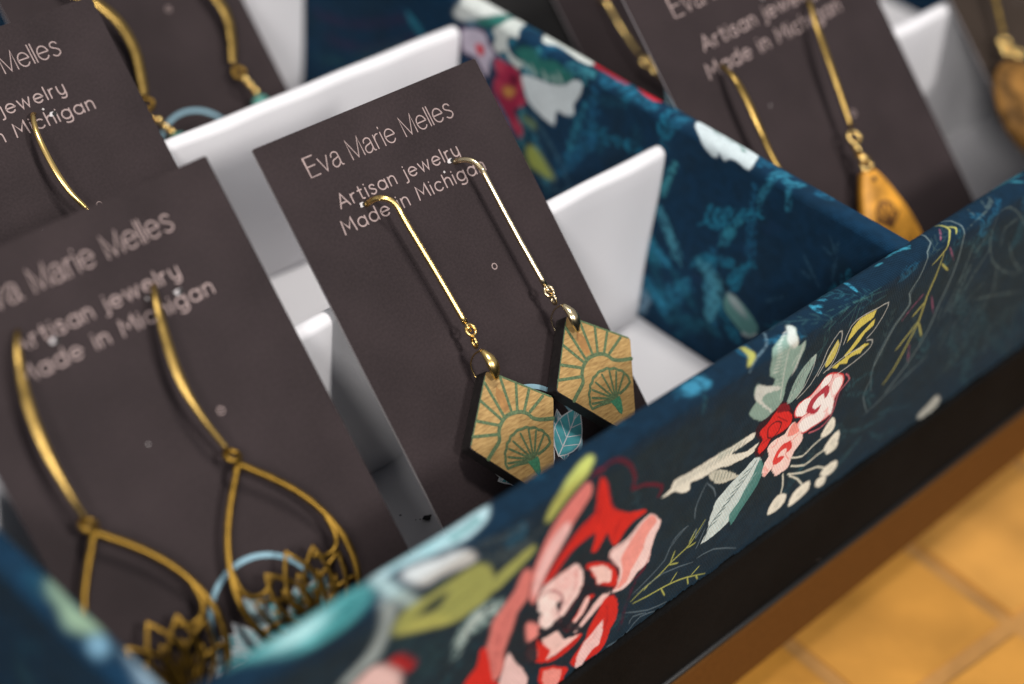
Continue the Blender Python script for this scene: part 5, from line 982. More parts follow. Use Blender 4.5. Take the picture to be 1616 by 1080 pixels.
["l",[66,106,124],0.55,0.6,1.2,0,[83.06,16.75,81.09,16.66,78.68,16.75,76.63,17.48,75.12,18.2]],
["p",[206,213,206],1,0.3,[88.04,48.7,89.4,50.67,90.04,52.7,88.81,53.14,86.1,52.98,81.04,52.73,76.41,52.15,75.08,51.01,75.34,49.89,76.47,49.41,78.47,49.3,81.46,49.71,84.33,50.02,85.52,49.41,86.2,48.7,87.11,48.37]],
["p",[205,30,44],1,0.2,[76.03,51.46,74.8,52.08,72.61,52.45,69.25,52.34,66.39,51.83,65.92,50.68,66.72,49.66,68.57,49.72,70.84,50.06,72.84,50.04,74.5,50.14,75.71,50.74]],
["p",[205,30,44],1,0.2,[64.73,51.69,61.51,51.9,58.03,51.65,57.67,50.64,58.54,49.69,60.07,49.62,61.89,50.01,63.94,50.87]],
["l",[36,108,138],0.75,1.0,3.0,0,[69.6,47.29,69.11,48.33,68.07,49.31,65.98,49.18,63.41,48.73,60.43,48.43,58.06,48.21]],
["l",[36,108,138],0.75,1.0,2.5,0,[52.15,45.69,51.48,46.73,51.13,48.08,50.71,48.88,50.21,49.32]],
["l",[24,78,98],0.5,1.2,2.2,1,[73.3,36.47,70.9,36.54,68.5,35.96,68.19,33.36,68.48,30.8]],
["l",[24,78,98],0.5,1.2,2.2,1,[61.28,42.51,60.27,41.07,59.42,39.15,59.98,36.96,60.77,35.18]],
["l",[24,78,98],0.5,1.2,2.2,1,[52.4,46.97,52.79,44.91,53.1,42.38,52.8,40.31,52.41,38.81]],
["l",[24,78,98],0.5,1.2,2.2,1,[72.55,42.29,70.22,42.65,67.26,43.46,64.34,45.34,62.11,47.06]],
["l",[24,78,98],0.5,1.2,2.2,1,[73.61,30.38,72.29,30.31,70.98,30.25]],
["p",[206,219,221],1,0.25,[47.8,49.03,48.56,50.37,48.49,51.47,46.98,51.62,44.59,51.5,41.44,51.67,38.24,51.76,35.71,51.74,33.81,51.22,32.97,49.49,32.57,47.57,32.67,46.53,33.0,45.92,33.78,45.98,34.78,46.27,35.95,46.46,37.1,46.44,37.95,45.66,38.7,45.01,39.5,45.62,40.12,46.26,40.18,45.77,40.25,45.07,40.85,44.73,41.71,44.66,42.79,45.08,43.87,45.71,44.65,46.36,45.32,47.06,46.56,47.96]],
["l",[70,120,110],0.8,0.3,0.9,0,[44.33,50.72,43.42,50.56,42.52,50.4]],
["l",[70,120,110],0.8,0.3,0.9,0,[41.07,50.52,39.98,50.61,38.9,50.7]],
["l",[70,120,110],0.8,0.3,0.9,0,[38.0,51.0,37.12,50.38,36.24,49.76]],
["l",[48,126,152],0.75,0.7,2.0,1,[28.45,46.49,27.73,47.56,27.48,49.13,26.53,50.12,25.61,50.75]],
["l",[48,126,152],0.75,0.7,1.4,1,[27.32,46.41,28.03,45.03,28.8,43.18,29.12,41.09,29.26,39.4]],
["l",[48,126,152],0.75,0.7,2.0,1,[26.45,48.76,25.47,48.41,24.24,48.28,23.13,49.11,22.29,50.01]],
["l",[48,126,152],0.75,0.7,1.4,1,[24.09,47.63,23.42,46.02,22.94,44.27,22.94,43.16,23.06,42.46]],
["p",[124,158,180],0.85,0.5,[53.12,0.17,53.2,1.98,52.88,4.29,52.68,6.15,52.19,7.25,50.79,6.73,49.6,5.34,49.78,3.32,50.59,1.38,51.93,0.27]],
["l",[24,86,106],0.6,1.0,2.2,1,[51.48,16.51,50.1,13.83,48.71,10.92,48.49,9.69,48.61,9.15]],
["l",[24,86,106],0.6,1.0,2.2,1,[46.3,15.93,44.71,14.55,42.56,12.76,40.1,10.96,38.11,9.56]],
["l",[24,86,106],0.6,1.0,2.2,1,[45.94,2.93,41.09,5.45,36.34,7.91]],
["l",[24,86,106],0.6,1.0,2.2,1,[49.21,9.71,46.61,8.58,43.38,7.26,40.47,6.38,38.28,5.8]],
["l",[24,86,106],0.6,1.0,2.2,1,[52.53,9.11,51.48,7.45,50.42,5.77]],
["l",[24,86,106],0.6,1.0,2.2,1,[42.07,0.65,39.42,3.88,36.17,7.1,33.26,7.71,31.09,7.52]],
["p",[88,136,132],1,0.3,[31.73,17.83,30.56,18.05,29.12,17.79,27.67,17.31,26.28,16.64,25.06,15.87,24.1,15.1,23.52,14.57,23.35,13.94,23.72,12.72,24.4,11.57,25.14,11.04,26.11,10.94,27.49,11.39,28.97,12.09,30.38,12.73,31.52,13.44,32.13,14.2,32.34,15.13,32.25,16.59]],
["p",[170,181,182],0.9,0.4,[31.71,17.74,30.76,17.85,29.45,17.59,28.27,16.89,27.25,16.05,26.45,15.33,26.25,14.86,27.41,14.98,28.95,15.37,30.11,15.77,31.02,16.29,31.63,17.08]],
["l",[200,206,206],0.7,0.3,0.7,0,[26.51,11.06,25.5,11.3,24.41,11.64,23.91,12.09,23.68,12.46]],
["l",[44,80,100],0.6,0.3,0.8,1,[17.55,35.6,16.58,34.56,15.27,33.21,13.75,31.78,12.53,30.66]],
["l",[44,80,100],0.6,0.3,0.8,1,[12.95,42.28,11.91,40.79,10.8,38.67,10.44,35.93,10.34,33.62]],
["l",[44,80,100],0.6,0.3,0.8,1,[10.89,42.25,10.94,40.01,10.98,37.76]],
["l",[44,80,100],0.6,0.3,0.8,1,[13.78,38.99,12.47,38.73,11.16,38.47]],
["l",[44,80,100],0.6,0.3,0.8,1,[17.5,31.9,15.51,31.61,13.53,31.32]],
["l",[44,80,100],0.6,0.3,0.8,1,[23.15,20.87,21.34,22.61,19.56,24.33]],
["l",[22,48,78],0.5,1,1.5,0,[26.78,35.86,26.11,35.82,25.45,35.77]],
["l",[22,48,78],0.5,1,1.5,0,[40.07,16.24,39.36,16.22,38.66,16.19]],
["l",[22,48,78],0.5,1,1.5,0,[46.93,12.06,46.2,12.04,45.47,12.02]],
["l",[22,48,78],0.5,1,1.5,0,[30.19,29.57,29.51,29.54,28.84,29.5]],
["l",[22,48,78],0.5,1,1.5,0,[40.55,16.93,39.84,16.9,39.13,16.88]],
["l",[22,48,78],0.5,1,1.5,0,[25.4,37.6,24.74,37.56,24.09,37.52]],
["l",[22,48,78],0.5,1,1.5,0,[35.83,24.14,35.13,24.11,34.44,24.08]],
["l",[22,48,78],0.5,1,1.5,0,[36.07,28.13,35.38,28.09,34.69,28.06]],
["l",[52,34,66],0.6,1.5,2.5,0,[154.7,23.97,149.27,24.7,141.87,26.56,133.04,31.17,126.0,35.32]],
["l",[52,34,66],0.6,1.5,2.5,0,[150.1,19.58,144.7,20.25,137.35,22.26,128.65,27.7,121.75,32.65]],
["l",[34,80,84],0.5,1.5,2.0,0,[154.2,12.73,149.81,13.96,145.49,15.18]],
["l",[34,80,84],0.5,1.5,2.0,0,[141.38,18.76,133.29,24.16,125.48,29.37]]],
"left":[
["p",[134,160,134],1,0.8,[26.01,51.09,26.53,52.15,26.15,52.9,24.07,52.43,21.72,51.72,20.59,51.45,19.6,51.48,17.96,52.03,16.35,52.61,15.26,52.83,14.48,52.67,13.9,51.84,13.8,50.8,14.58,49.88,15.71,49.08,16.7,48.4,17.86,48.13,19.45,48.86,21.07,49.73,22.26,49.76,23.37,49.76,24.82,50.31]],
["p",[120,162,184],1,0.8,[13.94,49.06,13.98,50.24,13.48,51.18,12.3,50.97,11.13,50.27,10.64,49.38,10.62,48.54,11.14,48.08,11.97,47.98,13.06,48.35]],
["p",[142,168,184],1,0.8,[10.46,52.1,9.57,52.66,7.47,53.01,4.7,52.93,2.15,52.62,0.98,52.26,0.77,51.73,1.71,50.68,3.21,49.87,4.61,50.18,6.23,50.87,8.71,51.49]],
["p",[30,84,104],0.6,1.5,[29.24,50.64,28.98,51.67,27.91,52.23,25.84,51.39,23.96,50.16,23.5,49.22,23.89,48.58,25.19,48.6,26.8,49.01,28.28,49.75]],
["p",[36,78,92],0.6,1.5,[29.5,31.4,28.4,32.55,26.94,32.8,25.52,31.75,24.88,30.12,26.55,28.02,28.62,26.82,29.46,28.82]]]}

def sprays(seed, n, u0, u1, v0, v1, cols, al, lens, w, soft):
    """faint tonal fern sprays of the print: a bent stem with paired leaflets, cloth mm"""
    rr = random.Random(seed)
    out = []
    for _ in range(n):
        x, y, ln, ang = rr.uniform(u0, u1), rr.uniform(v0, v1), rr.uniform(*lens), rr.uniform(.3, 2.8)
        nl, ll, col, a, curve = rr.randint(5, 8), rr.uniform(2.2, 4.5), rr.choice(cols), al * rr.uniform(.6, 1.2), rr.uniform(-.8, .8)
        pts = []
        t_ = ang
        for k in range(9):
            pts.append((x, y))
            x += math.cos(t_) * ln / 8
            y += math.sin(t_) * ln / 8
            t_ += curve / 8
        out.append(['l', col, min(a, .89), soft, w, 1, [c for p in pts for c in p]])
        for k in range(1, nl + 1):
            f = k / (nl + .5) * 8
            i = min(int(f), 7)
            t = f - i
            bx, by = pts[i][0] * (1 - t) + pts[i + 1][0] * t, pts[i][1] * (1 - t) + pts[i + 1][1] * t
            d = ang + curve * f / 8
            L_ = ll * (1 - .55 * k / nl) * rr.uniform(.8, 1.15)
            for sg in (-1, 1):
                b = d + sg * rr.uniform(.6, .95)
                q_ = [bx, by, bx + math.cos(b) * L_ * .5 + math.cos(d) * L_ * .05, by + math.sin(b) * L_ * .5 + math.sin(d) * L_ * .05, bx + math.cos(b - sg * .25) * L_, by + math.sin(b - sg * .25) * L_]
                out.append(['l', col, min(.89, a * rr.uniform(.7, 1.1)), soft, w * rr.uniform(1.2, 2.2), 1, q_])
    return out
ART['front'] = sprays(3, 34, -30, 84, 0, 46, [(44, 80, 88), (52, 74, 78), (34, 84, 98)], .62, (9, 20), .3, .18) + sprays(4, 12, -140, -20, 2, 46, [(30, 60, 72), (34, 74, 84)], .5, (9, 20), .4, .25) + sprays(8, 14, -140, 75, 40, 50, [(24, 80, 108), (30, 92, 122)], .6, (5, 10), .4, .3) + ART['front']
ART['div'] = sprays(5, 34, 0, 120, 0, 44, [(30, 112, 140), (44, 126, 148), (30, 96, 130)], .85, (9, 20), .62, .3) + sprays(15, 14, 45, 115, 8, 44, [(44, 126, 148), (60, 134, 146)], .85, (8, 16), .7, .3) + sprays(16, 7, 25, 50, 0, 22, [(44, 126, 158), (70, 140, 160)], .85, (8, 14), .8, .4) + sprays(6, 8, 0, 110, 44, 51, [(36, 110, 138), (30, 92, 122)], .6, (4, 9), .5, .35) + ART['div']
ART['left'] = sprays(7, 14, 0, 200, 0, 50, [(20, 66, 88), (34, 80, 92)], .55, (10, 22), .6, .4) + ART['left']
ART['back'] = sprays(9, 24, -150, 150, 0, 46, [(20, 66, 88), (34, 80, 92)], .55, (10, 22), .6, .4)

def sig(x):
    return np.clip(x, 0, 1)

def blur(a, ru, rv):
    for ax, r in ((1, ru), (0, rv)):
        r = int(round(r))
        if r < 1:
            continue
        for _ in range(2):
            c = np.cumsum(np.pad(a, [(0, 0), (r + 1, r)] if ax == 1 else [(r + 1, r), (0, 0)], mode='edge'), axis=ax)
            a = ((c[:, 2 * r + 1:] - c[:, :-2 * r - 1]) if ax == 1 else (c[2 * r + 1:] - c[:-2 * r - 1])) / (2 * r + 1)
    return a

def vnoise(U, V, scale, seed):
    r = np.random.RandomState(seed)
    g = r.rand(64, 64)
    x = (U / scale) % 63
    y = (V / scale) % 63
    xi, yi = x.astype(int), y.astype(int)
    fx, fy = x - xi, y - yi
    fx, fy = fx * fx * (3 - 2 * fx), fy * fy * (3 - 2 * fy)
    a = g[yi, xi] * (1 - fx) + g[yi, (xi + 1) % 64] * fx
    b = g[(yi + 1) % 64, xi] * (1 - fx) + g[(yi + 1) % 64, (xi + 1) % 64] * fx
    return a * (1 - fy) + b * fy

def raster(items, us, vs, img, cu, cv):
    """paints the flat print (mm coordinates on the cloth) into img[v,u,3]"""
    for it in items:
        col = np.array(lin(it[1]))
        alpha, soft = it[2], it[3]
        pts = np.array(it[-1]).reshape(-1, 2)
        pad = soft * 2 + 1.0 + (it[4] if it[0] == 'l' else 0)
        lo, hi = pts.min(0) - pad, pts.max(0) + pad
        i0, i1 = np.searchsorted(us, lo[0]), np.searchsorted(us, hi[0])
        j0, j1 = np.searchsorted(vs, lo[1]), np.searchsorted(vs, hi[1])
        if i1 - i0 < 1 or j1 - j0 < 1:
            continue
        U, V = np.meshgrid(us[i0:i1], vs[j0:j1])
        wob = 0.16 * (vnoise(U * .9 + V * .5, V * 2.2 - U * 1.2, 0.75, 3) - .5) + .14 * (vnoise(U, V, .28, 13) - .5)
        if it[0] == 'p':
            cov = np.zeros_like(U)
            for du, dv in ((-.25, -.25), (.25, -.25), (-.25, .25), (.25, .25)):
                uu, vv = U + du * cu + wob, V + dv * cv + wob
                ins = np.zeros(U.shape, bool)
                q_ = np.roll(pts, -1, 0)
                for (x0, y0), (x1, y1) in zip(pts, q_):
                    if y0 == y1:
                        continue
                    c = (y0 > vv) != (y1 > vv)
                    ins ^= c & (uu < (x1 - x0) * (vv - y0) / (y1 - y0) + x0)
                cov += ins * .25
            if soft > cu * .6:
                cov = blur(cov, soft / cu * .5, soft / cv * .5)
        else:
            w, tp = it[4], it[5]
            n = len(pts) - 1
            cov = np.zeros_like(U)
            for k in range(n):
                a, b = pts[k], pts[k + 1]
                d = b - a
                t = sig(((U - a[0]) * d[0] + (V - a[1]) * d[1]) / (d @ d + 1e-9))
                dist = np.hypot(U - a[0] - t * d[0], V - a[1] - t * d[1])
                hw = w / 2
                if tp:
                    g = (k + t) / n
                    hw = hw * (0.35 + 0.65 * np.minimum(1, np.minimum(g, 1 - g) * 4 + .15))
                aa = max(0.13, soft)
                cov = np.maximum(cov, sig((hw - dist) / aa + .5))
        if alpha < .9 and soft > .1:      # dry-brushed washes break up into streaks
            cov = cov * sig(-.45 + 2.3 * (vnoise(U * .8 + V * .6, V * .35 - U * .3, 0.42, 9) * .6 + vnoise(U, V, .9, 4) * .4))
        cov = cov * alpha
        cov = sig(cov)[..., None]
        streak = (vnoise(U * 1.1 + V * .8, V * .4 - U * .3, .38, 17) - .5) * .5 + (vnoise(U, V, 1.6, 19) - .5) * .35
        cov = cov * (.995 - .07 * vnoise(U, V, .33, 23)[..., None])
        img[j0:j1, i0:i1] = img[j0:j1, i0:i1] * (1 - cov) + np.clip(col * (1 + .30 * streak[..., None]), 0, .9) * cov
    return img

RR = 1.9
def profile(s, hh=H, t=T, r=RR):
    """cloth coordinate s -> (offset from outer face, height)"""
    if s <= hh - r:
        return 0.0, s
    if s <= hh + r:
        a = (s - (hh - r)) / (2 * r) * math.pi / 2
        return r - r * math.cos(a), hh - r + r * math.sin(a)
    if s <= hh + t - r:
        return s - hh, hh
    if s <= hh + t + r:
        a = (s - (hh + t - r)) / (2 * r) * math.pi / 2
        return t - r + r * math.sin(a), hh - r + r * math.cos(a)
    return t, hh - (s - hh - t)

def steps(a, segs):
    o = [a]
    for e, d in segs:
        n = max(1, int(round((e - o[-1]) / d)))
        s0 = o[-1]
        o += [s0 + (e - s0) * (k + 1) / n for k in range(n)]
    return np.array(o)

def cloth_wall(name, us, ss, place, items, seed, cu, cv, ragged=False, low=0.0):
    U, V = np.meshgrid(us, ss)
    a = vnoise(U, V, 9.0, seed) * .6 + vnoise(U, V, 3.1, seed + 1) * .4
    navy, slate = np.array(lin((8, 35, 54))), np.array(lin((21, 36, 43)))
    edge = sig((H - 3.2 + 2.4 * (a - .5) - V) / 2.5) * (.62 + .38 * sig((V - 6) / 6.0))
    if not ragged:
        navy = np.array(lin((10, 45, 70)))  # lighter navy than the front wall, offsetting weaker light on the divider
    k = sig(edge * (.55 + .9 * (a - .3)))[..., None] if ragged else sig((a - .35) * .7)[..., None]
    img = navy * (1 - k) + slate * k
    img = img * (0.8 + .4 * vnoise(U, V, 1.3, seed + 2))[..., None]
    img = raster(items, us, ss, img, cu, cv)
    prof = np.array([profile(s) for s in ss])
    nu, nv = len(us), len(ss)
    co = np.zeros((nv, nu, 3))
    bulge = .22 * (vnoise(U, V, 22.0, seed + 5) - .5)
    d = prof[:, 0][:, None] + np.zeros(nu)
    z = prof[:, 1][:, None] + np.zeros(nu)
    z = z + np.where(V > H - 1, bulge, 0) - low * (z > H - 6)
    if ragged:
        z[0] += .5 * (vnoise(us, us * 0, .6, 5) - .5) + .7 * (vnoise(us, us * 0 + 3, 4.0, 6) - .5)
    place(co, U, d, z)
    co[..., 2] += ZT
    me = bpy.data.meshes.new(name)
    me.vertices.add(nu * nv)
    me.vertices.foreach_set('co', (co * MM).astype(np.float32).ravel())
    idx = np.arange(nu * nv).reshape(nv, nu)
    quads = np.stack([idx[:-1, :-1], idx[:-1, 1:], idx[1:, 1:], idx[1:, :-1]], -1).reshape(-1, 4)
    me.loops.add(quads.size)
    me.loops.foreach_set('vertex_index', quads.ravel().astype(np.int32))
    me.polygons.add(len(quads))
    me.polygons.foreach_set('loop_start', np.arange(0, quads.size, 4, dtype=np.int32))
    me.polygons.foreach_set('loop_total', np.full(len(quads), 4, dtype=np.int32))
    me.polygons.foreach_set('use_smooth', np.ones(len(quads), dtype=bool))
    uvl = me.uv_layers.new(name='UVMap')
    uvd = np.stack([U.ravel()[quads.ravel()], V.ravel()[quads.ravel()]], -1).astype(np.float32)
    uvl.data.foreach_set('uv', uvd.ravel())
    ca = me.color_attributes.new('Print', 'FLOAT_COLOR', 'POINT')
    rgba = np.ones((nu * nv, 4), np.float32)
    rgba[:, :3] = np.clip(img.reshape(-1, 3) * PRINT_GAIN, 0, .86)
    ca.data.foreach_set('color', rgba.ravel())
    me.materials.append(M['fabric'])
    me.update()
    me.validate()
    o = bpy.data.objects.new(name, me)
    coll.objects.link(o)
    o.parent = tray
    return o
PRINT_GAIN = 1.0
ESS = [(H + T + 3.0, .17), (2 * H + T - 0.5, 4.0)]
CSS = [(H + T + 3.0, .33), (2 * H + T - 0.5, 4.0)]
def pl_front(co, U, d, z):
    co[..., 0], co[..., 1], co[..., 2] = U, -T + d, z
def pl_div(co, U, d, z):
    co[..., 0], co[..., 1], co[..., 2] = d, U, z
def pl_left(co, U, d, z):
    co[..., 0], co[..., 1], co[..., 2] = XL - T + d, U, z
def pl_right(co, U, d, z):
    co[..., 0], co[..., 1], co[..., 2] = XR + T - d, -U, z
def pl_back(co, U, d, z):
    co[..., 0], co[..., 1], co[..., 2] = -U, YB + T - d, z
cloth_wall('front_wall', steps(XL - T, [(-112, .5), (-70, .25), (44, .15), (78, .25), (XR + T, .6)]), steps(-1.0, ESS), pl_front, ART['front'], 21, .17, .17, True)
cloth_wall('divider', steps(-2.7, [(118, .33), (YB + .2, 1.2)]), steps(-.2, CSS), pl_div, ART['div'], 41, .33, .33, False, .25)
cloth_wall('side_wall', steps(-T + .05, [(YB + T, .5)]), steps(-1.0, [(H + T + 3, .5), (2 * H + T - .5, 4.0)]), pl_left, ART['left'], 61, .5, .5)
cloth_wall('side_wall', steps(-YB - T, [(T - .05, 1.0)]), steps(-1.0, [(H + T + 3, 1.0), (2 * H + T - .5, 4.0)]), pl_right, ART['back'], 81, 1.0, 1.0)
cloth_wall('back_wall', steps(-XR - T + .1, [(-XL + T - .1, 1.0)]), steps(-1.0, [(H + T + 3, 1.0), (2 * H + T - .5, 4.0)]), pl_back, ART['back'], 91, 1.0, 1.0)

# satin slots ------------------------------------------------------------
def satin_floor(x0, x1, seed):
    xs = np.linspace(x0, x1, 90)
    ys = np.linspace(.3, YB - .3, 110)
    v = []
    for y in ys:
        for x in xs:
            w = .35 * math.sin(x * .11 + seed + 1.5 * math.sin(y * .06)) + .25 * math.sin(y * .21 + x * .05 + seed)
            v.append((x, y, -.35 + .3 * w))
    f = [(j * 90 + i, j * 90 + i + 1, (j + 1) * 90 + i + 1, (j + 1) * 90 + i) for j in range(109) for i in range(89)]
    return tpart('satin_floor', v, f, M['satin'], True)
def satin_riser(x0, x1, y, seed, h=41.5):
    """upright padded strip, cloth rolled over the top edge and both ends"""
    r = 1.7
    prof = [(0.9, -1.2), (0.25, 0.6), (0, 3)] + [(0, 3 + (h - r - 3) * k / 9) for k in range(1, 10)]
    prof += [(r - r * math.cos(a), h - r + r * math.sin(a)) for a in [math.pi * k / 10 for k in range(1, 11)]]
    prof += [(2 * r, h - r - (h - r) * k / 5) for k in range(1, 6)]
    n = 130
    v = []
    for i in range(n):
        t = i / (n - 1)
        x = x0 + (x1 - x0) * t
        e = min(x - x0, x1 - x)
        sq = 1.0 if e > 1.5 else math.sqrt(max(0.0, 1 - (1 - e / 1.5) ** 2))
        for (dy, z) in prof:
            b = .42 * math.sin(x * .13 + seed + z * .09) * math.sin(z * .075) + .18 * math.sin(x * .31 + 2 * seed)
            yy = y + r + (dy - r) * (0.18 + .82 * sq)
            zz = z - (1 - sq) * 1.6 * max(0, (z - h + 6) / 6)
            v.append((x, yy + b * (1 if dy < r else .3), zz + .12 * math.sin(x * .07 + seed)))
    m = len(prof)
    f = [(i * m + k, (i + 1) * m + k, (i + 1) * m + k + 1, i * m + k + 1) for i in range(n - 1) for k in range(m - 1)]
    f += [tuple(reversed(range(m))), tuple((n - 1) * m + k for k in range(m))]
    return tpart('satin_riser', v, f, M['satin'], True)
fl = satin_floor(XL + .2, -.2, 1.3)
satin_floor(T + .2, XR - .2, 4.1)
for k, y in enumerate((50.75, 107.9, 157.0)):
    satin_riser(XL + .5, -.55, y, 1.0 + 1.7 * k)
    satin_riser(T + .6, XR - .5, y, 2.2 + 1.3 * k)
mb = MB()
for (cx, cy, r, e) in ((-74.7, 36.1, .62, 1.6), (-75.9, 36.6, .16, 1.0), (-77.9, 39.6, .2, 1.2), (-76.6, 37.0, .12, 1)):
    pts = [(cx + r * e * math.cos(a) * (1 + .25 * math.sin(3 * a + cx)), cy + r * math.sin(a) * (1 + .2 * math.cos(4 * a))) for a in [2 * math.pi * k / 14 for k in range(14)]]
    mb.add(*flat_poly(pts, .12 + ZT))
mb.build('smudge', M['soot'], fl)

# ------------------------------------------------------------------ lettering (own stroke alphabet)
def arc(cx, cy, rx, ry, a0, a1, n=14):
    return [(cx + rx * math.cos(math.radians(a0 + (a1 - a0) * k / n)), cy + ry * math.sin(math.radians(a0 + (a1 - a0) * k / n))) for k in range(n + 1)]
def C(*p):
    return [tuple(x[:2]) for x in smooth_path(p, 5)]
BOWL = arc(.32, .34, .32, .34, 0, 360, 22)
NARC = C((0, .40), (.06, .58), (.26, .685), (.45, .60), (.5, .42), (.5, 0))
SS = C((.42, .57), (.34, .665), (.2, .69), (.07, .63), (.05, .5), (.15, .41), (.3, .335), (.42, .24), (.42, .1), (.3, .005), (.15, -.01), (.01, .08))
ROUND = {
 'A': ([[(0, 0), (.4, 1), (.8, 0)], [(.14, .33), (.66, .33)]], .8),
 'r': ([[(0, 0), (0, .68)], C((0, .40), (.05, .57), (.17, .66), (.30, .67))], .32),
 't': ([C((.15, .95), (.15, .5), (.15, .14), (.2, .02), (.32, 0)), [(0, .68), (.33, .68)]], .34),
 'i': ([[(0, 0), (0, .68)], [(0, .93), (.002, .945)]], 0),
 's': ([SS], .44),
 'a': ([BOWL, [(.64, .68), (.64, 0)]], .64),
 'n': ([[(0, 0), (0, .68)], NARC], .5),
 'j': ([C((.1, .68), (.1, .2), (.1, -.14), (.04, -.26), (-.1, -.28)), [(.1, .93), (.102, .945)]], .1),
 'e': ([[(.01, .36), (.63, .36)] + arc(.32, .34, .32, .34, 4, 318, 20)], .64),
 'w': ([[(0, .68), (.22, 0), (.44, .66), (.66, 0), (.88, .68)]], .88),
 'l': ([[(0, 0), (0, 1)]], 0),
 'y': ([C((0, .68), (0, .32), (.08, .08), (.25, 0), (.42, .08), (.5, .3)), C((.5, .68), (.5, .2), (.49, -.05), (.42, -.24), (.25, -.3), (.06, -.24))], .5),
 'M': ([[(0, 0), (.09, 1), (.46, .32), (.83, 1), (.92, 0)]], .92),
 'd': ([BOWL, [(.64, 1), (.64, 0)]], .64),
 'c': ([arc(.32, .34, .32, .34, 42, 318, 18)], .57),
 'h': ([[(0, 0), (0, 1)], NARC], .5),
 'g': ([BOWL, C((.64, .68), (.64, .2), (.63, -.08), (.54, -.26), (.32, -.31), (.1, -.24))], .64)}
X = .72 / .68
def sx(p):
    return [(a, b * X) for a, b in p]
THIN = {
 'E': ([[(.55, 1), (0, 1), (0, 0), (.57, 0)], [(0, .52), (.5, .52)]], .57),
 'v': ([[(0, .72), (.27, 0), (.54, .72)]], .54),
 'a': ([C((.05, .54), (.1, .67), (.26, .735), (.42, .67), (.46, .53), (.46, .3), (.46, .1), (.5, .01), (.56, 0)), C((.46, .45), (.3, .4), (.1, .35), (.0, .21), (.03, .06), (.16, -.01), (.32, .04), (.46, .2))], .56),
 'M': ([[(0, 0), (0, 1), (.37, .02), (.74, 1), (.74, 0)]], .74),
 'r': ([[(0, 0), (0, .72)], C((0, .42), (.05, .6), (.16, .70), (.28, .71))], .28),
 'i': ([[(0, 0), (0, .72)], [(0, .93), (0, 1.0)]], 0),
 'e': ([sx([(.01, .36), (.58, .36)] + arc(.295, .34, .29, .34, 4, 322, 20))], .59),
 'l': ([[(0, 0), (0, 1)]], 0),
 's': ([sx(SS)], .44)}

def lettering(name, text, font, x0, x1, base, cap, w, gap, space, parent, z=.05, slope=0.0):
    """one printed line; base = distance of the baseline below the card's top edge"""
    x = 0
    strokes = []
    for ch in text:
        if ch == ' ':
            x += space
            continue
        st, adv = font[ch]
        for s in st:
            strokes.append([(x + a, b) for a, b in s])
        x += adv + gap
    x -= gap
    k = (x1 - x0) / (x * cap)
    mb = MB()
    for i, s in enumerate(strokes):
        mb.add(*ribbon([(x0 + a * cap * k, -base + b * cap + slope * a * cap) for a, b in s], w, z + .0006 * (i % 7)))
    return mb.build(name, M['print'], parent)

# ------------------------------------------------------------------ cards
def frame(x, y, z, lean, roll, yaw):
    up = Vector((0, math.sin(lean), math.cos(lean)))
    xx = Vector((1, 0, 0))
    a = math.cos(roll) * xx + math.sin(roll) * up
    b = math.cos(roll) * up - math.sin(roll) * xx
    Rz = Matrix.Rotation(yaw, 3, 'Z')
    a, b = Rz @ a, Rz @ b
    n = a.cross(b)
    m = Matrix((a, b, n)).transposed().to_4x4()
    m.translation = Vector((x, y, z)) * MM + Vector((0, 0, Z0))
    return m

def leaf_outline(L, w, n=9):
    r = [(w * math.sin(math.pi * (k / n) ** .85) , L * k / n) for k in range(n + 1)]
    return r + [(-a, b) for a, b in reversed(r[1:-1])]

def emblem(card, cx, cy, S):
    """printed ring with a spray of teal leaves"""
    mb = MB()
    n = 64
    R = 9.15 * S
    w = .42 * S
    v = []
    for k in range(n):
        a = 2 * math.pi * k / n
        v += [(cx + (R - w) * math.cos(a), -cy + (R - w) * math.sin(a), .04), (cx + (R + w) * math.cos(a), -cy + (R + w) * math.sin(a), .04)]
    mb.add(v, [(2 * k, 2 * k + 1, (2 * k + 3) % (2 * n), (2 * k + 2) % (2 * n)) for k in range(n)])
    mb.build('ring_print', M['ring_ink'], card)
    mb = MB()
    LV = [(-3.6, -4.2, 7.0, 2.0, 40), (-3.2, -6.6, 9.0, 2.0, 14), (.3, -5.5, 9.3, 1.9, -2), (3.0, -6.0, 9.2, 2.0, -22), (2.2, -4.6, 10.5, 2.9, -58), (-4.2, -5.0, 8.2, 2.2, 62), (-6.0, -3.2, 5.5, 1.6, 86), (-1.2, -1.2, 6.2, 1.7, 6)]
    for i, (x, y, L, w_, ang) in enumerate(LV):
        a = math.radians(ang)
        ca, sa = math.cos(a), math.sin(a)
        tr = lambda p: (cx + S * (x + p[0] * ca - p[1] * sa), -cy + S * (y + p[0] * sa + p[1] * ca))
        z = .05 + .012 * i
        out = [tr(p) for p in leaf_outline(L, w_)]
        mb.add(*flat_poly(list(reversed(out)), z), (0 if i in (0, 2, 3, 4, 6) else 1))
        mb.add(*ribbon(out + [out[0]], .20 * S, z + .004, False), 2)
        mb.add(*ribbon([tr((0, 0)), tr((.1, L * .5)), tr((0, L * .95))], .2 * S, z + .004), 2)
        for t in (.2, .38, .56, .72):
            ww = w_ * math.sin(math.pi * (t + .2) ** .85) * .92
            for sgn in (-1, 1):
                mb.add(*ribbon([tr((0, L * t)), tr((sgn * ww * .6, L * (t + .12))), tr((sgn * ww, L * (t + .2)))], .13 * S, z + .004), 2)
    mb.build('leaf_print', [M['teal_ink'], M['pale_teal_ink'], M['white_ink']], card)

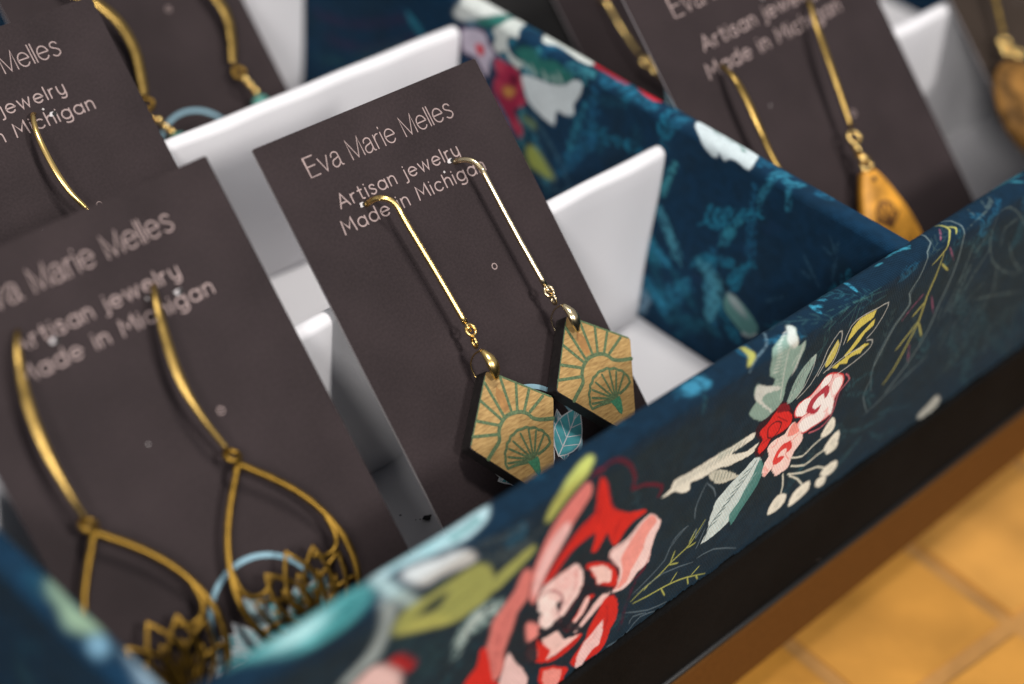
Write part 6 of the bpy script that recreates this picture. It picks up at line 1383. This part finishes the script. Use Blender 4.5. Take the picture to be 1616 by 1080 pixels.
def earring_card(label, fr, W, L, S=1.0, du=0.0, dv=0.0, holes=(), text=True, art=True, mat='card', slope=0.0):
    mtx = frame(*fr)
    bm_pts = []
    r = .25
    pts = [(r, 0), (W - r, 0), (W, -r), (W, -L + r), (W - r, -L), (r, -L), (0, -L + r), (0, -r)]
    # slight curl of the stock: grid
    nx, ny = 12, 18
    v, f = [], []
    def bow(u, t):
        return .0
    top = [(p[0], p[1], 0) for p in reversed(pts)]
    bot = [(p[0], p[1], -.42) for p in reversed(pts)]
    n = len(pts)
    mb = MB()
    mb.add(top + bot, [tuple(range(n))], 0)
    mb.f.append(tuple(reversed(range(n, 2 * n)))); mb.m.append(0)
    for i in range(n):
        mb.f.append((i, n + i, n + (i + 1) % n, (i + 1) % n)); mb.m.append(1)
    c = mb.build('earring_card', [M[mat], M['card_edge']])
    c.matrix_world = mtx
    tag(c, label, 'card', 'printed earring cards in the tray')
    if text:
        A = lambda x: du + x * S
        lettering('name_print', 'Eva Marie Melles', THIN, A(7.9), A(40.6), dv + 8.0 * S, 3.45 * S, .215 * S, .17, .42, c, slope=slope)
        lettering('tagline_print', 'Artisan jewelry', ROUND, A(10.4), A(37.9), dv + 14.65 * S, 2.3 * S, .26 * S, .30, .55, c, slope=slope)
        lettering('tagline_print', 'Made in Michigan', ROUND, A(8.9), A(41.6), dv + 18.9 * S, 2.35 * S, .26 * S, .30, .55, c, slope=slope)
    if art:
        emblem(c, W / 2, 64.6 * S + dv, S)
        mb = MB()
        hx, hy = du + 33.7 * S, -(dv + 34.8 * S)
        mb.add(*ribbon([(hx + .52 * S * math.cos(a), hy + .52 * S * math.sin(a)) for a in [2 * math.pi * k / 16 for k in range(17)]], .17 * S, .05, False))
        mb.build('dot_print', M['print'], c)
    if holes:
        for (hx, hv) in holes:
            mb = MB()
            pp = [(hx + (.62 + .16 * math.sin(3 * a + hx)) * math.cos(a), -hv + (.5 + .1 * math.cos(2 * a)) * math.sin(a)) for a in [2 * math.pi * k / 16 for k in range(16)]]
            mb.add(*flat_poly(pp, .07))
            rim = mb.build('punched_hole_rim', M['hole'], c)
            pp = [(hx + .38 + .46 * math.cos(a), -hv - .1 + .40 * math.sin(a)) for a in [2 * math.pi * k / 14 for k in range(14)]]
            v_, f_ = flat_poly(pp, .078)
            mesh_obj('punched_hole', v_, f_, M['soot'], rim)
    return c, mtx

FC = (-85.731, 72.160, 63.063, .8157, -.0031, 0)
FL = (-149.76, 71.65, 64.73, .800, .065, -.072)
FR = (3.15, 73.73, 66.63, .777, .09, -.085)
FB = (-128.9, 129.31, 63.06, .8157, 0, 0)
F3 = (-76.4, 179.2, 63.06, .8157, 0, 0)
F4 = (24.6, 129.31, 63.06, .8157, 0, 0)
F6 = (6.6, 131.5, 63.06, .8157, 0, 0)
F5 = (95.0, 72.16, 63.06, .8157, 0, 0)
_, mC = earring_card('sharp dark card in front, holding two wooden kite earrings', FC, 50.8, 91.6, holes=((14.6, 15.5), (35.4, 14.9)))
_, mL = earring_card('blurred dark card nearest the camera, holding two lotus teardrop earrings', FL, 53.3, 91.6, 1.05, holes=((16.9, 15.9), (38.2, 17.4)))
_, mR = earring_card('dark card right of the navy divider, holding an amber drop earring', FR, 63.5, 91.5, 1.25, 0, 2.0, holes=((15.6, 24.6),))
_, mB = earring_card('dark card at left edge with lone curved gold wire, behind the lotus card', FB, 52.0, 91.0, 1.02, holes=((34.3, 17.6),))
_, m3 = earring_card('dark card at top left behind the white satin ledge, holding gold bar earrings', F3, 52.0, 91.0, 1.02)
_, m4 = earring_card('shadowed dark card at top, mostly hidden behind the amber earring card', F4, 52.0, 91.0, 1.02)
earring_card('added card sliver at the top, black to stand for shade, between the navy divider and shadowed card', F6, 50.0, 91.0, .98, text=False, art=False, mat='card_shade_black')  # added card, covers the riser end so this spot stays dark
_, m5 = earring_card('card at the far right, tinted brown for its shade, with a bronze oval earring', F5, 55.0, 91.0, 1.08, mat='card_shade_brown')

# ------------------------------------------------------------------ earrings
def earring(name, label, mtx, anchor, group=None):
    e = empty(name, mtx @ Matrix.Translation(Vector((anchor[0], -anchor[1], anchor[2])) * MM))
    tag(e, label, 'earring', group)
    ax, ay, ah = anchor[0], -anchor[1], anchor[2]
    L = lambda u, v, h: (u - ax, -v - ay, h - ah)
    return e, L

def wire(e, L, pts, ra, rb, mat, n=8, name='ear_wire'):
    path = smooth_path([L(*p) for p in pts], n)
    k = len(path)
    def prof(r):
        if not hasattr(r, '__len__'):
            return [r] * k
        return list(np.interp(np.linspace(0, 1, k), np.linspace(0, 1, len(r)), r))
    v, f = sweep(path, prof(ra), prof(rb), (0, 0, 1), 12)
    return mesh_obj(name, v, f, mat, e, True)

# kite earrings ------------------------------------------------------
KITE = [(0, 9.9), (10.15, 0), (0, -15.4), (-10.15, 0)]
def round_poly(pts, r, n=4):
    o = []
    k = len(pts)
    for i in range(k):
        p, a, b = np.array(pts[i]), np.array(pts[i - 1]), np.array(pts[(i + 1) % k])
        d1 = (a - p) / np.linalg.norm(a - p)
        d2 = (b - p) / np.linalg.norm(b - p)
        s, e = p + d1 * r, p + d2 * r
        for j in range(n + 1):
            t = j / n
            o.append(tuple((1 - t) ** 2 * s + 2 * t * (1 - t) * p + t * t * e))
    return o
ENG = dict(
 sun=[(-7.88, 3.15), (-6.38, 2.48), (-4.22, 1.51), (-3.46, .18), (-2.3, -.81), (-.62, -1.43), (1.05, -1.28), (2.66, -.7), (3.64, .23), (4.18, 1.25), (5.6, 2.16), (7.93, 3.05)],
 rays=[[(-1.43, -8.12), (-1.07, -1.64)], [(1.91, -7.55), (.82, -1.85)], [(4.34, -5.44), (2.02, -1.45)], [(6.3, -3.5), (3.18, -.61)], [(8.14, -1.16), (4.18, .01)], [(-3.84, -5.82), (-1.89, -1.56)], [(-6.44, -3.3), (-2.8, -.74)], [(-8.56, -1.35), (-3.78, .49)]],
 fan=[(-5.28, 6.23), (-4.68, 4.52), (-3.56, 3.21), (-2.38, 2.38), (-.93, 1.83), (1.04, 1.82), (2.64, 2.41), (4.02, 3.36), (4.88, 4.54), (5.04, 6.02), (4.41, 6.51), (1.75, 6.9)],
 low=[(-5.28, 6.23), (-3.5, 6.47), (-1.16, 7.12)],
 stem=[(-1.09, 7.0), (-.04, 7.2), (1.41, 7.11), (1.27, 7.97), (.45, 9.6), (-.25, 10.1), (-.6, 9.4), (-.71, 8.27)],
 ribs=[[(.2, 7.15), (-4.09, 4.65)], [(.2, 7.15), (-3.19, 3.54)], [(.2, 7.15), (-1.75, 2.82)], [(.23, 7.11), (.32, 2.32)], [(.34, 7.1), (2.18, 2.5)], [(.5, 7.11), (3.41, 3.39)], [(.66, 7.12), (4.52, 4.59)], [(.1, 7.2), (-4.7, 5.5)]],
 stain=[(.34, -6.62), (1.23, -4.66), (.78, -2.2), (-.74, -2.1), (-.68, -5.31)])
def kite_earring(label, wpts, r1, r2, btop, bbot, mid, rot, metal):
    nearer = lambda p, k: (p[0] + .66 * k, p[1] + .1 * k, p[2] - k)
    wpts = [nearer(p, 1.1 * min(1, max(0, (p[1] - 20) / 21))) for p in wpts]
    r1, r2, btop, bbot = nearer(r1, 1.1), nearer(r2, 1.1), nearer(btop, 1.1), nearer(bbot, 1.1)
    mid = (mid[0] + .66 * 1.1, mid[1] + .11)
    e, L = earring('kite_earring', label, mC, (wpts[0][0], wpts[0][1], 0), 'wooden kite earrings')
    wire(e, L, wpts, .50, .50, metal, 8)
    hang = wpts[-1]
    mb = MB().add(*torus(L(hang[0] + .05, hang[1] + .75, hang[2] + .1), .72, .27, (0.75, 0.1, .65)))
    mb.build('wire_loop', metal, e, True)
    for i, (c, nrm, rr) in enumerate(((r1, (.25, .1, .95), .92), (r2, (.95, -.1, .35), .95))):
        v, f = torus(L(*c), rr, .27, nrm, squash=1.15)
        mesh_obj('jump_ring', v, f, metal, e, True)
    # bail: swelling pinch shell in front, thin strap round the back of the plate
    path, ra, rb = [], [], []
    for k in range(15):
        t = k / 14
        path.append(L(btop[0] + (bbot[0] - btop[0]) * t, btop[1] + (bbot[1] - btop[1]) * t, btop[2] + 1.0 * math.sin(math.pi * min(1, t * 1.05)) + .9))
        w = .34 + .80 * math.sin(math.pi * min(1, t * .95 + .02)) * (.8 + .3 * t)
        ra.append(w if k < 14 else .35)
        rb.append(w * .62 if k < 14 else .25)
    v, f = sweep(path, ra, rb, (0, 0, 1), 14)
    bail = mesh_obj('bail', v, f, metal, e, True)
    sp = [(btop[0], btop[1], btop[2] + .6), (btop[0] - .2, btop[1] + .3, 3.6), (btop[0] - .2, btop[1] + 1.6, 1.6), (btop[0] - .1, btop[1] + 3.6, 1.0), (btop[0], btop[1] + 5.0, 1.4)]
    v, f = sweep(smooth_path([L(*p) for p in sp], 6), .15, .1, (1, 0, 0), 8)
    mesh_obj('bail_strap', v, f, metal, bail, True)
    # plate
    c, s = math.cos(rot), math.sin(rot)
    def K(p, h):        # local (x, y down) -> earring space
        x, y = p
        return L(mid[0] + x * c - y * s, mid[1] + x * s + y * c, h)
    FRONT, BACK = 4.9, 2.0
    out = [K((x, -y), 0)[:2] for (x, y) in round_poly(KITE, .55)]
    z0, z1 = L(0, 0, BACK)[2], L(0, 0, FRONT)[2]
    area2 = sum(a[0] * b[1] - b[0] * a[1] for a, b in zip(out, out[1:] + out[:1]))
    if area2 < 0:
        out = out[::-1]
    n = len(out)
    cx_, cy_ = sum(p[0] for p in out) / n, sum(p[1] for p in out) / n
    ins = [(cx_ + (p[0] - cx_) * .985, cy_ + (p[1] - cy_) * .985) for p in out]
    mb = MB()
    mb.add([(p[0], p[1], z0) for p in out] + [(p[0], p[1], z1 - .12) for p in out] + [(p[0], p[1], z1) for p in ins], [tuple(range(2 * n, 3 * n))], 0)
    mb.f.append(tuple(reversed(range(n)))); mb.m.append(1)
    for r in (0, 1):
        for i in range(n):
            mb.f.append((r * n + i, r * n + (i + 1) % n, (r + 1) * n + (i + 1) % n, (r + 1) * n + i)); mb.m.append(1)
    plate = mb.build('wooden_plate', [M['wood'], M['burnt']], e)
    def fl(pts):
        return [K(p, FRONT)[:2] for p in pts]
    zz = z1 + .03
    mb = MB()
    mb.add(*ribbon(fl([q[:2] for q in smooth_path(ENG['sun'], 4)]), .70, zz))
    for i, r in enumerate(ENG['rays']):
        mb.add(*ribbon(fl(r), .56, zz + .004 + .001 * i))
    mb.add(*ribbon(fl([(.6, -9.2), (9.6, -.35)]), .32, zz + .002))
    mb.add(*ribbon(fl([(-.8, -9.0), (-9.6, -.4)]), .2, zz + .003))
    mb.build('engraved_sun', M['green'], plate)
    mb = MB()
    sc = []
    F_ = ENG['fan']
    for i in range(len(F_) - 1):     # scalloped rim
        a, b = np.array(F_[i]), np.array(F_[i + 1])
        m_ = (a + b) / 2
        o_ = m_ - np.array([.2, 6.0])
        o_ /= np.linalg.norm(o_)
        sc += [tuple(a), tuple(m_ + o_ * .26)]
    sc.append(F_[-1])
    mb.add(*ribbon(fl([q[:2] for q in smooth_path(sc, 3)]), .50, zz + .012))
    mb.add(*ribbon(fl([q[:2] for q in smooth_path(ENG['low'], 4)]), .46, zz + .013))
    for i, r in enumerate(ENG['ribs']):
        mb.add(*ribbon(fl(r), .42, zz + .014 + .001 * i))
    mb.build('engraved_fan', M['green'], plate)
    st = fl(ENG['stem'])
    a2 = sum(a[0] * b[1] - b[0] * a[1] for a, b in zip(st, st[1:] + st[:1]))
    v, f = flat_poly(st if a2 > 0 else st[::-1], zz + .03)
    mesh_obj('fan_stem', v, f, M['emerald'], plate)
    st = fl(ENG['stain'])
    a2 = sum(a[0] * b[1] - b[0] * a[1] for a, b in zip(st, st[1:] + st[:1]))
    v, f = flat_poly(st if a2 > 0 else st[::-1], zz - .012)
    mesh_obj('stained_ray', v, f, M['stainwood'], plate)
    return e
kite_earring('wooden kite earring with green sun, left of the pair, nearer the satin gap',
    [(15.36, 15.86, -.8), (15.41, 15.69, .8), (15.94, 15.64, 2.2), (16.69, 16.13, 3.2), (17.54, 17.12, 3.8), (18.03, 18.67, 4.0), (18.14, 21.32, 4.0), (18.68, 31.56, 4.6), (18.99, 41.0, 5.2)],
    (19.1, 42.4, 5.5), (18.55, 44.5, 5.6), (18.08, 46.1, 6.2), (18.25, 51.7, 6.9), (17.95, 59.4), -.014, M['gold'])
kite_earring('wooden kite earring with green sun, right of the pair, on a silvery gold wire',
    [(36.21, 15.4, -.8), (36.23, 15.46, .8), (36.86, 15.99, 2.2), (37.49, 17.0, 3.2), (37.83, 18.68, 3.8), (37.74, 20.55, 4.0), (37.8, 30.3, 4.4), (37.93, 41.7, 5.2)],
    (37.88, 42.9, 5.5), (37.93, 44.4, 5.6), (37.96, 45.9, 6.2), (38.45, 51.4, 6.9), (39.25, 57.85), -.075, M['pale_gold'])

# lotus teardrops ------------------------------------------------------
def lotus_earring(label, wpts, ring, top, axis_rot):
    e, L = earring('lotus_earring', label, mL, (wpts[0][0], wpts[0][1], 0), 'brass lotus teardrop earrings')
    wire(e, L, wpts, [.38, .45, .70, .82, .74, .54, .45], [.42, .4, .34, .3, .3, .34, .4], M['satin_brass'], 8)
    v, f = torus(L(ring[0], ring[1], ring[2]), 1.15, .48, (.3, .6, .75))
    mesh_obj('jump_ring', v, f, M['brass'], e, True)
    c, s = math.cos(axis_rot), math.sin(axis_rot)
    def D(x, y, dh=0):   # drop space: x right, y down from the tip
        return L(top[0] + x * c - y * s, top[1] + x * s + y * c, 3.0 + dh)
    half = [(0, 0), (1.5, 1.5), (4.2, 4.6), (6.9, 8.4), (8.9, 12.6), (10.0, 16.8), (10.1, 20.6), (9.1, 24.3), (6.9, 27.6), (3.7, 29.9)]
    loop = half + [(0, 30.8)] + [(-x, y) for x, y in reversed(half[1:])]
    path = smooth_path([D(x, y) for x, y in loop], 4, True)
    v, f = sweep(path, .60, .45, (0, 0, 1), 10, True)
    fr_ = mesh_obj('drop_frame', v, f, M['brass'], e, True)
    mb = MB()
    bx, by = 0, 29.0
    for k, (ang, ln, w) in enumerate(((62, 10.8, 2.3), (-62, 10.8, 2.3), (40, 12.6, 2.6), (-40, 12.6, 2.6), (20, 13.4, 2.7), (-20, 13.4, 2.7), (0, 14.0, 3.0))):
        a = math.radians(ang)
        pl = []
        for t in np.linspace(0, 1, 13):
            pl.append((w * math.sin(math.pi * t ** 1.15) * (1 - .15 * t), ln * t))
        shp = pl + [(-x, y) for x, y in reversed(pl[1:-1])]
        pts = [D(bx + x * math.cos(a) + y * math.sin(a), by - (y * math.cos(a) - x * math.sin(a)), .16 * k - .4) for x, y in shp]
        mb.add(*sweep(pts, .40, .16, (0, 0, 1), 7, True))
        for q_ in (.34, -.34):      # pierced veins
            vn = [D(bx + q_ * w * math.sin(math.pi * t) * math.cos(a) + (ln * (.12 + .62 * t)) * math.sin(a), by - ((ln * (.12 + .62 * t)) * math.cos(a) - q_ * w * math.sin(math.pi * t) * math.sin(a)), .16 * k - .4) for t in np.linspace(0, 1, 7)]
            if abs(ang) < 50:
                mb.add(*sweep(vn, .2, .14, (0, 0, 1), 6))
    for sgn in (-1, 1):    # outer petals that peel off the rim
        mb.add(*sweep(smooth_path([D(sgn * 9.0, 13.2), D(sgn * 9.1, 16.4), D(sgn * 8.0, 18.4), D(sgn * 5.8, 18.8), D(sgn * 4.0, 17.6)], 5), .5, .42, (0, 0, 1), 7))
    mb.build('lotus_cutout', M['brass'], fr_, True)
    return e
lotus_earring('brass lotus teardrop earring whose open frame shows the blue card ring, right one',
    [(35.56, 14.79, -.8), (34.2, 15.42, 1.5), (32.43, 18.69, 3.2), (30.52, 24.99, 4.2), (29.81, 30.56, 4.4), (30.35, 36.09, 4.0), (31.89, 42.2, 3.2)],
    (32.2, 43.3, 3.0), (32.45, 45.0, 3.0), .0)
lotus_earring('brass lotus teardrop earring at lower left, half sunk behind the tray corner',
    [(12.99, 12.29, -.8), (11.69, 13.04, 1.5), (9.53, 16.52, 3.2), (7.34, 22.82, 4.2), (6.46, 30.07, 4.4), (6.65, 36.75, 4.0), (7.25, 41.0, 3.2)],
    (7.3, 42.0, 3.0), (7.6, 43.5, 3.0), -.03)

# lone curved wire at the left ---------------------------------------------
e, L = earring('hoop_earring', 'thin curved gold wire earring at left, casting a shadow on its card', mB, (31.7, 16.36, 0))
wire(e, L, [(31.7, 16.36, -.8), (29.99, 17.09, 1.5), (28.12, 20.95, 3.5), (27.68, 27.13, 4.2), (28.31, 31.89, 4.2), (29.51, 35.1, 4.0), (31.5, 40.0, 3.5)], [.3, .5, .6, .6, .5, .4], .4, M['gold'])
v, f = torus(L(31.8, 41.3, 3.2), 1.2, .4, (.2, .2, .9))
mesh_obj('jump_ring', v, f, M['gold'], e, True)

# bar earrings at the top left ------------------------------------------------
def bar_earring(label, bar, links, stone):
    e, L = earring('bar_earring', label, m3, (bar[0][0], bar[0][1], 0), 'gold bar earrings with teal stones')
    wire(e, L, bar, [.55, .9, 1.1, 1.15, 1.1, .9], .4, M['satin_brass'], 7, 'curved_bar')
    v, f = torus(L(*links[0]), 1.25, .48, (.2, .2, .95))
    mesh_obj('jump_ring', v, f, M['brass'], e, True)
    for p in links[1:]:
        v, f = ball(L(*p), .92, sx=1.0, sy=.95)
        mesh_obj('bead', v, f, M['gold'], e, True)
    v, f = ball(L(*stone), 2.0, 8, 5, sx=1.1, sy=.9, sz=.7)
    mesh_obj('teal_stone', v, f, M['teal_stone'], e)
bar_earring('curved gold bar earring at top left, next to the lone wire card',
    [(11.5, 24.5, -.8), (13.5, 26.4, 2.0), (16.88, 29.48, 3.5), (19.2, 32.74, 3.5), (20.66, 37.02, 3.5), (20.6, 42.69, 3.5), (18.89, 48.51, 3.5), (17.95, 51.02, 3.5)],
    [(17.6, 52.9, 3.5), (16.6, 56.0, 3.5), (18.15, 56.77, 3.5), (18.84, 58.6, 3.5), (19.6, 60.0, 3.5)], (20.2, 62.0, 3.5))
bar_earring('gold bar earring with teal stone beside the white satin, at top',
    [(40.0, 26.0, -.8), (41.5, 28.5, 2.0), (43.93, 37.83, 3.5), (44.18, 42.32, 3.5), (42.88, 46.32, 3.5), (40.3, 51.36, 3.5)],
    [(40.5, 53.6, 3.5), (41.11, 55.5, 3.5), (41.59, 56.94, 3.5), (42.1, 58.6, 3.5)], (42.0, 61.2, 3.5))

# amber drops on the right card ---------------------------------------------------
def amber_earring(label, wpts, rings, tip, rot):
    e, L = earring('amber_drop_earring', label, mR, (wpts[0][0], wpts[0][1], 0), 'amber drop earrings')
    wire(e, L, wpts, [.35, .6, .8, .85, .7, .5], [.35, .4, .4, .4, .4, .4], M['satin_brass'])
    for i, p in enumerate(rings):
        v, f = torus(L(*p), 1.35 - .15 * (i % 2), .45, ((.2, .3, .9), (.8, .2, .5), (.4, .7, .6))[i % 3])
        mesh_obj('jump_ring', v, f, M['gold'], e, True)
    c, s = math.cos(rot), math.sin(rot)
    half = [(1.3, .2), (2.9, 2.2), (4.8, 6.0), (6.6, 10.6), (7.6, 15.0), (7.3, 19.0), (5.4, 22.4), (2.4, 24.2)]
    out = [(x, y) for x, y in half] + [(-x, y) for x, y in reversed(half)]
    out = [q[:2] for q in smooth_path(out, 3, True)]
    P = [L(tip[0] + x * c - y * s, tip[1] + x * s + y * c, tip[2])[:2] for x, y in out]
    a2 = sum(a[0] * b[1] - b[0] * a[1] for a, b in zip(P, P[1:] + P[:1]))
    if a2 < 0:
        P = P[::-1]
    n = len(P)
    cx_, cy_ = sum(p[0] for p in P) / n, sum(p[1] for p in P) / n
    z = L(0, 0, tip[2])[2]
    mb = MB()
    rows = [(1.0, z - 1.2), (1.0, z + .5), (.975, z + .8), (.5, z + .86)]
    for k, zz in rows:
        mb.v += [(cx_ + (p[0] - cx_) * k, cy_ + (p[1] - cy_) * k, zz) for p in P]
    for r in range(len(rows) - 1):
        for i in range(n):
            mb.f.append((r * n + i, r * n + (i + 1) % n, (r + 1) * n + (i + 1) % n, (r + 1) * n + i)); mb.m.append(0)
    mb.f.append(tuple((len(rows) - 1) * n + i for i in range(n))); mb.m.append(0)
    mb.f.append(tuple(reversed(range(n)))); mb.m.append(0)
    d = mb.build('amber_drop', M['amber'], e, True)
    mb = MB()
    zt = z + .92
    mot = lambda x, y: L(tip[0] + x * c - y * s, tip[1] + x * s + y * c, 0)[:2]
    mb.add(*ribbon([mot(2.6 * math.cos(a_), 9.6 + 2.4 * math.sin(a_)) for a_ in np.linspace(0, 2 * math.pi, 24)], .7, zt, False))
    for a_ in np.linspace(-1.1, 1.1, 7):
        mb.add(*ribbon([mot(0, 12.6), mot(3.9 * math.sin(a_), 12.6 - 5.4 * math.cos(a_))], .5, zt + .01))
    for k_ in range(5):
        mb.add(*ribbon([mot(-3.4 + 1.7 * k_, 15.4), mot(-2.6 + 1.3 * k_, 19.0)], .5, zt + .005))
    mb.build('burnt_motif', M['motif'], d)
    v, f = ball(L(tip[0] + .1 * c - 2.2 * s, tip[1] + 2.2 * c, tip[2] + 1.05), .6, 10, 6, sz=.4)
    mesh_obj('drilled_hole', v, f, M['burnt'], d, True)
amber_earring('gold wire of an earring whose drop is hidden below the navy divider edge',
    [(15.96, 24.21, -.8), (14.21, 24.72, 1.5), (13.19, 27.75, 4.0), (12.7, 32.66, 5.0), (12.42, 38.71, 5.0), (12.58, 43.43, 4.5), (12.9, 49.0, 4.5)],
    [(13.0, 50.8, 4.5), (13.0, 52.8, 4.5)], (13.0, 54.5, 4.2), 0)
amber_earring('amber drop earring on gold wire, peeking above the corner of the navy walls',
    [(45.2, 21.2, -.8), (42.6, 21.4, 2.0), (38.6, 28.6, 4.5), (36.63, 37.88, 5.0), (35.35, 47.4, 4.5)],
    [(34.8, 49.4, 4.5), (34.0, 51.6, 4.6), (34.6, 53.8, 4.5), (34.4, 55.6, 4.6)], (34.2, 56.4, 4.4), .12)

# bronze oval at the far right ----------------------------------------------------
e, L = earring('oval_bead_earring', 'bronze flecked oval bead earring cut off by the right picture edge', m5, (11.0, 27.0, 0))
wire(e, L, [(12.5, 26.2, -.8), (11.4, 27.0, 2.5), (9.6, 32.0, 4.0), (7.58, 38.0, 4.0), (6.8, 40.6, 4.0)], .65, .45, M['satin_brass'])
for p, r in (((5.4, 42.6, 4.0), 1.5), ((4.6, 44.4, 4.4), 1.35), ((7.9, 46.3, 4.2), 1.1)):
    v, f = torus(L(*p), r, .55, (.3, .3, .9))
    mesh_obj('jump_ring', v, f, M['gold'], e, True)
v, f = ball((0, 0, 0), 1.0, 28, 18, sx=9.3, sy=12.0, sz=3.2)
ra_ = .0
cc = L(1.6, 58.2, 4.6)
v = [(cc[0] + a[0] * math.cos(ra_) - a[1] * math.sin(ra_), cc[1] + a[0] * math.sin(ra_) + a[1] * math.cos(ra_), cc[2] + a[2]) for a in v]
mesh_obj('oval_bead', v, f, M['bronze_bead'], e, True)

# chain earring in the shade behind the right card -----------------------------------
e, L = earring('chain_earring', 'small gold chain links in shadow at the top, behind the amber card', m4, (12.0, 36.0, 0))
wire(e, L, [(12.0, 36.0, -.8), (11.4, 37.0, 2.0), (11.2, 43.0, 3.0), (12.6, 50.5, 3.0)], .5, .4, M['gold'])
for p in ((13.3, 52.5, 3.0), (15.2, 55.0, 3.0), (16.8, 57.2, 3.0)):
    v, f = torus(L(*p), 1.0, .5, (.3, .3, .9))
    mesh_obj('jump_ring', v, f, M['gold'], e, True)
